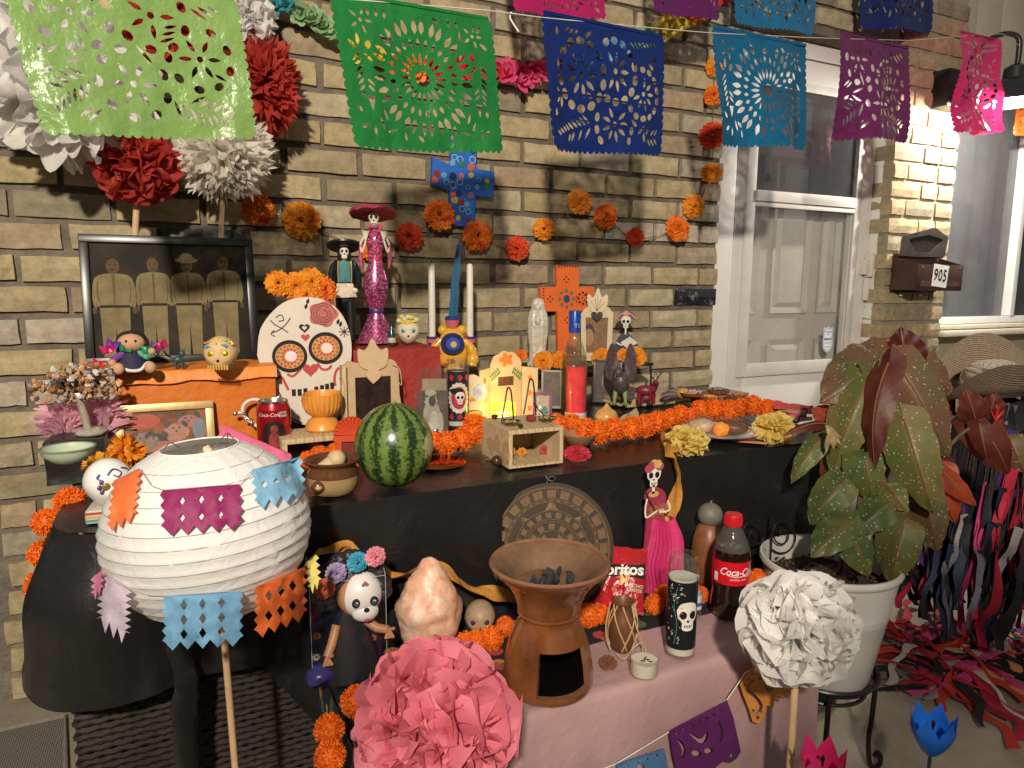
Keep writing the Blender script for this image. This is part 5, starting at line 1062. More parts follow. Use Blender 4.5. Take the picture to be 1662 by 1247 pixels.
# arched raw board frame with a flame crown
p, y0, l, LL = S_(603, -.50); t = pth('arched_frame', 'plain fibreboard arched picture frame with a pointed flame heart on top', 'picture frame', p, rz=0)
mb = flat(MB(), spl(LL(560, 700, 560, 640, 561, 598, 570, 585, 585, 588, 605, 580, 625, 588, 638, 584, 649, 597, 651, 640, 651, 700), 4)[::1], [LL(579, 684, 579, 611, 637, 611, 637, 684)], dep=7); parts(t, ('arch_board', mb, MDF))
mb = one(*box((-47, -12, 0), (-40, 4, y0-590), .5)); parts(t, ('side_board', mb, WOOD))
mb = flat(MB(), spl(LL(607, 622, 598, 612, 595, 604, 600, 600, 586, 592, 584, 566, 594, 568, 600, 562, 607, 549, 615, 562, 622, 568, 632, 566, 630, 592, 617, 600, 621, 605, 618, 613), 3), dep=4, y=-4); parts(t, ('flame_heart', mb, M((.55, .39, .23), .65, .06, 40)))
mb = one(*box((-24, 2, 4), (34, 4, y0-612))); parts(t, ('print', mb, M((.03, .018, .015), .2, .5, 30)))
for x, z, r, c in ((-15, 24, 6, (.3, .16, .1)), (4, 30, 9, (.36, .2, .13)), (22, 26, 6, (.1, .04, .03))): parts(t, ('printed_face', flat(MB(), ell(x, z, r, r*1.2, 14), y=1.6), M(c, .3, .2, 90)))
mb = one(*tube(smoothpath([(36, -5, y0-592), (47, -6, y0-600), (50, -6, y0-625), (45, -6, y0-620), (40, -6, y0-600)], 5), .8, 5)); parts(t, ('twine', mb, M((.5, .38, .22), .8)))
# acrylic dog photo
p, y0, l, LL = S_(697, -.42); t = pth('acrylic_photo', 'photo of a grey and white dog in a clear acrylic block', 'photo stand', p, rz=-.35, rx=radians(-6)); w2 = 31
mb = one(*box((-w2, -4, 0), (w2, 0, y0-598), .6)); parts(t, ('acrylic_block', mb, CLEAR))
mb = one(*box((-w2+1, .8, 0), (w2-1, 2, y0-632))); parts(t, ('print', mb, M((.09, .06, .04), .3, .6, 30)))
parts(t, ('print_floor', flat(MB(), LL(668, 634, 725, 634, 725, 615, 668, 615), y=.6), M((.35, .24, .13), .4, .2, 20)))
for di, (nm, pts, c) in enumerate((('dog_body', ell(4, 24, 14, 27, 18), (.42, .36, .3)), ('dog_chest', ell(8, 16, 8, 16, 14), (.6, .54, .47)), ('dog_head', ell(2, 54, 13, 13, 16), (.5, .44, .37)), ('dog_muzzle', ell(5, 48, 6, 9, 12), (.05, .04, .04)), ('dog_ear', ell(-9, 56, 4, 9, 10), (.08, .06, .05)), ('dog_ear', ell(14, 57, 3, 8, 10), (.08, .06, .05)), ('dog_leg', ell(18, 12, 5, 18, 12), (.5, .44, .38)), ('dog_eye', ell(-3, 56, 2, 2, 8), (.02, .02, .02)), ('dog_eye', ell(9, 57, 2, 2, 8), (.02, .02, .02)))):
    parts(t, (nm, flat(MB(), pts, y=.5-.06*di), M(c, .5, .25, 50, spec=.2)))
# tall glass candles
def glasscandle(name, label, p, r, h, wax, wtop, w0=4, glassm=CLEAR):
    t = pth(name, label, 'glass candle', p)
    ob('wax', one(*lathe([(0, w0), (r*.93, w0), (r*.93, wtop), (r*.5, wtop-2), (0, wtop-2)], 28)), wax, t)
    ob('glass', one(*lathe([(0, 1), (r*.9, 0), (r, 3), (r, h*.9), (r*.93, h*.93), (r*.93, h), (r*.85, h), (r*.85, h*.93), (r*.95, h*.9)], 32)), glassm, t)
    return t
p, y0, l, LL = S_(743, -.40); H = y0-582
t = glasscandle('skull_lady_candle', 'tall glass candle with dark wrap showing a framed skull lady', p, 18, H, M((.6, .55, .5), .4, sss=.2), H*.8)
mb = MB(); o_ = len(mb.v); mb.add(*lathe([(18.2, 12), (18.2, H*.83)], 40)); parts(t, ('wrap', mb, M((.022, .018, .02), .3, .2, 60)))
zc = H*.45
mb = MB(); flat(mb, ell(2, zc, 16, 23, 30), [ell(2, zc, 12.5, 18, 30)], y=.3)
[flat(mb, ell(2+15.5*cos(a), zc+22*sin(a), 3.3, n=9), y=.5) for a in (2*pi*i/18 for i in range(18))]; wrap(mb, 18.2); parts(t, ('lace_oval', mb, M((.6, .52, .42), .5)))
mb = MB(); flat(mb, ell(2, zc, 12.3, 17.8, 26), y=.25, grid=5); [flat(mb, lens(x, z, a, 11, 8), y=.4) for x in (-22, -10, 4, 16) for z, a in ((H*.79, -pi/2), (14, pi/2))]; wrap(mb, 18.2); parts(t, ('red_print', mb, M((.36, .03, .06), .45, .3, 90)))
mb = MB(); skullface(mb, 4, zc-1, 15, y=.6); flat(mb, ell(-2, zc+11, 11, 5, 16), y=.5, m=1); wrap(mb, 18.3); ob('skull_print', mb, [BONE, INK], t)
# cut paper skull and lit shrine
p, y0, l, LL = S_(773, -.40); t = pth('paper_skull_lantern', 'cream cut-out skull face with blue flower eye beside the glowing shrine', 'ornament', p, rz=-.05)
mb = flat(MB(), spl(LL(752, 680, 752, 625, 757, 612, 768, 607, 780, 614, 790, 630, 791, 645, 786, 652, 788, 680), 3), dep=5); parts(t, ('face_board', mb, M((.66, .56, .42), .6, .08, 50, transl=.25)))
mb = MB(); [flat(mb, ell(*[a+b for a, b in zip(l(779, 637), (6*cos(q), 8*sin(q)))], 4, 5, 9), y=-.5-.05*i) for i, q in enumerate(2*pi*i/7 for i in range(7))]; parts(t, ('blue_eye_flower', mb, M((.3, .42, .6), .5)))
parts(t, ('eye_dot', flat(MB(), ell(*l(779, 637), 4, 5, 10), y=-1.2), M((.6, .3, .2), .5)), ('nose', flat(MB(), heart(*l(767, 648), -10), y=-.6), M((.5, .14, .03), .5)), ('mouth', flat(MB(), ell(*l(768, 671), 15, 6, 16), y=-.6), INK), ('teeth', flat(MB(), ell(*l(768, 671), 13.5, 4.6, 16), y=-.9), M((.5, .33, .06), .5)))
p, y0, l, LL = S_(821, -.36); SHR = M((.78, .6, .36), .6, .06, 40, transl=.35)
t = pth('paper_shrine', 'cream folding paper shrine with scalloped top glowing behind the green candle', 'shrine', p, rz=0)
c2 = [(-28, 0), (28, 0), (28, 85)]+[(24*cos(a)*1.15+ (0), 85+24*sin(a)+2.5*abs(sin(4.5*a))) for a in (pi*i/36 for i in range(37))]+[(-28, 85)]
mb = flat(MB(), c2, [poly(-14, 55, 14, 55, 14, 70, -14, 70)], dep=2, grid=12); parts(t, ('back_panel', mb, SHR))
for s in (-1, 1): mb = flat(MB(), [(0, 0), (s*26, 0), (s*26, 83), (0, 85)], dep=1.6); o = ob('folding_panel', mb, SHR, t, X=TR(s*28.5, 0, 0, rz=-s*.5))
parts(t, ('photo', flat(MB(), poly(-14, 55, 14, 55, 14, 70, -14, 70), y=1), M((.12, .05, .03), .4, .5, 120)))
mb = MB(); [flat(mb, ell(9*cos(a)*(1 if i % 2 else .55), 97+8*sin(a)*(1 if i % 2 else .55), 3.6, 3.6, 8), y=-.4-.02*i) for i, a in enumerate(2*pi*i/10 for i in range(10))]; parts(t, ('orange_motif', mb, M((.7, .18, .02), .6)))
mb = MB(); [flat(mb, lens(s*(12+3.2*i), 80-2.6*i, (.6 if j else -1.6) if s > 0 else (pi-.6 if j else pi+1.6), 7, 3.5), y=-.4) for s in (-1, 1) for i in range(5) for j in (0, 1)]; parts(t, ('leaf_motif', mb, M((.1, .2, .05), .6)))
for s in (-1, 1):
    mb = MB(); [flat(mb, ell(s*(30+10), z, 3.2, 5, 9), y=-14-.02*z if False else -.5) for z in (16, 42, 66)]; mb.map(lambda q: (q.x, q.y-(abs(q.x)-28.5)*.53, q.z)); parts(t, ('side_motif', mb, M((.65, .16, .03), .6)))
p, y0, l, LL = S_(818, -.44); t = pth('green_glass_candle', 'ribbed green glass holder with a burning candle before the paper shrine', 'candle holder', p)
mb = MB(); n = 72; prof = [(17, 0), (19, 3), (19, 36), (18, 37), (17, 36), (17, 3)]
mb.add(*lathe(prof, n)); mb.map(lambda q: (q.x*(1+.03*sin(24*atan2(q.y, q.x))), q.y*(1+.03*sin(24*atan2(q.y, q.x))), q.z)); parts(t, ('ribbed_glass', mb, glassmat('green_glass', (.9, .95, .62), .16, (.5, .6, .2), 3)))
parts(t, ('tealight', one(*lathe([(0, 3), (14, 3), (14, 13), (0, 13)], 24)), M((.7, .6, .35), .5, sss=.2)))
mb = one(*lathe([(0, 13), (1.6, 15), (2.3, 18), (1.2, 23), (0, 27)], 12)); parts(t, ('flame', mb, M((1, .7, .25), .5, 0, emit=22, ecol=(1, .66, .25))))
lamp('candle_glow', 'POINT', p+Vector((0, 0, 21*t.scale[0])), 2.0, (1, .62, .25), .006)
# tiny purple frame, easels, wooden crate and what lies on it
p, y0, l, LL = S_(880, -.40); t = pth('mini_purple_frame', 'tiny purple frame with a floral picture by the tall bottle', 'picture frame', p)
framed(t, 31, y0-636, 4.5, 4, M((.22, .06, .16), .5), M((.35, .3, .28), .4, .5, 200)); mb = MB(); [E(mb, x, z, 4, 4, .6, -2.2, n=8, k=5) for x, z in ((3, 18), (6, 12), (-2, 13))]; parts(t, ('printed_plant', mb, M((.06, .2, .12), .5)))
CW = WOOD; crp = onZ(868, 757, TT); rzc = -.10; cw = thing('wooden_crate', 'small open fronted pale wood box standing on the altar with trinkets on top', 'wooden box', crp+Vector((.004, 0, 0)), -.02)
a_, b_, hh, th = -.066, .066, .083, .009
for nm, q in (('top_panel', ((a_, 0, hh-th), (b_, .15, hh))), ('bottom_panel', ((a_, 0, 0), (b_, .15, th*.6))), ('side_panel', ((a_, 0, th*.62), (a_+th, .15, hh-th-.0002))), ('side_panel', ((b_-th, 0, th*.62), (b_, .15, hh-th-.0002))), ('back_panel', ((a_+th+.0002, .14, th*.62), (b_-th-.0002, .149, hh-th-.0002)))): ob(nm, one(*box(*q, .0008)), WOOD, cw, smooth=False)
CT = TT+hh+.001; bowlm = M((.03, .016, .008), .15, .2, coat=.6)
def onC(x, y): return onZ(x, y, CT)
for i, (x, y, lab) in enumerate(((830, 690, 'small black lacquer bowl on the left of the wooden box top'), (888, 684, 'small black lacquer bowl on the right of the wooden box top'))):
    t = pth('lacquer_bowl', lab, 'bowl', onC(x, y), group='little lacquer bowls on the wooden box'); parts(t, ('bowl', one(*lathe([(6, 0), (12, 3), (16, 7), (15, 7), (11, 4), (0, 2.5)], 22, True)), bowlm)); mb = MB(); [E(mb, random.uniform(-11, 11), 6, 1.7, 1.2, 1.4, random.uniform(-11, 11), n=6, k=4) for _ in range(26)]; parts(t, ('seeds', mb, M((.35, .26, .1), .4, .4, 300))); t.children[-1]['kind'] = 'stuff'
for x, y, lab in ((823, 686, 'black wire plate easel standing left on the wooden box'), (859, 672, 'black wire plate easel standing right behind the glass bead')):
    t = pth('wire_easel', lab, 'easel', onC(x, y)); parts(t, ('wire', one(*tube(smoothpath([(-9, -6, 0), (-4, 0, 30), (0, 4, 54), (4, 2, 56), (7, 0, 45), (11, -6, 0)], 5), 1.3, 6)), M((.01, .01, .01), .3)))
for x, y, r, c, nm, lab in ((862, 684, 9, (.25, .02, .03), 'red_glass_dish', 'little ruby glass dish between the two lacquer bowls'), (803, 680, 6, (.06, .02, .015), 'wooden_bead', 'small dark brown pot at the left end of the wooden box'), (845, 695, 5, (.02, .015, .012), 'dark_bead', 'dark bead at the front edge of the wooden box')):
    t = pth(nm, lab, 'trinket', onC(x, y)); parts(t, ('body', one(*lathe([(r*.5, 0), (r*.9, 3), (r, r*.7), (r*.75, r*1.1), (r*.6, r*1.05), (0, r*.5)], 18, True)), M(c, .15, .2, coat=.5)))
t = pth('tiny_skeleton', 'tiny bone figure leaning in the right lacquer bowl', 'figurine', onC(876, 678)); mb = MB(); E(mb, 0, 16, 4, 4.5, 4); mb.add(*tube([(0, 0, 12), (4, -2, 4), (10, -4, 1)], [2.5, 2, 1.4], 8)); mb.add(*tube([(0, 0, 11), (-6, -3, 8)], 1, 6)); parts(t, ('bones', mb, BONE)); parts(t, ('stick', one(*tube([(-10, 0, 24), (10, -4, 0)], 1.4, 6)), INK))
for x, y, c, lab in ((838, 741, (.55, .22, .02), 'dried golden flowers inside the wooden box at left'), (892, 738, (.4, .06, .08), 'red silk bloom inside the wooden box at right')):
    t = pth('dried_flower', lab, 'flower', onZ(x, y, TT+.006)); mb = MB(); [mb.add(*RFS[i % 3].v and (RFS[i % 3].v, RFS[i % 3].f), 0, TR(-9+18*i, random.uniform(-4, 4), 7, rz=.2*i, s=8)) for i in range(2)]; parts(t, ('petals', mb, M(c, .6, .3, 90)))
t = pth('brown_seed_ball', 'small round brown seed ball at the left corner of the wooden box', 'seed', onZ(806, 757, TT)); parts(t, ('ball', MB().add(*ball(9, 16, 12), X=TR(0, 0, 9)), M((.05, .022, .012), .3, .3, 200)))
# copper mirror disc and garlands on the table
t = thing('copper_disc', 'shiny round copper mirror lying on the black cloth beside the watermelon', 'mirror', onZ(712, 752, TT)); parts(t, ('disc', one(*lathe([(0, 0), (.058, 0), (.06, .002), (.058, .004), (0, .0042)], 48)), M((.62, .17, .04), .12, .05, metal=1)))
def garland(label, pts, z, kind=FRG, grp=None, dy=0):
    g = thing('marigold_garland', label, 'flower garland', onZ(pts[0][0], pts[0][1], z)); cp = []
    for i, q in enumerate(pts):
        x, y, r = q[:3]; p = onZ(x, y+r*.75, z+ (q[3] if len(q) > 3 else 0)); k = mpp(p)*r; p = p+Vector((0, k*.25, k*.85)); cp.append(p-g.location)
        inst('flower', kind[i % 3], g, Matrix.Translation(p-g.location) @ rndrot() @ Matrix.Scale(k, 4))
    ob('cord', one(*tube(cp, .0015, 5)), M((.2, .12, .05), .8), g); return g
garland('orange tissue garland between the watermelon and the wooden box', [(708, 722, 20), (727, 722, 22), (752, 716, 22), (768, 706, 22, .01), (770, 692, 20, .03), (780, 690, 16, .02)], TT)
garland('long orange tissue garland running along the altar to the door', [(905, 690, 18), (930, 692, 20), (952, 700, 21), (973, 705, 22), (1000, 699, 21), (1027, 697, 21), (1050, 694, 21), (1070, 688, 20), (1090, 682, 18), (1106, 676, 18), (1122, 678, 15), (1138, 668, 18, .01), (1160, 668, 20), (1186, 669, 20), (1205, 664, 17), (1225, 660, 18, .012), (1247, 666, 18), (1262, 666, 16), (1275, 668, 14)], TT)
garland('few orange tissue flowers behind the clay pot by the watermelon', [(520, 742, 18), (545, 738, 18), (568, 737, 17), (500, 748, 15)], TT)
# bottle and pink candle
p, y0, l, LL = S_(930, -.40); Z = lambda y: y0-y
t = pth('tall_bottle', 'clear bottle of pale golden spirit with a blue cap behind the pink candle', 'bottle', p)
mb = one(*lathe([(0, 1), (18, 0), (20, 4), (20, Z(590)), (19, Z(575)), (14, Z(560)), (9, Z(549)), (8.4, Z(530)), (8.6, Z(515))], 32)); parts(t, ('glass', mb, glassmat('bottle_glass', (.93, .9, .72), .08, (.5, .42, .2), 4)))
mb = one(*lathe([(0, 3), (18.4, 3), (18.4, Z(592)), (17, Z(576)), (0, Z(576))], 28)); parts(t, ('liquor', mb, glassmat('golden_liquor', (.82, .66, .3), .10, (.55, .38, .1), .6)))
mb = one(*lathe([(9.6, Z(540)), (9.6, Z(507)), (8.8, Z(505)), (0, Z(505))], 24)); parts(t, ('cap', mb, M((.01, .05, .32), .3)))
mb = MB(); text(mb, 'T', 2, Z(529), 9, .3, bold=.02); text(mb, 'I', 7, Z(529), 9, .3, bold=.02); wrap(mb, 9.7); parts(t, ('cap_print', mb, M((.35, .45, .6), .3)))
p, y0, l, LL = S_(934, -.45); H = y0-578
t = glasscandle('pink_candle', 'tall clear glass candle of pink wax in front of the bottle', p, 17.5, H, M((.8, .045, .06), .35, .25, 30, sss=.2), H*.84, 10); parts(t, ('sticker', one(*lathe([(17.7, 3), (17.7, 14)], 32)), M((.55, .5, .52), .4, .4, 200)))
# statue, orange cross, heart frame, skeleton with a book, on the black shelf
SZ = .880
def onS(x, Y=-.10): return S_(x, Y, SZ)
p, y0, l, LL = onS(872, -.14); t = pth('glass_saint', 'clear moulded glass statue of a robed praying saint on the black shelf', 'statue', p); GLS = M((.8, .74, .6), .2, .25, 60, .6, 110, trans=.3, coat=.6); Z = lambda y: y0-y
mb = one(*lathe([(17, 0), (18, 3), (13, 8), (14, Z(560)), (17, Z(540)), (17, Z(520)), (14, Z(508)), (10, Z(500)), (10.5, Z(494)), (8, Z(487)), (0, Z(484))], 36)); mb.map(lambda q: (q.x*(1+.05*sin(9*atan2(q.y, q.x)+q.z*.1)), q.y*.7*(1+.08*sin(11*atan2(q.y, q.x))), q.z)); parts(t, ('robe', mb, GLS))
mb = MB(); E(mb, 0, Z(500), 6, 7, 5, -6); E(mb, 0, Z(520), 5, 8, 4, -12); parts(t, ('face_and_hands', mb, GLS))
t = pth('blue_cross', 'bright blue cross covered with coloured bottle-top circles hanging on the wall', 'cross', onY(752, 298, -.03), rz=-.0, ry=.06); BLU = M((.02, .13, .5), .45, .1, 20)
mb = flat(MB(), poly(-23, -68, 23, -68, 23, -17, 54, -17, 54, 26, 20, 26, 20, 66, -24, 66, -24, 26, -54, 34, -54, -8, -22, -14), dep=8); parts(t, ('cross_board', mb, BLU))
random.seed(21); cs = [(.6, .12, .05), (.25, .03, .06), (.02, .03, .1), (.15, .35, .55), (.5, .15, .3), (.03, .2, .08), (.5, .4, .05)]
sp = [(x, z) for x in range(-46, 52, 14) for z in range(-58, 64, 14) if (abs(x) < 20 or -12 < z < 24)]
for i, (x, z) in enumerate(sp):
    x += random.uniform(-4, 4); z += random.uniform(-4, 4); r = random.uniform(4, 6.2)
    if i % 3 == 2: mb = flat(MB(), ell(x, z, r, r, 14), [ell(x, z, r*.68, r*.68, 12)], y=-.9, dep=.8); parts(t, ('painted_ring', mb, M((.2, .42, .68), .4)))
    else: mb = flat(MB(), ell(x, z, r, r, 14), y=-1.2, dep=1.1); parts(t, ('bottle_top', mb, M(cs[i % 7], .35)))
p, y0, l, LL = onS(922, -.05); t = pth('orange_cross', 'orange painted cross with dotted flowers leaning on the wall behind the bottle', 'cross', p, rz=0, rx=radians(-4))
mb = flat(MB(), [(a*1.08, b) for a, b in LL(905, 586, 905, 506, 877, 505, 877, 467, 905, 467, 905, 432, 944, 434, 943, 467, 970, 466, 967, 505, 939, 506, 937, 586)], dep=7); parts(t, ('cross_board', mb, M((.72, .14, .025), .5, .1, 14)))
def dots(cx, cy, R, n, r): return [ell(*[a+b for a, b in zip(l(cx, cy), (R*cos(q), R*sin(q)))], r, r, 8) for q in (2*pi*i/n for i in range(n))]
mb = MB(); [flat(mb, d, y=-.7) for cx, cy in ((921, 455), (891, 486), (940, 486), (921, 520), (955, 484)) for d in dots(cx, cy, 4, 4, 1.5)]; [flat(mb, ell(*l(x, 434), 1.4, 1.6, 6), y=-.7) for x in range(908, 944, 5)]; [flat(mb, ell(*l(879, y), 1.4, 1.4, 6), y=-.7) for y in range(470, 504, 5)]; [flat(mb, d, y=-.6) for d in dots(952, 485, 9, 8, 2.3)]; parts(t, ('painted_dots', mb, M((.05, .015, .02), .5)))
mb = MB(); [flat(mb, d, y=-.8) for d in dots(921, 486, 13, 8, 3.2)]; parts(t, ('green_dots', mb, M((.16, .14, .08), .5))); parts(t, ('blue_dot', flat(MB(), ell(*l(921, 486), 6, 6.5, 14), y=-.9), M((.02, .06, .2), .4)))
p, y0, l, LL = onS(967, -.12); t = pth('heart_crown_frame', 'pale wood photo frame with a flaming heart crown on the black shelf', 'picture frame', p); 
mb = flat(MB(), LL(944, 586, 941, 510, 950, 499, 968, 493, 985, 499, 993, 508, 992, 586), [LL(951, 573, 949, 516, 985, 516, 984, 573)], dep=6); parts(t, ('arch_board', mb, M((.62, .5, .33), .6, .06, 40)))
mb = flat(MB(), spl(LL(967, 512, 955, 503, 951, 488, 953, 478, 961, 484, 968, 468, 974, 483, 982, 479, 984, 490, 979, 504), 3), dep=4, y=-3); [stroke(mb, LL(967, 506, x, y), .8, -3.5, 1, False) for x, y in ((957, 490), (963, 484), (968, 478), (974, 485), (979, 490))]; ob('flame_crown', mb, [M((.66, .55, .38), .6), M((.25, .16, .08), .7)], t)
parts(t, ('dark_heart', flat(MB(), heart(*l(967, 513), 19), y=-4.5, dep=2), M((.03, .025, .015), .6, .3, 300)), ('print', flat(MB(), LL(950, 574, 949, 515, 986, 515, 985, 574), y=3), M((.22, .12, .06), .3, .3, 60)), ('printed_face', flat(MB(), ell(*l(955, 548), 8, 14, 14), y=2.5), M((.35, .2, .12), .3, .2, 90)), ('face_hair', flat(MB(), ell(*l(955, 540), 9, 14, 14), y=2.8), M((.03, .02, .015), .4)))
p, y0, l, LL = onS(1016, -.12); t = pth('reading_skeleton', 'painted cut-out of a skeleton lady in purple hat reading a book', 'cutout figure', p)
mb = flat(MB(), spl(LL(996, 588, 998, 560, 1004, 546, 1014, 541, 1024, 546, 1034, 560, 1036, 588), 3), dep=3); parts(t, ('dress_board', mb, M((.025, .025, .05), .5, .2)))
mb = MB(); flat(mb, spl(LL(998, 518, 1003, 508, 1013, 504, 1024, 507, 1030, 517, 1024, 519, 1014, 513, 1004, 519), 3), dep=3, y=-1); parts(t, ('hat_board', mb, M((.16, .05, .14), .5)))
mb = MB(); stroke(mb, LL(999, 518, 1005, 511, 1014, 509, 1023, 511, 1029, 517), 2, -2.5); flat(mb, ell(*l(1014, 509), 5, 4, 10), y=-3); parts(t, ('hat_trim', mb, M((.6, .25, .15), .5)))
mb = MB(); skullface(mb, *l(1014, 524), 15, y=-2); stroke(mb, LL(1014, 533, 1014, 543), 2.5, -2); ob('skull_face', mb, [BONE, INK], t)
mb = flat(MB(), LL(1006, 556, 1021, 546, 1034, 556, 1018, 566), dep=1.5, y=-4); parts(t, ('book', mb, M((.62, .58, .5), .5)))
mb = MB(); [stroke(mb, a, 2.2, -5) for a in (LL(1000, 556, 1008, 560, 1014, 556), LL(1034, 562, 1026, 566, 1018, 562))]; parts(t, ('bone_hand', mb, BONE))
g = thing('marigold_row', 'row of orange cloth marigolds along the front of the black shelf', 'flowers', onY(950, 582, -.20))
for x, y, r, c in ((846, 577, 10, 0), (882, 586, 17, 2), (908, 584, 15, 2), (976, 581, 17, 2), (1012, 577, 12, 2), (1033, 579, 17, 2)): q = onY(x, y, -.20); inst('flower', (RF_OR, RF_RD, RF_YL)[c][x % 3], g, Matrix.Translation(q-g.location) @ Matrix.Rotation(face(q)+random.uniform(-.4, .4), 4, 'Z') @ Matrix.Rotation(-.5, 4, 'X') @ Matrix.Scale(mpp(q)*r, 4))
# dim frames and dark things below the shelf
for x, Y, w, h, c, lab in ((895, -.26, 34, 62, (.12, .1, .08), 'dim grey framed photo under the black shelf left of the bottle'), (985, -.24, 46, 70, (.07, .05, .04), 'black framed photo with an oval portrait under the shelf'), (850, -.2, 30, 56, (.05, .04, .04), 'dark framed print in the shade below the left end of the shelf')):
    p, y0, l, LL = S_(x, Y); t = pth('small_framed_photo', lab, 'framed photo', p, rx=radians(-5)); framed(t, w, h, 3.5, 3, M((.04, .035, .03) if x != 895 else (.3, .28, .25), .4), M(c, .3, .4, 60)); mb = flat(MB(), ell(2, h*.5, w*.24, h*.24, 16), y=-1.6); parts(t, ('printed_face', mb, M((.3, .25, .2) if x == 985 else (.14, .09, .06), .4, .2, 90)))
# carved animals on a wooden tray
p = onZ(1050, 651, TT); tr = thing('bead_edged_tray', 'flat wooden tray with a beaded rim holding carved animals', 'tray', p+Vector((0, .0, 0)), .03); tw, td = .15, .085
ob('tray_board', one(*box((-tw, -td, .012), (tw, td, .024), .002)), WOOD, tr)
for i in range(44): x = -tw+2*tw*(i+.5)/44; ob('bead', MB().add(*ball(.0034, 8, 6), X=TR(x, -td-.002, .007, s=(1, 1, 1.7))), M((.5, .36, .2), .5), tr)
for i in range(24): y = -td+2*td*(i+.5)/24; ob('bead', MB().add(*ball(.0034, 8, 6), X=TR(-tw-.002, y, .007, s=(1, 1, 1.7))), M((.5, .36, .2), .5), tr)
TZ = TT+.0245; AL1 = M((.07, .08, .085), .4, .7, 260)
def feath(N, L, b, g):
    v = tex(N, L, g.outputs['Position'], 'Voronoi', 150); r = ramp(N, [(.1, (.16, .16, .15)), (.45, (.03, .04, .045)), (.7, (.12, .03, .03)), (1, (.04, .12, .12))]); L.new(v.outputs['Distance'], r.inputs[0]); L.new(r.outputs[0], b.inputs['Base Color'])
ALE = custom('painted_feathers', feath, .4)
t = pth('carved_eagle', 'carved dark eagle with raised wings standing on the wooden tray', 'carving', onZ(1006, 656, TZ))
mb = MB(); mb.add(*ball(1, 16, 12), X=TR(0, 0, 34, rx=.3, s=(15, 15, 20))); E(mb, -4, 52, 8, 9, 8, -8); mb.add(*tube([(-6, -13, 52), (-9, -21, 48), (-9, -22, 44)], [4, 2.2, .5], 8)); parts(t, ('body', mb, ALE))
for s in (-1, 1): mb = flat(MB(), spl([(0, 0), (s*-4, 26), (s*4, 56), (s*12, 62), (s*17, 40), (s*14, 10)], 4), dep=4, grid=6); mb.map(lambda q: (q.x, q.y+abs(q.x)*.5+.004*q.z*q.z*.3, q.z)); o = ob('wing', mb, ALE, t, X=TR(s*12, 2, 34, ry=-.12*s))
mb = flat(MB(), [(-9, 0), (9, 0), (14, 28), (-14, 28)], dep=3); ob('tail', mb, ALE, t, X=TR(10, 16, 4, rx=-.7, ry=.2))
for s in (-1, 1): mb = one(*tube([(s*7, -2, 22), (s*9, -6, 4)], [5, 2.5], 8)); [mb.add(*tube([(s*9, -6, 3), (s*9+a*5, -14, 2), (s*9+a*6, -17, .5)], [2, 1.6, .6], 6)) for a in (-1, 0, 1)]; parts(t, ('talon', mb, M((.22, .27, .12), .4, .3, 200)))
t = pth('carved_red_deer', 'small carved red painted deer with dark antlers on the tray', 'carving', onZ(1048, 656, TZ)); RDP = M((.2, .015, .035), .4, .6, 260)
mb = MB(); mb.add(*ball(1, 14, 10), X=TR(-1, 0, 22, s=(16, 8, 9))); mb.add(*tube([(10, -3, 24), (14, -5, 33), (15, -7, 38)], [6.5, 5, 5], 10)); mb.add(*ball(1, 12, 8), X=TR(15, -10, 37, s=(4.5, 7.5, 5))); parts(t, ('body', mb, RDP))
for x in (-11, -6, 7, 12): parts(t, ('leg', one(*tube([(x, -3 if x % 2 else 3, 18), (x+.6, -3 if x % 2 else 3, 0)], [3.6, 2.2], 8)), RDP))
for s in (-1, 1): mb = one(*tube([(14+s*2, -7, 41), (13+s*8, -6, 50), (13+s*9, -6, 58)], [1.2, 1, .4], 6)); mb.add(*tube([(13+s*7, -6, 49), (13+s*14, -6, 54)], [.9, .3], 5)); mb.add(*tube([(14+s*3, -7, 43), (14+s*1, -9, 53)], [.9, .3], 5)); parts(t, ('antler', mb, M((.02, .02, .018), .4)))
t = pth('carved_spiny_beast', 'small carved yellow headed beast with long painted spines on the tray', 'carving', onZ(1098, 650, TZ), rz=-.2)
mb = MB(); mb.add(*ball(1, 14, 10), X=TR(8, -4, 12, s=(10, 8, 9))); mb.add(*tube([(14, -8, 12), (24, -12, 6), (28, -13, 2)], [5, 3, 1], 8)); parts(t, ('head', mb, M((.5, .28, .06), .4, .3, 120)))
for i in range(15): a = pi*.45+pi*.75*i/14; mb = one(*tube(smoothpath([(4, 0, 11), (4+18*cos(a), 3, 11+10*sin(a)), (4+36*cos(a)+3, 0, 8+11*sin(a))], 3), [3, 2.6, 2.4, 2, 1.6, 1, .4], 6)); parts(t, ('spine', mb, M(((.04, .05, .05), (.3, .03, .05), (.1, .14, .2), (.25, .25, .18))[i % 4], .4)))
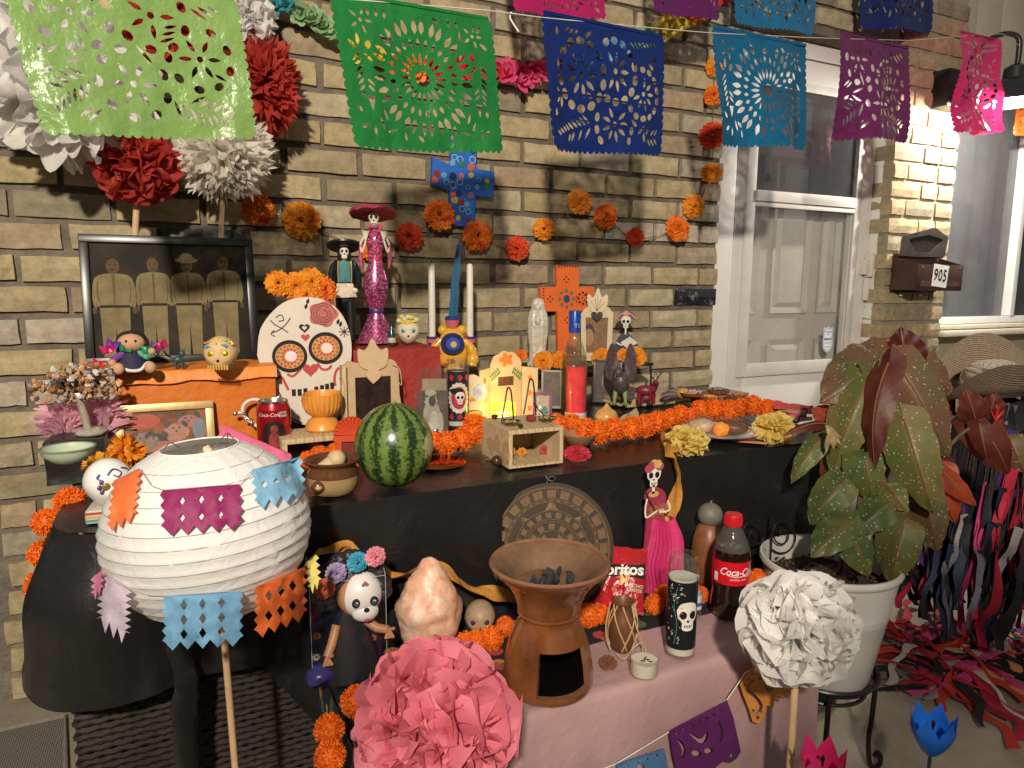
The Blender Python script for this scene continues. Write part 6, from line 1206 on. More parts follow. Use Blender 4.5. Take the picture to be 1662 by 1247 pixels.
# brick-red tray box with little dishes, onion, dried leaf, bowls, plate, paper flowers
p = onZ(1184, 658, TT); bx = thing('clay_coloured_box', 'low brick red wooden box by the door with small clay dishes on it', 'box', p+Vector((0, .045, 0)), .05)
ob('body', one(*box((-.078, -.05, 0), (.078, .06, .032), .002)), M((.36, .12, .06), .55, .12, 30), bx); ob('lid_board', one(*box((-.08, -.052, .0325), (.08, .062, .037), .0015)), M((.42, .2, .12), .55, .12, 30), bx); BZ = TT+.038
for x, y, rx_, c, f, lab in ((1116, 642, 24, (.25, .07, .03), (.5, .3, .3), 'largest clay dish with pale pink contents on the box'), (1165, 640, 19, (.2, .08, .04), (.25, .2, .14), 'clay dish heaped with seeds in the middle of the box'), (1152, 652, 16, (.25, .08, .04), (.6, .3, .05), 'clay dish of yellow seeds at the front of the box'), (1196, 648, 14, (.24, .08, .04), (.35, .18, .06), 'smallest clay dish at the right end of the box'), (1186, 652, 12, (.18, .06, .03), (.1, .06, .04), 'dark clay dish between the seeds and the smallest dish')):
    t = pth('clay_dish', lab, 'dish', onZ(x, y+(4 if x == 1116 else 0), BZ) if x > 1120 else onZ(x+16, y+4, BZ)+Vector((0, .02, 0)), group='clay dishes on the brick red box')
    parts(t, ('dish', one(*lathe([(rx_*.5, 0), (rx_*.9, 3), (rx_, 8), (rx_*.9, 8), (rx_*.7, 5), (0, 4)], 24, True)), M(c, .35, .15, 60))); mb = MB(); [E(mb, rx_*.62*sqrt(random.random())*cos(a), 7+random.uniform(0, 3), 2.4, 1.8, 2.2, rx_*.62*random.random()*sin(a), n=6, k=4) for a in (random.uniform(0, 6.3) for _ in range(34))]; parts(t, ('contents', mb, M(f, .5, .4, 200))); t.children[-1]['kind'] = 'stuff'
t = pth('onion', 'yellow onion sitting behind the orange garland', 'onion', onZ(984, 690, TT)); mb = one(*lathe([(4, 1), (12, 2), (18, 9), (19, 15), (15, 23), (7, 28), (3, 33), (1, 36)], 24, True)); parts(t, ('bulb', mb, M((.55, .3, .09), .3, .2, 25)))
t = pth('dried_husk', 'dry pale corn husk curls lying right of the onion', 'corn husk', onZ(1020, 690, TT)); mb = MB()
for i in range(5): flat(mb, lens(-16+7*i, 8, .4+.3*i, 22, 9), grid=4); 
mb.map(lambda q: (q.x, 5*sin(q.x*.3+q.z*.2), q.z)); parts(t, ('husk', mb, M((.5, .42, .26), .6, .15, 60, transl=.2)))
t = pth('shallow_clay_bowl', 'shallow brown clay bowl right of the wooden box', 'bowl', onZ(940, 722, TT)); parts(t, ('bowl', one(*lathe([(12, 0), (20, 3), (29, 17), (30, 19), (28, 19), (19, 6), (0, 4)], 32, True)), M((.3, .17, .08), .5, .12, 40)))
t = pth('red_silk_flower', 'crumpled dark red silk flower in front of the shallow clay bowl', 'flower', onZ(936, 746, TT)); mb = MB(); mb.add(RFS[0].v, RFS[0].f, 0, TR(0, 0, 10, rx=-.9, s=(22, 13, 16))); mb.add(RFS[1].v, RFS[1].f, 0, TR(10, -2, 7, rx=-1.2, s=(14, 10, 10))); parts(t, ('petals', mb, M((.36, .01, .025), .6, .25, 60)))
p = onZ(1187, 714, TT); t = pth('china_plate', 'white china plate of wrapped bread at the right end of the altar', 'plate', p+Vector((0, .045, 0))); parts(t, ('plate', one(*lathe([(34, 0), (38, 2), (62, 9), (64, 11), (60, 10.5), (37, 5), (0, 4)], 44, True)), M((.78, .75, .71), .2, .04, coat=.5)), ('rim_line', one(*lathe([(63.2, 10.9), (64.3, 11.3), (64.6, 10.6)], 44)), M((.12, .14, .25), .3)))
for x, y, sx_, c, lab, nm in ((-26, -6, 26, (.5, .36, .24), 'clear wrapped pale bread on the left of the china plate', 'wrapped_bread'), (20, -4, 30, (.12, .045, .022), 'clear wrapped dark bread on the right of the china plate', 'wrapped_bread'), (2, -24, 16, (.75, .25, .03), 'orange wrapped sweet at the front of the china plate', 'wrapped_sweet')):
    q = Vector(t.location)+Matrix.Rotation(t.rotation_euler.z, 3, 'Z') @ Vector((x, y, 8))*t.scale[0]; u = pth(nm, lab, 'bread' if nm == 'wrapped_bread' else 'sweet', q); mb = MB().add(*ball(1, 16, 12), X=TR(0, 0, 9, s=(sx_*.85, sx_*.6, 12))); crinkle(mb, 2, .12); parts(u, ('loaf', mb, M(c, .45, .3, 60)))
    if nm == 'wrapped_bread': mb = MB().add(*ball(1, 26, 16), X=TR(0, 0, 10, s=(sx_, sx_*.72, 15))); crinkle(mb, 4, .11); crinkle(mb, 2, .3); parts(u, ('plastic_wrap', mb, glassmat('cling_film', (.97, .95, .93), .02, (.6, .55, .5), .8), 20))
t = pth('orange_napkin', 'pale orange paper napkin corner under the china plate', 'napkin', onZ(1222, 716, TT+.001)); mb = flat(MB(), [(-34, 2), (0, -9), (26, 0), (20, 14), (-20, 14)], grid=6); mb.map(lambda q: (q.x, -4-q.z*1.3, 1+1.5*sin(q.x*.3)*0-max(0, -q.z)*.8)); parts(t, ('paper', mb, M((.72, .35, .2), .7, .08, 30)))
def tissue_ruff(label, x, y, r, c, z=TT, seed=0):
    p = onZ(x, y+r*.7, z); p = p+Vector((0, .01, r*mpp(p)*.62)); return pompom(label, p, r*mpp(p)*1.05, c, 120, 'peony', sq=(1.25, 1, .75), psize=.85)
YEL = (.88, .72, .24)
tissue_ruff('crumpled yellow tissue flower hanging over the front edge with an orange streamer', 1118, 716, 30, YEL)
tissue_ruff('crumpled yellow tissue flower at the right end beyond the plate', 1262, 694, 30, YEL)
def ribbon(name, label, pts, w, m, cat='ribbon', tw=None, base=None, par=None):
    """a strip of crepe paper through points, twisting as given"""
    P = smoothpath(pts, 6); mb = MB(); n = len(P)
    for i, q in enumerate(P):
        d = (P[min(i+1, n-1)]-P[max(i-1, 0)]).normalized(); up = Vector((0, 0, 1)) if abs(d.z) < .8 else Vector((1, 0, 0)); s = d.cross(up).normalized(); u2 = s.cross(d); a = (tw or (lambda t: 0))(i/(n-1)); ax = s*sin(a)+u2*cos(a); ww = w*(.85+.3*noise.noise(Vector((i*.3, 1, w))))
        for j in range(5): v = j/4-.5; mb.v.append(tuple(q+ax*ww*v+d.cross(ax)*.004*cos(v*9+i*.4)))
    mb.f = [(i*5+j, i*5+j+1, i*5+j+6, i*5+j+5) for i in range(n-1) for j in range(4)]; mb.m = [0]*len(mb.f); o = ob(name, mb, m, par, ang=80); return o if par else tag(o, label, cat)
OCR = M((.66, .3, .06), .65, .12, 40, .3, 120, transl=.3)
ribbon('crepe_streamer', 'orange crepe streamer hanging from the yellow tissue flower over the black cloth', [onZ(1085, 703, TT+.012), onY(1090, 730, -.935), onY(1100, 765, -.945), onY(1098, 800, -.95), onY(1090, 830, -.952), onY(1080, 846, -.95)], .042, OCR, tw=lambda t: 1.57+2.2*t)
for x, y, c in ((1300, 662, (.6, .03, .12)), (1318, 668, (.5, .48, .42)), (1308, 676, (.1, .1, .1)), (1290, 672, (.4, .42, .3)), (1330, 690, (.5, .06, .05))):
    pass
p = onZ(1312, 690, TT); t = thing('folded_rags', 'small heap of coloured rag strips at the right end of the altar', 'cloth', p+Vector((0, .06, 0)))
for i, c in enumerate(((.5, .48, .42), (.1, .1, .1), (.6, .03, .12), (.35, .4, .3), (.5, .06, .05))): mb = one(*clothbox((-.05, -.025, .009*i), (.05, .025, .009*i+.012), 5)); crinkle(mb, .008, 22+i); o = ob('rag_strip', mb, M(c, .85, .1, 60), t); o.rotation_euler.z = .5*i
# ================================================================ altar front edge
# light wood step with the orange candle goblet
p = onZ(515, 752, TT); sp = thing('wooden_step', 'low pale wood step under the orange candle goblet', 'wooden step', p+Vector((0, .06, 0)), .02)
ob('top_board', one(*box((-.072, -.05, .045), (.072, .06, .056), .001)), WOOD, sp)
for s in (-1, 1): ob('side_board', one(*box((s*.066-.005, -.049, 0), (s*.066+.005, .058, .0448), .001)), WOOD, sp)
q = onZ(524, 697, TT+.057); t = pth('candle_goblet', 'orange wax goblet candle with ribbed bowl standing on the wooden step', 'candle', q); OW = M((.66, .27, .045), .4, .06, 20, sss=.2, coat=.1)
mb = MB(); mb.add(*lathe([(26, 0), (28, 3), (26, 10), (22, 17), (15, 21), (14, 23)], 40, True)); parts(t, ('foot', mb, OW))
mb = MB(); n = 96; mb.add(*lathe([(15, 22), (24, 28), (29, 38), (31, 50), (31, 60), (29, 61), (28, 58), (27, 48), (0, 44)], n)); mb.map(lambda v: (v.x*(1+.035*sin(24*atan2(v.y, v.x))*(20 < v.z < 58)), v.y*(1+.035*sin(24*atan2(v.y, v.x))*(20 < v.z < 58)), v.z-(3.5*max(0, sin(atan2(v.y, v.x)*1.0-2.2)) if v.z > 55 else 0))); parts(t, ('ribbed_bowl', mb, OW))
# drinks can
p = onZ(447, 743, TT); t = pth('drink_can', 'red soda can with white lettering and a dark printed figure', 'can', p); k = 27
CANR = M((.42, .008, .015), .25, .05, metal=.5, coat=.5); ALU = M((.6, .58, .56), .25, .05, metal=1)
parts(t, ('body', one(*lathe([(20, 0), (23, 2), (26.5, 8), (26.5, 82)], 40)), CANR), ('neck', one(*lathe([(26.5, 82), (23, 90), (22.6, 92)], 40)), CANR), ('lid', one(*lathe([(23, 91.5), (23.6, 94), (22.4, 95), (21.5, 91), (0, 91)], 40)), ALU))
mb = flat(MB(), [(x*1.0, z) for x, z in spl([(-17, 16), (-19, 40), (-15, 58), (0, 66), (15, 58), (19, 40), (17, 16), (0, 8)], 4)], y=.25, grid=5); flat(mb, ell(0, 34, 9, 14, 14), y=.4, m=1, grid=5); flat(mb, ell(0, 52, 6, 7, 12), y=.45, m=1, grid=5); wrap(mb, 26.5); ob('printed_figure', mb, [M((.02, .01, .012), .35), M((.22, .03, .03), .4, .5, 120)], t)
mb = MB(); text(mb, 'Coca-Cola', -8, 75, 8, .3, shear=.3, bold=.01); text(mb, 'STAR', 15, 77.5, 5.4, .3, bold=.03); text(mb, 'WARS', 15, 72.5, 5.4, .3, bold=.03); wrap(mb, 26.6); parts(t, ('lettering', mb, M((.7, .68, .66), .3, metal=.3)))
mb = flat(MB(), ell(3, 0, 6, 4, 14), [ell(4.5, 0, 2.4, 1.8, 10)], dep=.6); o = ob('pull_tab', mb, ALU, t, X=TR(0, -5, 92.4, rx=-pi/2))
t = pth('red_paper_bird', 'small red folded paper piece poking up behind the soda can', 'paper ornament', onZ(462, 712, TT)+Vector((0, .03, 0))); mb = flat(MB(), [(-14, 46), (-2, 52), (16, 62), (10, 48), (3, 40), (2, 0), (-3, 0), (-4, 38)], dep=1.5); parts(t, ('paper', mb, M((.5, .05, .05), .5)))
p, y0, l, LL = S_(428, -.49); t = pth('white_heart_frame', 'white heart shaped hoop with metal fittings behind the soda can', 'ornament', p); hz = y0-672
mb = one(*tube([(x, 0, z) for x, z in heart(6, hz, 70, 40)]+[heart(6, hz, 70, 40)[0]+()][:0], 2.8, 8, True)); parts(t, ('hoop', mb, M((.7, .68, .62), .35)))
mb = MB(); [mb.add(*tube([(x, -4, z), (x+5, -5, z+3), (x+14, -4, z-2)], 2, 8)) for x, z in ((-38, hz+4), (-28, hz-6), (20, hz+26), (14, hz+16))]; [E(mb, x, z, 3.4, 3.4, 2, -6) for x, z in ((-40, hz+5), (-16, hz-12), (26, hz+27))]; mb.add(*tube([(6, 0, 0), (6, 0, hz-26)], 2, 6)); parts(t, ('clasp', mb, M((.55, .55, .53), .25, .1, metal=1)))
# red fan topped box
p, y0, l, LL = S_(573, -.70); t = pth('red_shell_niche', 'small orange red wooden niche with a shell top behind the watermelon', 'ornament', p); NR = M((.55, .06, .02), .45, .1, 40)
mb = MB(); cx, cz = l(572, 705)
for i in range(12): a = pi*(i+.5)/12; mb.add(*tube([(cx, 0, cz), (cx+28*cos(a), -1.5, cz+30*sin(a))], [1.2, 3.8], 6))
parts(t, ('shell_fan', mb, NR)); mb = flat(MB(), LL(548, y0, 548, 718, 542, 712, 546, 704, 600, 704, 604, 712, 598, 718, 598, y0), [LL(556, y0-4, 556, 716, 590, 716, 590, y0-4)], dep=8); parts(t, ('niche_frame', mb, NR), ('back_panel', one(*box((-20, 5, 2), (20, 6.5, y0-714))), M((.16, .015, .01), .6)))
# watermelon
def melon(N, L, b, g):
    tc = N.new('ShaderNodeTexCoord'); gr = N.new('ShaderNodeTexGradient'); gr.gradient_type = 'RADIAL'; L.new(tc.outputs['Object'], gr.inputs[0])
    n1 = tex(N, L, tc.outputs['Object'], 'Noise', .15, Detail=8, Roughness=.78); n0 = tex(N, L, tc.outputs['Object'], 'Noise', .025, Detail=2)
    ma = N.new('ShaderNodeMath'); ma.operation = 'MULTIPLY_ADD'; ma.inputs[1].default_value = 2*pi*13; L.new(gr.outputs[1], ma.inputs[0])
    mb_ = N.new('ShaderNodeMath'); mb_.operation = 'MULTIPLY_ADD'; mb_.inputs[1].default_value = 15; L.new(n1.outputs[0], mb_.inputs[0]); L.new(ma.outputs[0], mb_.inputs[2]); 
    m0 = N.new('ShaderNodeMath'); m0.operation = 'MULTIPLY_ADD'; m0.inputs[1].default_value = 4; L.new(n0.outputs[0], m0.inputs[0]); L.new(mb_.outputs[0], m0.inputs[2])
    sn = N.new('ShaderNodeMath'); sn.operation = 'SINE'; L.new(m0.outputs[0], sn.inputs[0])
    r = ramp(N, [(.0, (.13, .19, .04)), (.54, (.075, .13, .022)), (.64, (.02, .05, .012)), (1, (.008, .022, .008))]); mr = N.new('ShaderNodeMapRange'); mr.inputs[1].default_value = -1; L.new(sn.outputs[0], mr.inputs[0]); L.new(mr.outputs[0], r.inputs[0])
    n2 = tex(N, L, tc.outputs['Object'], 'Noise', .35, Detail=6, Roughness=.8); mx = N.new('ShaderNodeMix'); mx.data_type = 'RGBA'; mx.blend_type = 'OVERLAY'; mx.inputs[0].default_value = .6; L.new(r.outputs[0], mx.inputs[6]); L.new(n2.outputs[0], mx.inputs[7])
    vd = N.new('ShaderNodeVectorMath'); vd.operation = 'DISTANCE'; vd.inputs[1].default_value = (46, -42, 70); L.new(tc.outputs['Object'], vd.inputs[0]); ad = N.new('ShaderNodeMath'); ad.operation = 'MULTIPLY_ADD'; ad.inputs[1].default_value = 60; L.new(n1.outputs[0], ad.inputs[0]); L.new(vd.outputs['Value'], ad.inputs[2])
    r3 = ramp(N, [(.0, (1, 1, 1)), (.46, (1, 1, 1)), (.5, (0, 0, 0))]); m4 = N.new('ShaderNodeMapRange'); m4.inputs[2].default_value = 100; L.new(ad.outputs[0], m4.inputs[0]); L.new(m4.outputs[0], r3.inputs[0])
    m5 = N.new('ShaderNodeMix'); m5.data_type = 'RGBA'; L.new(r3.outputs[0], m5.inputs[0]); L.new(mx.outputs[2], m5.inputs[6]); m5.inputs[7].default_value = (.36, .31, .17, 1); L.new(m5.outputs[2], b.inputs['Base Color'])
p = onZ(641, 787, TT); t = pth('watermelon', 'whole striped green watermelon on the black cloth', 'watermelon', p, rz=0); mb = MB().add(*ball(1, 48, 32)); mb.map(lambda v: (v.x*63, v.y*63, v.z*68+66)); o = ob('rind', mb, custom('watermelon_rind', melon, .28), t); o.location.z = 0
mb = one(*tube([(0, 0, 131), (1, 0, 135), (4, -1, 137)], [3.5, 2.2, 1.8], 8)); parts(t, ('stem_stub', mb, M((.2, .18, .07), .8)))
# brown glazed pot with pestle
p = onZ(541, 797, TT); t = pth('glazed_clay_pot', 'squat brown glazed clay pot with small handles beside the watermelon', 'pot', p); CLP = M((.09, .035, .012), .14, .3, 20, coat=.8); CLB = M((.3, .2, .09), .4, .15, 40)
parts(t, ('belly', one(*lathe([(32, 0), (38, 6), (41, 18), (41, 28)], 40, True)), CLB), ('glazed_top', one(*lathe([(41, 28), (40, 36), (37, 42), (37, 46), (44, 50), (45, 53), (43, 55), (38, 51), (34, 44), (34, 20), (0, 12)], 40)), CLP))
for s in (-1, 1): mb = MB(); E(mb, s*22, 18, 12, 10, 8, -34); E(mb, s*22, 18, 6, 4, 4, -41, 1); ob('handle', mb, [CLP, M((.4, .25, .1), .2, coat=.6)], t) if s < 0 else None
u = pth('pestle', 'pale round ended wooden pestle resting in the glazed clay pot', 'pestle', p+Vector((0, 0, 0)), rz=0); mb = one(*tube([(-26, -2, 34), (-10, -2, 42), (2, -2, 50)], [10, 12, 12], 14)); mb.add(*ball(15, 20, 14), X=TR(6, -2, 53)); parts(u, ('wood', mb, M((.5, .37, .22), .6, .1, 50)))
# ================================================================ low bench
BT = .476
def Bn(x, y, z=BT): return onZ(x, y, z)
p = Bn(889, 1108); t = pth('incense_burner', 'large glazed terracotta incense burner with flared bowl and square opening', 'incense burner', p)
TER = custom('glazed_terracotta', lambda N, L, b, g: (lambda n, r, sx, mr: (L.new(n.outputs[0], r.inputs[0]), L.new(r.outputs[0], b.inputs['Base Color']), L.new(g.outputs['Position'], sx.inputs[0]), bumpin(N, L, b, n.outputs[0], .25, .004)))(tex(N, L, g.outputs['Position'], 'Noise', 16, Detail=7, Roughness=.65), ramp(N, [(.25, (.10, .03, .01)), (.5, (.23, .075, .022)), (.8, (.32, .12, .04))]), N.new('ShaderNodeSeparateXYZ'), None), .17, **{'Coat Weight': .5})
DRY = M((.21, .09, .045), .7, .25, 20, .3, 60)
n = 84; vs, fs = lathe([(66, 0), (71, 3), (73, 8), (73, 14), (72.5, 26), (71, 40), (68.5, 55), (65, 70), (61, 83), (55, 98), (49, 112), (46.5, 120), (48, 124), (50, 128), (52, 142), (58, 158), (68, 174), (81, 189), (92, 198), (95, 204), (92, 208)], n)
def keep(f):
    c = sum((Vector(vs[i]) for i in f), Vector())/len(f); a = atan2(c.x, -c.y); return not (14 < c.z < 83 and -.22 < a < 1.15)
mb = MB().add(vs, [f for f in fs if keep(f)]); parts(t, ('body', mb, TER))
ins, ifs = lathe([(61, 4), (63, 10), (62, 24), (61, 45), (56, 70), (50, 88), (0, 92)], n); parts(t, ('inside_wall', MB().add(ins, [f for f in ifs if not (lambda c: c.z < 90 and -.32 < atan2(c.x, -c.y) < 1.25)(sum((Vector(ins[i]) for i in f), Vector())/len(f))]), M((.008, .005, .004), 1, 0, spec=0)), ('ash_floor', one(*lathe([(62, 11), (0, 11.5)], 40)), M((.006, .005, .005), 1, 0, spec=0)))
vs2, fs2 = vs, fs; mb = MB()
for a0 in (-.22, 1.15): mb.add([(r*sin(a0), -r*cos(a0), z) for r, z in ((73, 14), (70, 45), (61, 83), (53, 83), (60, 45), (63, 14))], [(0, 1, 4, 5), (1, 2, 3, 4)])
for z, r0, r1 in ((14, 73, 61), (83, 61, 52)): m_ = 10; o0 = len(mb.v); mb.add([(r*sin(-.22+1.37*i/m_), -r*cos(-.22+1.37*i/m_), z) for i in range(m_+1) for r in (r0, r1)], [(2*i, 2*i+1, 2*i+3, 2*i+2) for i in range(m_)])
parts(t, ('opening_edge', mb, DRY)); parts(t, ('bowl', one(*lathe([(92, 208), (88, 205), (75, 198), (62, 184), (52, 172), (0, 168)], n)), M((.15, .08, .042), .7, .4, 14, .2, 60)), ('rim', one(*lathe([(93.5, 203), (95.8, 206), (93, 209.5), (88, 206.5)], n)), DRY), ('collar', one(*lathe([(47, 121), (50.5, 124), (51, 127), (50, 129)], n)), TER))
for i in range(16):
    mb = MB().add(*ball(1, 7, 5)); rn = random.Random(i); mb.map(lambda v: v*rn.uniform(.7, 1.3)); o = ob('charcoal', mb, M((.03, .03, .032), .8, .5, 200), t, False, X=TR(rn.uniform(-34, 34), rn.uniform(-30, 26), 176+rn.uniform(0, 8), rn.uniform(0, 3), rn.uniform(0, 3), rn.uniform(0, 3), (rn.uniform(4, 14), rn.uniform(3, 7), rn.uniform(3, 7))))
p = Bn(698, 1058); t = pth('salt_lamp', 'tall rough pink salt crystal lump beside the boxed doll', 'salt crystal', p)
def salt(N, L, b, g):
    n_ = tex(N, L, g.outputs['Position'], 'Noise', 22, Detail=7, Roughness=.65); r = ramp(N, [(.3, (.52, .23, .13)), (.48, (.69, .41, .28)), (.64, (.83, .66, .55))]); L.new(n_.outputs[0], r.inputs[0]); L.new(r.outputs[0], b.inputs['Base Color']); bumpin(N, L, b, n_.outputs[0], .4, .006)
mb = MB().add(*ball(1, 64, 48)); mb.map(lambda v: (Vector((v.x*52*(1-.28*max(0, v.z)-.05*v.z), v.y*44*(1-.25*max(0, v.z)), v.z*80+77)))); mb.map(lambda v: v+(v-Vector((0, 0, 75))).normalized()*(6*noise.noise(v*.03)+2.6*noise.noise(v*.08)+1.1*noise.noise(v*.17)+.5*noise.noise(v*.4))); parts(t, ('crystal', mb, custom('pink_salt', salt, .38, **{'Subsurface Weight': .25, 'Subsurface Radius': (.03, .012, .006), 'Coat Weight': .2})))
# boxed doll
p = Bn(566, 1092); bxd = pth('boxed_doll_case', 'clear fronted navy card box with gold lettering that holds the skull faced doll', 'doll box', p, rz=face(p)+.12); bw, bh = 58, 196
def nightp(N, L, b, g):
    v = tex(N, L, g.outputs['Position'], 'Voronoi', 170); r = ramp(N, [(0, (.5, .5, .6)), (.06, (.012, .014, .05)), (1, (.008, .01, .035))]); L.new(v.outputs['Distance'], r.inputs[0]); L.new(r.outputs[0], b.inputs['Base Color'])
NV = custom('starry_card', nightp, .35); ob('back_card', one(*box((-bw, 24, 0), (bw, 26, bh))), NV, bxd, smooth=False); ob('base_card', one(*box((-bw, -26, 0), (bw, 23.8, 2))), NV, bxd, smooth=False)
mb = MB(); text(mb, 'CATRÍN', -22, bh-24, 19, 23.6, sx=.9, bold=.01); parts(bxd, ('lettering', mb, M((.45, .3, .1), .3, .2, metal=.6)))
mb = MB(); 
for x, z, c in ((-50, 96, 0), (-46, 60, 1), (-48, 24, 2), (-44, 122, 1), (40, 150, 0), (46, 110, 2), (44, 40, 1)): [flat(mb, lens(x, z, a, 6, 2.6, 1.5), y=23.5-.05*c, m=c) for a in (2*pi*i/9 for i in range(9))]
ob('printed_flower', mb, [M((.3, .03, .16), .4), M((.4, .16, .04), .4), M((.5, .4, .3), .4)], bxd)
mb = MB(); mb.add(*tube([(-bw, -26, 2), (-bw, -26, bh*.86), (-bw, 24, bh)], .5, 4)); mb.add(*tube([(bw, -26, 2), (bw, -26, bh*.86), (bw, 24, bh)], .5, 4)); mb.add(*tube([(-bw, -26, bh*.86), (bw, -26, bh*.86)], .5, 4)); parts(bxd, ('clear_edge', mb, M((.4, .4, .42), .1, 0, coat=.8)))
mb = flat(MB(), [(-bw, 2), (bw, 2), (bw, bh*.86), (-bw, bh*.86)], y=-25.5); parts(bxd, ('clear_window', mb, glassmat('clear_plastic', (.97, .97, .98), .015, (.4, .4, .4), 1.3)))
t = pth('skull_faced_doll', 'doll with white skull make-up, black hair with flowers and a black dress', 'doll', p+Vector((-.004, -.004, .004)), rz=face(p)+.12, k=1.26); DSK = M((.42, .2, .1), .45, .06)
mb = MB().add(*ball(1, 26, 18)); mb.map(lambda v: (v.x*27+16, v.y*24-5, v.z*30+108)); parts(t, ('head', mb, DSK))
mb = MB().add(*ball(1, 26, 18)); mb.map(lambda v: (v.x*27+19, v.y*25-7.5, v.z*30+108)); mb.add(*ball(1, 18, 12), X=TR(22, -22, 90, s=(17, 12, 13))); parts(t, ('face_paint', mb, M((.68, .64, .62), .3, .03, coat=.3)))
mb = MB(); E(mb, 9, 122, 37, 34, 26, 9)
for i in range(90): a = random.uniform(-.3, pi+.6); r = random.uniform(27, 42); E(mb, 10+r*cos(a)*1.05, 112+r*sin(a)*1.0, 9, 9, 9, random.uniform(-8, 14), n=8, k=6)
parts(t, ('hair', mb, M((.022, .02, .023), .4, .5, 160, .6, 190)))
for s in (-1, 1): mb = MB(); E(mb, 21+s*11, 106, 5.2, 6.2, 3, -31); parts(t, ('eye_patch', mb, INK)); mb = MB(); E(mb, 21+s*11, 106, 3, 3.8, 2, -33); E(mb, 22+s*11, 108, 1, 1, 1, -34.6, 1); ob('eye', mb, [M((.05, .08, .12), .1, coat=.8), BONE], t)
mb = MB(); E(mb, 22, 97, 3.6, 2.8, 2.5, -34); parts(t, ('nose', mb, INK)); mb = flat(MB(), lens(23, 84, 0, 9, 4, -4.5), y=-34.6); parts(t, ('lips', mb, M((.4, .06, .1), .4)))
mb = flat(MB(), heart(22, 128, -9), y=-28); parts(t, ('forehead_mark', mb, M((.25, .12, .18), .4)))
for x, z, c in ((-26, 128, (.55, .12, .06)), (-12, 146, (.3, .24, .4)), (14, 156, (.04, .28, .42)), (36, 160, (.6, .2, .25))): mb = MB(); mb.add(RFS[0].v, RFS[0].f, 0, TR(x, -24, z, rz=.2, s=13)); parts(t, ('hair_flower', mb, M(c, .6, .15, 90)))
mb = MB(); mb.add(*lathe([(36, 0), (40, 6), (30, 30), (20, 54), (12, 76), (10, 82)], 26), X=TR(4, 0, 2)); crinkle(mb, 5, .09); parts(t, ('dress', mb, M((.012, .011, .016), .8, .4, 150)))
mb = MB(); [E(mb, x, z, rx_, rz_, 14, -18) for x, z, rx_, rz_ in ((-34, 14, 20, 13), (-10, 9, 16, 10), (20, 8, 16, 8))]; crinkle(mb, 4, .1); parts(t, ('satin_skirt', mb, M((.04, .03, .16), .3, .3, 40)))
for x0, x1, z1 in ((-12, -26, 40), (24, 50, 62)): mb = one(*tube([(x0, -10, 72), ((x0+x1)/2, -18, (72+z1)/2-4), (x1, -26, z1)], [6, 6, 5.5], 10)); [mb.add(*tube([(x1, -26, z1), (x1+dx, -31, z1-9)], [2.6, 1.8], 7)) for dx in (-5, -1.5, 2, 5.5)]; mb.add(*tube([(x1, -26, z1), (x1+7, -30, z1+3)], [2.6, 2], 7)); parts(t, ('arm', mb, DSK))
# small skulls
for x, y, w_, c, lab in ((779, 1026, 50, (.33, .22, .14), 'small tan painted skull between the salt crystal and the burner'), (640, 1000, 60, (.16, .14, .12), 'grey stone skull half hidden behind the salt crystal')):
    p = Bn(x, y) if x > 700 else Bn(x, y)+Vector((0, .02, 0)); t = pth('small_skull', lab, 'skull', p); skull3d(t, w_, M(c, .5, .15, 40), M((.05, .02, .02), .4))
# carved disc
p = Vector((onY(894, 978, -.98).x, -.985, BT)); yb2 = ypx(894, -.965, BT); t = pth('carved_calendar_disc', 'large round carved brown disc with rings of blocks leaning on the black cloth', 'carved disc', p, rz=face(p)*.75, rx=radians(-10)); R = 107; DK = M((.028, .017, .009), .55, .2, 60); LT = M((.12, .072, .034), .6, .25, 90)
def disc(mb, *a, **k): return mb
mb = MB(); mb.add(*lathe([(0, -5), (R, -5), (R+1, 0), (R, 5), (0, 5)], 80)); X = TR(0, 0, R+1, rx=pi/2); o = ob('disc', mb, DK, t, X=TR(0, 0, R, rx=pi/2, s=(.95, 1, 1)))
dsc = o
for r in (99, 80, 76, 62, 48, 44, 30, 14):
    mb = one(*tube([(r*cos(a), r*sin(a), 5.4) for a in (2*pi*i/72 for i in range(73))], 1.3 if r != 99 else 2.4, 6, False)); o = ob('ring_ridge', mb, LT, dsc)
def rblock(r0, r1, a, da, h=2.2, m=LT, nm='block'):
    mb = MB(); pts = [(r0, a-da), (r0, a+da), (r1, a+da*.96), (r1, a-da*.96)]; mb.add([(r*cos(q), r*sin(q), 4.9) for r, q in pts]+[((r0+(r-r0)*.92+.6)*cos(a+(q-a)*.86), (r0+(r-r0)*.92+.6)*sin(a+(q-a)*.86), 5+h) for r, q in pts], [(0, 1, 5, 4), (1, 2, 6, 5), (2, 3, 7, 6), (3, 0, 4, 7), (4, 5, 6, 7)]); return ob(nm, mb, m, dsc, smooth=False)
for i in range(24): rblock(82, 97, 2*pi*i/24, .105)
for i in range(20): rblock(50, 60, 2*pi*i/20+.1, .11)
for i in range(40): rblock(77, 79.5, 2*pi*i/40, .045, 1.4)
for i in range(8): a = 2*pi*i/8+pi/2; b_ = .20 if i % 2 == 0 else .13; r1 = 80 if i % 2 == 0 else 74; mb = MB(); mb.add([(62*cos(a-b_), 62*sin(a-b_), 5), (62*cos(a+b_), 62*sin(a+b_), 5), (r1*cos(a), r1*sin(a), 5), (66*cos(a), 66*sin(a), 9)], [(0, 1, 3), (1, 2, 3), (2, 0, 3)]); ob('ray_point', mb, M((.17, .105, .05), .6, .2, 90), dsc, smooth=False)
for i in range(4): rblock(16, 28, 2*pi*i/4+.78, .38, 2.5)
for i in range(12): rblock(32, 42, 2*pi*i/12, .17, 2)
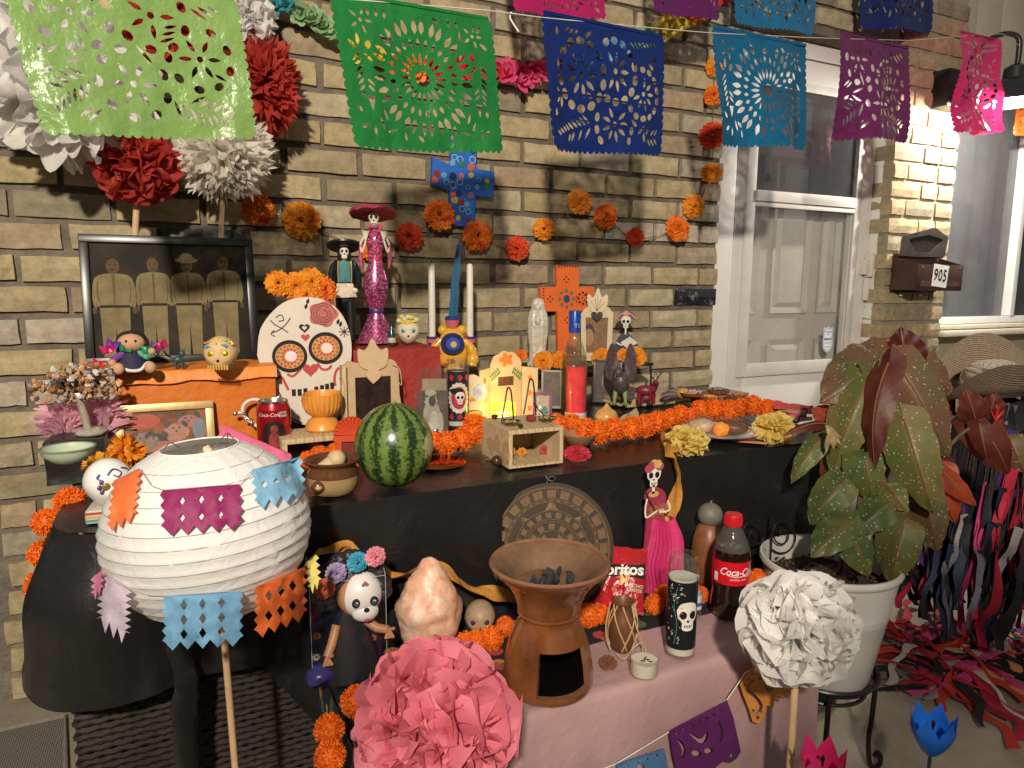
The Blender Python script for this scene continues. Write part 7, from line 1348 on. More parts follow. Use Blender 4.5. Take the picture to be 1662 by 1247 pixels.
mb = MB().add(*ball(11, 18, 10), X=TR(0, 0, 5, s=(1, 1, .35))); ob('centre_boss', mb, LT, dsc)
mb = one(*tube(smoothpath([(-7, 0, 2*R-1), (-4, -1, 2*R+7), (2, 0, 2*R+10), (7, 1, 2*R+6), (2, 0, 2*R+2), (-6, 0, 2*R+6), (-9, 0, 2*R+12)], 4), .9, 6)); parts(t, ('wire_hook', mb, M((.4, .38, .34), .3, metal=1)))
# paper skirt lady
p = Bn(1066, 958); t = pth('paper_skirt_lady', 'flat skeleton lady cut-out holding a guitar with a bright pink paper skirt', 'cutout figure', p, rz=0); l = lambda x, y: (x-1066, 958-y); LL = lambda *q: [l(q[i], q[i+1]) for i in range(0, len(q), 2)]
mb = flat(MB(), spl(LL(1034, 958, 1037, 900, 1040, 850, 1040, 812, 1036, 800, 1040, 790, 1050, 784, 1058, 784, 1072, 792, 1078, 806, 1074, 830, 1088, 870, 1094, 930, 1092, 958), 3), dep=3); parts(t, ('dress_board', mb, M((.3, .035, .075), .5, .15, 50)))
mb = MB(); skullface(mb, *l(1051, 767), 27, y=-1); stroke(mb, LL(1051, 780, 1051, 794), 5, -1); ob('skull_face', mb, [BONE, INK], t)
mb = MB(); [flat(mb, ell(*l(x, y), 8, 7, 10), y=-2-.1*i, m=i % 3) for i, (x, y) in enumerate(((1040, 752), (1050, 745), (1061, 750), (1045, 748), (1057, 746)))]; ob('flower_crown', mb, [M((.4, .06, .1), .5), M((.6, .35, .1), .5), M((.35, .08, .12), .5)], t)
parts(t, ('collar', flat(MB(), ell(*l(1052, 795), 10, 5, 14), y=-1), M((.6, .35, .1), .5)), ('guitar', flat(MB(), spl(LL(1044, 820, 1052, 813, 1062, 815, 1074, 812, 1080, 822, 1072, 832, 1060, 830, 1050, 834), 3), y=-1.5, dep=1.2), M((.3, .1, .05), .35)))
mb = MB(); [stroke(mb, a, 3.2, -3.2) for a in (LL(1038, 800, 1035, 815, 1037, 830, 1050, 826, 1058, 822), LL(1078, 808, 1084, 822, 1074, 826, 1064, 824))]; [stroke(mb, [l(1060+i*3, 820), l(1064+i*3, 827)], 1.4, -3.6-.1*i, 0, False) for i in range(4)]; stroke(mb, LL(1056, 824, 1040, 800, 1036, 790), 2.2, -3, 1, False); parts(t, ('bone_arm', mb, [BONE, INK]))
mb = MB(); n = 34
for i in range(n):
    a = pi*(-.04)+pi*1.08*i/(n-1); cu = []
    for j in range(13):
        s = j/12; zz = 122*(1-s); r = 10+24*sin(pi*min(1, s*.62+.1))+6*s*s*0+ (1.6 if i % 2 else -1.6); cu.append((8+r*cos(a)*1.02, -r*sin(a)*.9-2, zz))
    mb.v += cu
mb.f = [(i*13+j+1, i*13+j, i*13+j+13, i*13+j+14) for i in range(n-1) for j in range(12)]; mb.m = [0]*len(mb.f); mb.map(lambda v: (v.x+2.5*sin(v.z*.09), v.y, v.z)); parts(t, ('honeycomb_skirt', mb, M((.72, .05, .2), .55, .15, 30, transl=.3), 12))
# chips bag
p = Bn(1014, 1006)+Vector((0, .03, 0)); t = pth('chips_bag', 'crinkled red snack bag leaning back with white lettering', 'snack bag', p, rz=face(p)-.1, rx=radians(-34)); bgm = M((.4, .012, .018), .22, .25, 22, .5, 45, coat=.4)
mb = MB(); m_, n_ = 26, 26
for s in (-1, 1):
    o0 = len(mb.v)
    for j in range(n_+1):
        for i in range(m_+1):
            u = i/m_*2-1; v = j/n_; d = (1-u*u)**.6*sin(pi*min(.98, max(.02, v)))**.6; mb.v.append((u*44*(1-.05*sin(v*pi))+2*noise.noise(Vector((u*2, v*3, s))), s*15*d-15+2.2*noise.noise(Vector((u*5, v*5, s*3)))*d, v*104+2*noise.noise(Vector((u*3, 1, 0)))*(v > .9)))
    for j in range(n_):
        for i in range(m_): a = o0+j*(m_+1)+i; q = (a, a+1, a+m_+2, a+m_+1); mb.f.append(q if s < 0 else q[::-1]); mb.m.append(0)
parts(t, ('bag', mb, bgm, 60))
def onbag(v): u = v.x/44; w_ = v.z/104; d = (max(0, 1-u*u))**.6*sin(pi*min(.98, max(.02, w_)))**.6; return (v.x, -15*d-15.9+v.y, v.z)
mb = flat(MB(), [(-42, 46), (42, 56), (42, 80), (-42, 70)], grid=6); mb.map(onbag); parts(t, ('black_band', mb, M((.02, .015, .015), .3)))
mb = MB(); text(mb, 'Doritos', 0, 64, 25, -.9, shear=.12, bold=.03, rot=.12); mb.map(onbag); parts(t, ('lettering', mb, M((.75, .73, .7), .3)))
mb = flat(MB(), [(2, 62), (20, 66), (16, 36), (12, 46), (6, 40)], [[(6, 59), (14, 61), (12, 50)]], y=-.6); mb.map(onbag); parts(t, ('triangle_mark', mb, M((.6, .3, .05), .3))); mb = MB(); text(mb, 'NACHO', 28, 42, 7, -.7, bold=.02); text(mb, 'CHEESE', 28, 35, 7, -.7, bold=.02); mb.map(onbag); parts(t, ('small_lettering', mb, M((.6, .5, .4), .3)))
# jug with twine, tealight, skull candle, drinks
p = Bn(1009, 1054); t = pth('twine_wrapped_jug', 'small brown clay jug wound with tan twine', 'jug', p); JB = M((.14, .05, .022), .45, .2, 40)
parts(t, ('jug', one(*lathe([(13, 0), (17, 4), (22, 22), (23, 40), (19, 58), (14, 68), (15, 78), (19, 84), (17, 85), (12, 78), (11, 66), (0, 60)], 30, True)), JB))
for i in range(9): a = i*.9; pts = [(23.5*sin(a+s*1.3), -23.5*cos(a+s*1.3)*.98, 6+76*s if i % 2 else 82-74*s) for s in (j/10 for j in range(11))]; pts = [(x*(.75+.28*sin(pi*min(1, max(0, z/85)))), y*(.8+.26*sin(pi*min(1, max(0, z/85)))), z) for x, y, z in pts]; parts(t, ('twine', one(*tube(smoothpath(pts, 2), 1.1, 5)), M((.5, .37, .2), .85, .15, 200)))
for pts in ([(-8, -26, 6), (4, -34, 3), (18, -30, 20), (30, -22, 26), (38, -18, 12), (26, -26, 3), (10, -32, 2)], [(-20, -10, 84), (-26, -14, 40), (-18, -24, 10)], [(14, -14, 82), (22, -20, 50), (30, -16, 30), (34, -14, 4)]): parts(t, ('twine', one(*tube(smoothpath(pts, 5), 1.2, 5)), M((.5, .37, .2), .85, .15, 200)))
p = Bn(1045, 1093); t = pth('tealight', 'cream tealight in a clear low cup at the edge of the pink cloth', 'candle', p); parts(t, ('wax', one(*lathe([(0, 2), (21, 2), (22, 24), (0, 23)], 32)), M((.66, .6, .48), .4, .05, sss=.25)), ('cup', one(*lathe([(21, 0), (23, 3), (24, 31), (23, 31), (22.4, 24)], 32)), CLEAR), ('wick', one(*tube([(0, 0, 23), (1, -1, 28), (4, -1, 30)], [1.3, 1, .7], 6)), INK)); mb = MB(); [E(mb, x, 23.4, 4, .6, 2, y, n=8, k=4) for x, y in ((-3, -4), (5, 2), (10, -3))]; parts(t, ('burnt_bits', mb, INK))
p = Bn(1103, 1060); H = 168; t = glasscandle('skull_candle', 'tall clear glass candle with a black wrap showing a white skull', p, 24, H, M((.62, .58, .5), .4, sss=.2), 132, 6)
parts(t, ('wrap', one(*lathe([(24.25, 18), (24.25, 130)], 44)), M((.01, .012, .016), .25, .2, 60)))
mb = MB(); skullface(mb, 11, 72, 36, y=.3); wrap(mb, 24.3); ob('skull_print', mb, [M((.72, .68, .6), .4), INK], t)
mb = MB(); random.seed(5); [flat(mb, lens(random.uniform(-22, 2), random.uniform(24, 126), random.uniform(0, 6), random.uniform(3, 6), 2), y=.3+.01*i, m=i % 3) for i in range(46)]; stroke(mb, [(-10, 26), (-6, 60), (-12, 90), (-7, 122)], 1, .3); wrap(mb, 24.3); ob('flower_print', mb, [M((.05, .25, .2), .4), M((.5, .25, .15), .4), M((.5, .5, .4), .4)], t)
p = Bn(1131, 1004)+Vector((0, .01, 0)); t = pth('water_bottle', 'small clear water bottle half hidden behind the skull candle', 'bottle', p); parts(t, ('bottle', one(*lathe([(11, 0), (12, 3), (12, 46), (6, 58), (5, 66)], 20, True)), CLEAR), ('label', one(*lathe([(12.2, 16), (12.2, 40)], 20)), M((.55, .58, .65), .4)), ('label_band', one(*lathe([(12.3, 22), (12.3, 28)], 20)), M((.06, .1, .3), .4)), ('cap', one(*lathe([(6, 62), (6, 70), (0, 70)], 16)), M((.7, .7, .7), .4)))
p = Bn(1182, 996); t = pth('cola_bottle', 'plastic cola bottle with red label and red cap beside the white flower', 'bottle', p); CO = M((.012, .004, .003), .06, .2, coat=1)
parts(t, ('cola', one(*lathe([(22, 0), (27, 4), (29.5, 14), (28.5, 30), (27.5, 44), (29.5, 60), (29.5, 98), (27.5, 112), (25, 120), (0, 121)], 40, True)), CO), ('clear_neck', one(*lathe([(27.5, 112), (24, 126), (17, 140), (12.5, 149), (12.5, 155)], 40)), M((.6, .55, .52), .1, 0, trans=.9, ior=1.1, coat=.5)), ('cap', one(*lathe([(13.5, 150), (14, 152), (14, 165), (13, 168), (0, 168)], 36)), M((.55, .01, .015), .35)))
for i in range(28): a = 2*pi*i/28; parts(t, ('cap_rib', one(*box((14*cos(a)-.5, 14*sin(a)-.5, 152), (14*cos(a)+.5, 14*sin(a)+.5, 165))), M((.45, .008, .012), .4))) if -pi < a-2*pi < -.1 else None
parts(t, ('label', one(*lathe([(29.8, 60), (29.8, 98)], 44)), M((.55, .008, .015), .3, .03)))
mb = MB(); text(mb, 'Coca-Cola', 13, 82, 17, .3, shear=.35, bold=.012, sx=.82); stroke(mb, [(-4, 77), (8, 74.5), (20, 76), (34, 74)], 1, .35); text(mb, 'ORIGINAL TASTE', 13, 70, 3.6, .3); wrap(mb, 29.9); parts(t, ('lettering', mb, M((.78, .76, .74), .35)))
mb = flat(MB(), [(-27, 64), (-20, 64), (-20, 78), (-27, 78)], y=.3); wrap(mb, 29.9); parts(t, ('white_panel', mb, M((.7, .68, .66), .4)))
p = Bn(1162, 952)+Vector((0, .03, 0)); t = pth('clay_gourd_figure', 'brown clay gourd shaped figure with a grey round head behind the cola bottle', 'figurine', p); parts(t, ('body', one(*lathe([(20, 0), (26, 6), (28, 40), (26, 70), (20, 92), (14, 98)], 30, True)), M((.2, .075, .03), .4, .2, 30)), ('head', MB().add(*ball(20, 20, 14), X=TR(0, 0, 112)), M((.14, .12, .1), .5, .2, 40)), ('knob', one(*tube([(0, 0, 130), (1, 0, 136)], [2.5, 1.5], 6)), M((.14, .12, .1), .5)))
# garlands, streamer, dried flowers on the bench
garland('orange tissue garland creeping over the bench top past the incense burner', [(742, 1058, 20), (758, 1046, 20), (778, 1046, 22), (800, 1040, 22), (822, 1020, 18), (958, 1002, 22), (976, 1000, 18), (1064, 984, 18), (1080, 968, 18), (1124, 962, 18), (1138, 968, 16), (1216, 942, 16), (1232, 938, 14)], .470)
g = thing('marigold_garland', 'orange tissue garland hanging down the left corner of the bench', 'flower garland', Bn(575, 1150)); 
for i, (x, y, r, Y, z) in enumerate(((624, 1114, 27, None, .495), (578, 1138, 28, None, .50), (534, 1184, 27, -1.22, 0), (536, 1228, 28, -1.24, 0), (540, 1272, 27, -1.25, 0))): q = onZ(x, y, z) if Y is None else onY(x, y, Y); inst('flower', FRG[i % 3], g, Matrix.Translation(q-g.location) @ rndrot() @ Matrix.Scale(mpp(q)*r, 4))
ribbon('crepe_streamer', 'twisted orange crepe streamer along the foot of the black cloth behind the bench', [onY(x, y, -.965+dy) for x, y, dy in ((505, 905, 0), (535, 900, -.01), (560, 888, 0), (585, 905, .0), (630, 930, -.01), (680, 930, 0), (720, 925, 0), (760, 955, -.005), (800, 962, 0), (850, 975, 0), (900, 960, 0), (960, 935, 0), (1010, 912, 0), (1050, 900, -.01))], .034, OCR, tw=lambda t: 1.2+2.6*sin(t*9))
for x, y, r, c, lab in ((990, 1084, 15, (.18, .06, .03), 'dried brown flower head by the twine wrapped jug'), (806, 1112, 20, (.1, .03, .015), 'dark dried flower heads left of the incense burner'), (824, 1094, 14, (.2, .06, .03), 'reddish dried flower behind the dark ones by the burner')):
    p = Bn(x, y); t = pth('dried_flower', lab, 'flower', p); mb = MB(); [mb.add(RFS[i].v, RFS[i].f, 0, TR(-6+7*i, 3*i, r*.55, rx=-.9, rz=i, s=r*.8)) for i in range(2)]; parts(t, ('petals', mb, M(c, .75, .4, 120)))
# paper bunting pinned across the pink cloth
def pinned(label, pts, holes, col, Y=-1.285, seed=0):
    mb = flat(MB(), [(x, -y) for x, y in pts], [[(a, -b) for a, b in h] for h in holes], grid=12); mb.map(lambda v: Vector(onY(v.x, -v.z, Y))+Vector((0, .004*noise.noise(Vector((v.x*.04, v.z*.04, seed))), 0))); c = sum((Vector(v) for v in mb.v), Vector())/len(mb.v); mb.map(lambda v: v-c); o = ob('paper_pennant', mb, M(col, .65, .06, 30, .1, 60, transl=.2), ang=180); o.location = c; return tag(o, label, 'paper pennant', 'cut paper pennants pinned across the pink cloth')
def sw(pts, w=5):
    P = [Vector((a, b, 0)) for a, b in pts]; P = smoothpath(P, 4); L_, R_2 = [], []
    for i, q in enumerate(P):
        d = (P[min(i+1, len(P)-1)]-P[max(0, i-1)]).normalized(); n = Vector((-d.y, d.x, 0)); s = w*(.4+.6*sin(pi*i/(len(P)-1))); L_.append((q+n*s/2)[:2]); R_2.append((q-n*s/2)[:2])
    return [tuple(a) for a in L_+R_2[::-1]]
def dash(a, b, n): return [[(a[0]+(b[0]-a[0])*t+dx, a[1]+(b[1]-a[1])*t+dy) for dx, dy in ((-2.6, -1.6), (2.6, -1.0), (2.6, 1.4), (-2.6, 1.0))] for t in ((i+.5)/n for i in range(n))]
pinned('orange cut paper pennant with scroll holes at the right corner of the bench', [(1200, 1110), (1222, 1080), (1300, 1048), (1300, 1118), (1282, 1132), (1276, 1126), (1268, 1138), (1260, 1134), (1254, 1148), (1247, 1146), (1240, 1164), (1233, 1176), (1222, 1172), (1216, 1150), (1208, 1130)], [sw([(1224, 1104), (1216, 1110), (1214, 1120), (1226, 1132), (1236, 1146), (1228, 1158), (1222, 1152)], 6), sw([(1240, 1112), (1248, 1120), (1256, 1116)], 6), sw([(1262, 1100), (1270, 1110), (1280, 1104)], 6), ell(1233, 1101, 3, n=8), ell(1231, 1166, 3, n=8), ell(1262, 1132, 3, n=8)]+dash((1232, 1160), (1292, 1112), 6)+dash((1205, 1116), (1226, 1090), 3), (.72, .28, .05), seed=1)
pinned('purple cut paper pennant in the middle of the pink cloth', [(1086, 1186), (1180, 1136), (1190, 1165), (1202, 1220), (1196, 1232), (1184, 1238), (1172, 1236), (1160, 1248), (1100, 1262), (1092, 1225)], [sw([(1100, 1200), (1110, 1215), (1108, 1232)], 6), sw([(1120, 1190), (1140, 1204), (1150, 1190)], 7), ell(1130, 1222, 8, 5, 12), ell(1150, 1218, 8, 5, 12), ell(1188, 1226, 4, n=8), sw([(1164, 1168), (1172, 1186), (1170, 1204)], 5)]+dash((1094, 1194), (1176, 1150), 7), (.13, .02, .13), seed=2)
pinned('blue cut paper pennant corner at the bottom edge beside the purple one', [(1000, 1240), (1078, 1214), (1088, 1262), (1010, 1290)], [ell(1040, 1245, 6, 4, 10)]+dash((1010, 1246), (1074, 1224), 4), (.08, .2, .4), seed=3)
line('thin string carrying the pennants over the pink cloth', [onY(x, y, -1.28) for x, y in ((940, 1262), (1000, 1240), (1086, 1188), (1180, 1136), (1210, 1092), (1300, 1046))], .0012)
# ================================================================ tissue flowers in front, plant, costume, mailbox, garden stakes
p = onY(708, 1182, -1.42); pompom('huge bright pink tissue flower nearest the viewer at the bottom', p, 134*mpp(p), (.8, .22, .29), 190, 'peony', sq=(1.0, .9, 1.06), psize=1.15, tl=.35, stick=((p.x, p.y, p.z), (p.x+.01, p.y-.0, -.17), .007))
p = onY(1296, 1018, -1.42); pompom('big white tissue flower in front of the white plant pot', p, 96*mpp(p), (.9, .88, .86), 190, 'peony', sq=(1.04, .9, .98), psize=1.1, stick=((p.x, p.y, p.z), (p.x+.01, p.y, -.17), .006))
# potted begonia
PY = -1.10; pc = onY(1346, 905, PY); rimz = pc.z; pk = mpp(pc); potx = pc.x; potb = onY(1346, 1082, PY).z
pot = thing('potted_begonia', 'tall spotted angel wing begonia in a white metal pot', 'potted plant', (potx, PY, potb)); PH = rimz-potb; RR = 106*pk
PM = M((.6, .57, .53), .45, .08, 12, .06, 40); rp = [(RR*.66, 0), (RR*.68, .004), (RR*.86, PH*.58), (RR*.875, PH*.60), (RR*.87, PH*.615), (RR*.885, PH*.63), (RR*.88, PH*.645), (RR*.97, PH*.93), (RR*1.0, PH*.94), (RR*1.02, PH*.97), (RR*1.0, PH), (RR*.965, PH), (RR*.93, PH*.9), (RR*.85, PH*.6)]
ob('pot', one(*lathe(rp, 64, True)), PM, pot); mb = MB(); mb.add(*lathe([(RR*.93, PH*.8), (RR*.6, PH*.82), (RR*.3, PH*.83), (0, PH*.83)], 40)); crinkle(mb, .006, 60); ob('soil', mb, M((.035, .02, .012), .95, .7, 120, .9, 200), pot)
mb = MB(); 
for i in range(260): a = random.uniform(0, 6.3); r = RR*.88*sqrt(random.random()); s = random.uniform(.0015, .004); mb.add(*ball(s, 5, 4), X=TR(r*cos(a), r*sin(a), PH*.83+random.uniform(0, .004)))
tag(ob('soil_crumbs', mb, M((.09, .055, .03), .9, .6, 200), pot, smooth=False), kind='stuff')
def leafm(name, top, mid, dot=True, tl=.25):
    def fn(N, L, b, g):
        n = tex(N, L, g.outputs['Position'], 'Noise', 14, Detail=4); r = ramp(N, [(.36, top), (.62, mid)]); L.new(n.outputs[0], r.inputs[0]); src = r.outputs[0]
        if dot:
            v = tex(N, L, g.outputs['Position'], 'Voronoi', 105, Randomness=.95); r2 = ramp(N, [(0, (1, 1, 1)), (.13, (1, 1, 1)), (.2, (0, 0, 0))]); L.new(v.outputs['Distance'], r2.inputs[0]); mx = N.new('ShaderNodeMix'); mx.data_type = 'RGBA'; L.new(r2.outputs[0], mx.inputs[0]); L.new(src, mx.inputs[6]); mx.inputs[7].default_value = (.5, .48, .36, 1); src = mx.outputs[2]
        L.new(src, b.inputs['Base Color']); n2 = tex(N, L, g.outputs['Position'], 'Noise', 60, Detail=3); bumpin(N, L, b, n2.outputs[0], .3, .003)
        t = N.new('ShaderNodeBsdfTranslucent'); L.new(src, t.inputs[0]); m = N.new('ShaderNodeMixShader'); m.inputs[0].default_value = tl; o = [q for q in N if q.type == 'OUTPUT_MATERIAL'][0]; L.new(b.outputs[0], m.inputs[1]); L.new(t.outputs[0], m.inputs[2]); L.new(m.outputs[0], o.inputs[0])
    return custom(name, fn, .5)
LG = leafm('spotted_green_leaf', (.05, .09, .025), (.12, .13, .035)); LO = leafm('spotted_olive_leaf', (.18, .135, .045), (.10, .115, .03)); LB = leafm('spotted_brown_leaf', (.17, .075, .045), (.11, .09, .035)); LR = leafm('dark_red_leaf', (.075, .012, .01), (.13, .03, .016), False, .3); LRR = leafm('bright_red_leaf', (.3, .03, .012), (.42, .07, .025), False, .45)
def leaf(at, tip, w, m, off=0, seed=0, roll=0, fold=.5):
    rn = random.Random(seed+91); d0 = depth((potx, PY, rimz))+off; A = atD(*at, d0-.01); B = atD(*tip, d0-.03+rn.uniform(-.03, .03)); ax = B-A; L_ = ax.length; ax.normalize()
    view = (Vector((0, CAMY, CAMZ))-(A+B)/2).normalized(); nrm = (view-ax*view.dot(ax)).normalized(); nrm = Matrix.Rotation(roll, 3, ax) @ nrm; sd = ax.cross(nrm); W_ = w*mpp(A)*.5
    mb = MB(); nu, nv_ = 12, 16
    for j in range(nv_+1):
        t = j/nv_
        for i in range(nu+1):
            u = i/nu*2-1; a = (1.0 if u > 0 else .82); y = t*L_
            wd = W_*a*(min(1, (t/.06)**.5) if t < .06 else 1)*sin(pi*min(1, .30+.70*t))**.85*1.04
            back = -.20*L_*abs(u)**1.3*(1-t)**3*(1.3 if u > 0 else .9)
            ed = .014*w*mpp(A)*sin(j*2.0+i)*abs(u)**4
            h = -fold*abs(u)*wd+ .10*L_*sin(pi*t)-.16*L_*t*t+.075*W_*abs(u)*sin(t*21-5*abs(u))
            mb.v.append(tuple(A+ax*(y+back)+sd*(u*wd+ed)+nrm*h))
    mb.f = [(j*(nu+1)+i, j*(nu+1)+i+1, (j+1)*(nu+1)+i+1, (j+1)*(nu+1)+i) for j in range(nv_) for i in range(nu)]; mb.m = [0]*len(mb.f); c = Vector(pot.location); mb.map(lambda v: v-c); o = ob('leaf', mb, m, pot, ang=180)
    vm = MB(); vm.add(*tube([A+ax*(t*L_)+nrm*(.10*L_*sin(pi*t)-.16*L_*t*t+.0012) for t in (i/8 for i in range(9))], [.0022*(1-.8*i/8) for i in range(9)], 5)); vm.map(lambda v: v-c); ob('midrib', vm, M((.2, .08, .04), .5), o); return A
LV = [((1452, 582), (1338, 642), 120, LB, .06, .3), ((1470, 590), (1462, 534), 62, LR, .05, 0), ((1480, 582), (1508, 566), 40, LR, .05, 0), ((1476, 584), (1552, 640), 84, LB, .07, -.3), ((1408, 618), (1346, 772), 84, LO, .0, .2), ((1442, 590), (1406, 756), 62, LR, -.04, .5), ((1446, 596), (1424, 748), 40, LG, -.02, -.7), ((1456, 590), (1548, 748), 100, LB, -.03, -.2), ((1476, 600), (1545, 716), 60, LG, .0, -.5), ((1468, 682), (1516, 838), 86, LO, -.06, 0), ((1338, 708), (1282, 780), 42, LG, .02, .3), ((1348, 690), (1274, 698), 26, LR, .05, .8), ((1352, 684), (1320, 662), 44, LRR, .06, .2), ((1366, 786), (1312, 850), 66, LG, -.02, .2), ((1404, 746), (1416, 816), 66, LG, -.04, -.1), ((1452, 812), (1380, 868), 62, LG, -.05, .2), ((1444, 792), (1470, 828), 44, LO, -.05, 0), ((1382, 846), (1320, 898), 66, LG, -.08, .2), ((1382, 868), (1412, 936), 56, LG, -.09, -.2), ((1466, 856), (1444, 952), 74, LO, -.08, .1), ((1500, 796), (1522, 902), 66, LB, -.02, 0), ((1528, 762), (1546, 852), 52, LRR, .02, .3), ((1526, 764), (1588, 820), 36, LRR, .0, -.3), ((1584, 690), (1570, 634), 50, LR, .03, .2), ((1590, 686), (1644, 776), 66, LR, .02, -.2), ((1590, 692), (1602, 748), 34, LR, .0, 0), ((1600, 680), (1618, 640), 44, LR, .05, .2), ((1640, 715), (1664, 770), 50, LB, .03, 0), ((1420, 640), (1395, 700), 60, LG, .06, 0), ((1490, 640), (1500, 735), 70, LB, .04, .1), ((1360, 735), (1352, 812), 50, LR, .06, .1), ((1440, 870), (1424, 905), 40, LG, -.03, .1), ((1400, 700), (1440, 760), 60, LB, .03, .4), ((1510, 720), (1530, 790), 60, LR, .05, 0)]
att = [leaf(a, b, w_, m, off, i, roll) for i, (a, b, w_, m, off, roll) in enumerate(LV)]
c = Vector(pot.location); STM = M((.09, .06, .03), .5, .3, 60)
trunks = [[(1372, 930), (1398, 800), (1420, 690), (1440, 600)], [(1384, 930), (1420, 820), (1455, 720), (1468, 600)], [(1362, 930), (1372, 850), (1358, 760), (1350, 700)], [(1394, 930), (1450, 840), (1510, 770), (1530, 762)], [(1396, 930), (1470, 820), (1545, 720), (1590, 685)]]
TP = []
for i, tr_ in enumerate(trunks): pts = smoothpath([atD(x, y, depth((potx, PY, rimz))+.02*(i % 3)-.01)-c for x, y in tr_], 6); TP += pts; mb = one(*tube(pts, [.0065*(1-.5*j/len(pts)) for j in range(len(pts))], 8)); ob('cane', mb, STM, pot)
for A in att:
    q = min(TP, key=lambda v: (v-(A-c)).length+max(0, (v.z-(A-c).z))*.5); a = A-c
    if (q-a).length > .006: ob('leaf_stalk', one(*tube(smoothpath([q, (q+a)/2+Vector((0, -.004, .012)), a], 4), .0022, 6)), M((.16, .05, .03), .5), pot)
for x, y in ((1440, 576), (1616, 682)):
    q = atD(x, y, depth((potx, PY, rimz))-.02)-c; mb = MB(); [mb.add(*tube([q, q+Vector((.022*cos(a)*.9, .012*sin(a*2), .028+.012*sin(a)))*.9], [.003, .0005], 5)) for a in (i*.6-.3 for i in range(7))]; ob('red_blossom', mb, M((.55, .02, .02), .5), pot)
mb = MB(); [flat(mb, lens(0, 0, -1.3+.25*i, .07, .016), grid=.008) for i in range(4)]; mb.map(lambda v: (v.x, .008*sin(v.z*90+v.x*60), v.z)); ob('dried_leaf', mb, M((.42, .32, .15), .7, .3, 80, transl=.2), pot, X=Matrix.Translation(atD(1340, 690, depth((potx, PY, rimz))-.06)-c))
# wrought iron stand
IR = M((.012, .012, .013), .35, .2, 40); SR = RR*.80; stn = thing('iron_plant_stand', 'black wrought iron plant stand with curled feet under the white pot', 'plant stand', (potx, PY, 0))
ob('ring', one(*tube([(SR*cos(a), SR*sin(a), potb+.012) for a in (2*pi*i/40 for i in range(41))], .0055, 8, False)), IR, stn); ob('lower_ring', one(*tube([(SR*.8*cos(a), SR*.8*sin(a), potb-.03) for a in (2*pi*i/40 for i in range(41))], .0045, 8, False)), IR, stn); ob('rest_plate', one(*lathe([(0, potb-.004), (SR*.95, potb-.004), (SR*.95, potb-.0005), (0, potb-.0005)], 36)), IR, stn)
for a in (-.62, -2.3, .9, 2.5):
    dx, dy = cos(a), sin(a); pr = [(1.0, potb+.012), (1.02, potb-.03), (1.0, potb*.5), (.98, .09), (1.0, .045), (1.06, .014), (1.14, .008), (1.22, .022), (1.22, .042), (1.16, .05), (1.12, .04)]; ob('leg', one(*tube(smoothpath([(SR*r*dx, SR*r*dy, z) for r, z in pr], 5), .0058, 8)), IR, stn)
tl_ = thing('wire_scroll_panel', 'thin black wire scroll panel standing in front of the black cloth', 'wire panel', Vector((onY(1248, 900, -.97).x, -.975, .0)))
for s, x0 in ((1, 1226), (-1, 1270)):
    pts = []
    for i in range(40): a = i*.3; r = 4+1.15*i*.62; pts.append(onY(x0+s*r*cos(a)*.8, 868-r*sin(a), -.975)-tl_.location)
    ob('scroll', one(*tube(pts, .0022, 6)), IR, tl_)
ob('upright', one(*tube([(0, 0, 0), (0, 0, .6)], .0025, 6)), IR, tl_)
# garden tulips
def tulip(name, label, x, y, r, col, Y, n=6):
    p = onY(x, y, Y); t = pth(name, label, 'garden stake', p, group='flat petalled tulip garden stakes'); m = M(col, .3, .05, 20, coat=.4)
    for i in range(n):
        a = 2*pi*i/n+.3; mb = MB(); 
        for j in range(9):
            s = j/8; rr = r*(.1+.9*sin(pi*min(.62, s*.62))**.8) if s < .75 else r*(.93+.12*(s-.75)*4*(1 if i % 2 else .5)); zz = -r*1.15+2.3*r*s; wd = r*.62*sin(pi*min(1, .08+.88*s))**.8*(1-.75*max(0, s-.7)/.3)
            for q in (-1, -.5, 0, .5, 1): an = a+q*wd/max(rr, r*.35)*.9; mb.v.append((rr*cos(an), rr*sin(an), zz))
        mb.f = [(j*5+q, j*5+q+1, j*5+q+6, j*5+q+5) for j in range(8) for q in range(4)]; mb.m = [0]*len(mb.f); ob('petal', mb, m, t)
    ob('stamen', one(*tube([(0, 0, -r*.8), (0, 0, r*.5)], [r*.05]*2, 6)), INK, t); mb = MB(); E(mb, 0, r*.55, r*.09, r*.18); parts(t, ('stamen_tip', mb, INK)); ob('stem', one(*tube([(0, 0, -r*1.1), (2, 0, (-.17-p.z)/t.scale[0])], [r*.08]*2, 8)), M((.02, .05, .06), .4), t)
tulip('blue_tulip_stake', 'shiny blue tulip garden stake in front of the porch step', 1513, 1192, 34, (.015, .14, .62), -1.44)
tulip('pink_tulip_stake', 'bright pink tulip garden stake at the bottom edge below the pot', 1334, 1250, 36, (.7, .03, .17), -1.5)
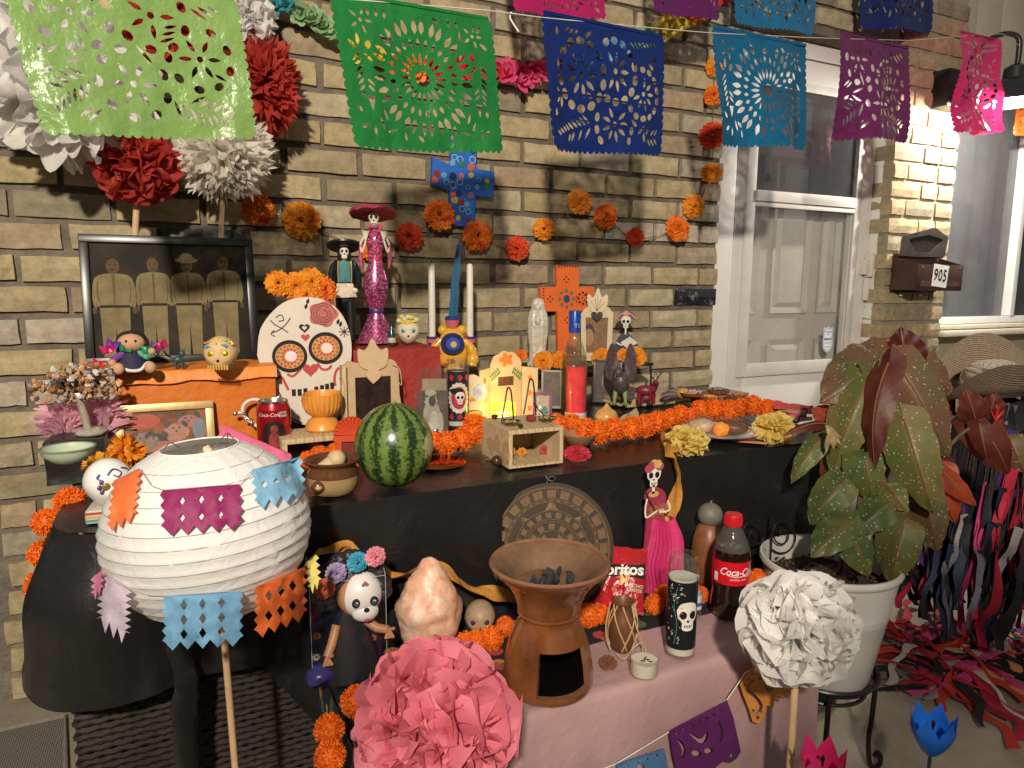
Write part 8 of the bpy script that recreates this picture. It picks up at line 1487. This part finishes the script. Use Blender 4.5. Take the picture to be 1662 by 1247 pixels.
# mailbox
mbx = thing('mailbox', 'open brown metal wall mailbox with house number 905', 'mailbox', (3.15, -.003, 1.128)); BRN = M((.075, .038, .028), .42, .3, 12, .1, 60, metal=.3); BRI = M((.02, .016, .015), .6)
w2, dp, h1, h2 = .165, .125, .118, .135
ob('back_plate', one(*box((-w2, -.004, -.008), (w2, -.0005, .17), .002)), BRN, mbx); ob('bottom', one(*box((-w2, -dp+.002, 0), (w2, -.005, .003))), BRN, mbx); ob('front', one(*box((-w2, -dp-.001, 0), (w2, -dp+.0015, h1), .001)), BRN, mbx)
for s in (-1, 1): mb = MB(); x = s*w2; mb.add([(x, -dp+.002, 0), (x, -.005, 0), (x, -.005, h2+.02), (x, -dp+.002, h1), (x-s*.002, -dp+.002, 0), (x-s*.002, -.005, 0), (x-s*.002, -.005, h2+.02), (x-s*.002, -dp+.002, h1)], [(0, 1, 2, 3), (7, 6, 5, 4), (3, 2, 6, 7), (0, 3, 7, 4)]); ob('side', mb, BRN, mbx, smooth=False)
mb = flat(MB(), [(-.14, .02), (.145, .02), (.145, .035), (.12, .045), (-.12, .045), (-.14, .035)], y=-dp-.0035, dep=.002); ob('pressed_border', mb, M((.1, .055, .04), .4, .2, 30, metal=.3), mbx)
mb = flat(MB(), [(-w2, 0), (w2, 0), (w2, .085), (w2-.02, .10), (.05, .135), (-.03, .118), (-w2+.005, .09)], [[(-.12, .075), (-.05, .02), (.055, .02), (.10, .06), (.135, .08), (.02, .10), (-.06, .088)]], dep=.002); lid = ob('lid', mb, M((.12, .1, .095), .35, .3, 20, metal=.5), mbx, smooth=False, X=TR(0, -.03, .158, rx=radians(8)))
mb = flat(MB(), [(-w2+.01, .004), (w2-.01, .004), (w2-.01, .08), (.045, .128), (-.03, .112), (-w2+.01, .085)], y=.006, dep=.001); ob('lid_inside', mb, BRI, lid, smooth=False)
ob('hinge', one(*tube([(-w2, -.02, .157), (w2, -.02, .157)], .004, 8)), BRN, mbx)
mb = flat(MB(), [(-.054, -.05), (.054, -.05), (.054, .05), (-.054, .05)], dep=.0015); o = ob('number_plate', mb, M((.72, .7, .66), .4, .03), mbx, smooth=False, X=TR(-.005, -dp-.0038, .068, ry=radians(5)))
mb = MB(); [text(mb, d, x, 0, .075, -.0006, bold=.02, sx=.78) for d, x in (('9', -.032), ('0', 0), ('5', .032))]; ob('house_number', mb, INK, o)
for x in (-.10, .04): mb = MB().add(*ball(.009, 14, 10), X=TR(x, -.012, -.018)); ob('mounting_screw', mb, M((.7, .68, .62), .3), mbx)
for x in (-.13, -.02, .06, .14): mb = MB().add(*ball(.003, 8, 6), X=TR(x, -dp-.001, h1-.012)); ob('rivet', mb, M((.5, .48, .45), .3, metal=1), mbx)
# ribbon costume with straw hat
CXY = onZ(1640, 1085, 0); CXY = Vector((CXY.x+.02, CXY.y+.12, 0)); kk = mpp(CXY+Vector((0, 0, .6)))
cs = thing('ribbon_costume', 'dancer costume of many coloured cloth strips on a stand by the window', 'costume', CXY); 
topz = onY(1620, 640, CXY.y).z
ob('stand_pole', one(*tube([(0, 0, 0), (0, 0, topz)], .014, 10)), M((.03, .03, .03), .4), cs); ob('stand_base', one(*lathe([(.16, 0), (.16, .012), (.02, .025)], 30, True)), M((.03, .03, .03), .4), cs)
mb = one(*lathe([(.12, topz*.42), (.13, topz*.6), (.14, topz*.75), (.13, topz*.88), (.07, topz*.97), (.02, topz)], 30)); crinkle(mb, .02, 12); ob('black_tunic', mb, M((.01, .01, .012), .85, .3, 60), cs)
STC = [(.01, .01, .012), (.45, .02, .05), (.08, .03, .2), (.3, .28, .28), (.62, .06, .22), (.5, .04, .02), (.02, .02, .03), (.16, .16, .2), (.55, .5, .42), (.03, .04, .09), (.3, .01, .03), (.6, .25, .08)]
SMS = {}
def stripmesh(ci, v, ln):
    key = (ci, v, ln)
    if key not in SMS:
        rn = random.Random(v*13+ln*7); mb = MB(); n = 14; wd = rn.uniform(.008, .018); L_ = ln/10
        for j in range(n+1):
            t = j/n; x = .014*sin(t*5+v)*t+.004*sin(t*14+v); y = .02*sin(t*7+v*2)+.004*sin(t*19); tw = 1.1*sin(t*4+v*2)
            for q in (-1, 0, 1): mb.v.append((x+q*wd*cos(tw)*(1-.2*t), y+q*wd*sin(tw)+(.005 if q == 0 else 0), -L_*t))
        mb.f = [(j*3+q, j*3+3+q, j*3+4+q, j*3+1+q) for j in range(n) for q in range(2)]; mb.m = [0]*len(mb.f); me = mb.mesh('cloth_strip', True, 180); me.materials.append(M(STC[ci], .75, .18, 40, .2, 80, transl=.12)); SMS[key] = me
    return SMS[key]
random.seed(11)
for i in range(230):
    a = random.uniform(0, 2*pi); lv = random.choice((.98, .9, .8, .7, .58, .48)); r = .07+.12*(1-lv)*1.6+.05; z = topz*lv; ln = min(6, max(3, int(z*10*random.uniform(.55, .98))))
    inst('cloth_strip', stripmesh(random.choice((0, 0, 0, 0, 6, 6, 9, 1, 2, 3, 10, 7, 9, 10, 7, 4)), random.randrange(3), ln), cs, Matrix.Translation((r*cos(a), r*sin(a), z)) @ Matrix.Rotation(a+pi/2+random.uniform(-.5, .5), 4, 'Z') @ Matrix.Rotation(random.uniform(.02, .16), 4, 'X'))
mb = MB(); q0 = onY(1640, 720, CXY.y-.05)-CXY
for i in range(700):
    a = random.uniform(0, 2*pi); z = topz*.96-random.uniform(0, .03); r = .05; s = Vector((r*cos(a)+.05, r*sin(a)-.02, z)); dv = Vector((cos(a)*random.uniform(.05, .17), sin(a)*random.uniform(.05, .15), 0)); e = s+dv+Vector((0, 0, -random.uniform(.18, .42))); m_ = s+dv*.85+Vector((0, 0, -.06)); w_ = Vector((-sin(a), cos(a), 0))*.0035
    mb.add([s-w_, s+w_, m_+w_, m_-w_, e], [(0, 1, 2, 3), (3, 2, 4)])
tag(ob('dark_fur_wig', mb, M((.035, .024, .017), .8, .5, 60), cs), kind='stuff')
hp = onY(1598, 628, CXY.y); hat = thing('straw_hat', 'curled brim straw hat on top of the ribbon costume', 'hat', hp+Vector((.03, 0, -.005)), -.2, 1, None, radians(8), radians(-8))
def straw(N, L, b, g):
    tc = N.new('ShaderNodeTexCoord'); ln = N.new('ShaderNodeVectorMath'); ln.operation = 'LENGTH'; L.new(tc.outputs['Object'], ln.inputs[0]); ma = N.new('ShaderNodeMath'); ma.operation = 'MULTIPLY'; ma.inputs[1].default_value = 1100; L.new(ln.outputs['Value'], ma.inputs[0]); sn = N.new('ShaderNodeMath'); sn.operation = 'SINE'; L.new(ma.outputs[0], sn.inputs[0])
    n_ = tex(N, L, tc.outputs['Object'], 'Noise', 120, Detail=4); ad = N.new('ShaderNodeMath'); ad.operation = 'MULTIPLY_ADD'; ad.inputs[1].default_value = .35; L.new(sn.outputs[0], ad.inputs[0]); L.new(n_.outputs[0], ad.inputs[2]); r = ramp(N, [(.2, (.13, .09, .055)), (.75, (.33, .25, .17))]); L.new(ad.outputs[0], r.inputs[0]); L.new(r.outputs[0], b.inputs['Base Color']); bumpin(N, L, b, sn.outputs[0], .5, .002)
STR = custom('woven_straw', straw, .7); n = 72; mb = MB(); mb.add(*lathe([(.215, .0), (.21, .004), (.165, .0), (.115, -.004), (.098, .002), (.094, .04), (.085, .06), (.06, .075), (.0, .07)], n)); mb.map(lambda v: (v.x, v.y*.85, v.z+(.10*max(0, (sqrt(v.x**2+v.y**2)-.1)/.1)**1.6*abs(sin(atan2(v.y, v.x)+.5))**2 if sqrt(v.x**2+v.y**2) > .1 else 0)-.05*max(0, (sqrt(v.x**2+v.y**2)-.1)/.1)*abs(cos(atan2(v.y, v.x)+.5))**2)); ob('straw', mb, STR, hat, ang=180)
ob('hat_band', one(*lathe([(.1, .004), (.0985, .022)], n)), M((.03, .02, .015), .6), hat); hat.children[-1].scale = (1, .85, 1)
# strips heaped on the floor round the costume
hp_ = thing('cloth_strip_heap', 'heap of red, black, pink and white cloth strips trailing on the porch floor', 'cloth strips', onZ(1580, 1070, 0)); random.seed(4)
for i in range(100):
    x = random.uniform(1450, 1690); y = random.uniform(1000, 1085)+(1-abs(x-1530)/160)*22; q = onZ(x, y, .012+.03*random.random()); ci = random.choice((1, 1, 5, 5, 10, 0, 0, 4, 8, 3, 9) if x < 1590 else (0, 8, 8, 3, 4, 1, 2, 11, 6)); inst('cloth_strip', stripmesh(ci, random.randrange(3), 3), hp_, Matrix.Translation(q-hp_.location) @ Matrix.Rotation(random.uniform(0, 6.3), 4, 'Z') @ Matrix.Rotation(pi/2-.05, 4, 'X') @ Matrix.Diagonal((1.6, .3, .95, 1)))
o = ribbon('red_strip', '', [onZ(1440, 1010, .05), onZ(1480, 1045, .02), onZ(1540, 1050, .03), onZ(1575, 1020, .10), onZ(1590, 950, .2)], .035, M((.5, .03, .015), .6, .1, 40, transl=.15), tw=lambda t: 1.2*t, par=hp_); o.location = -hp_.location
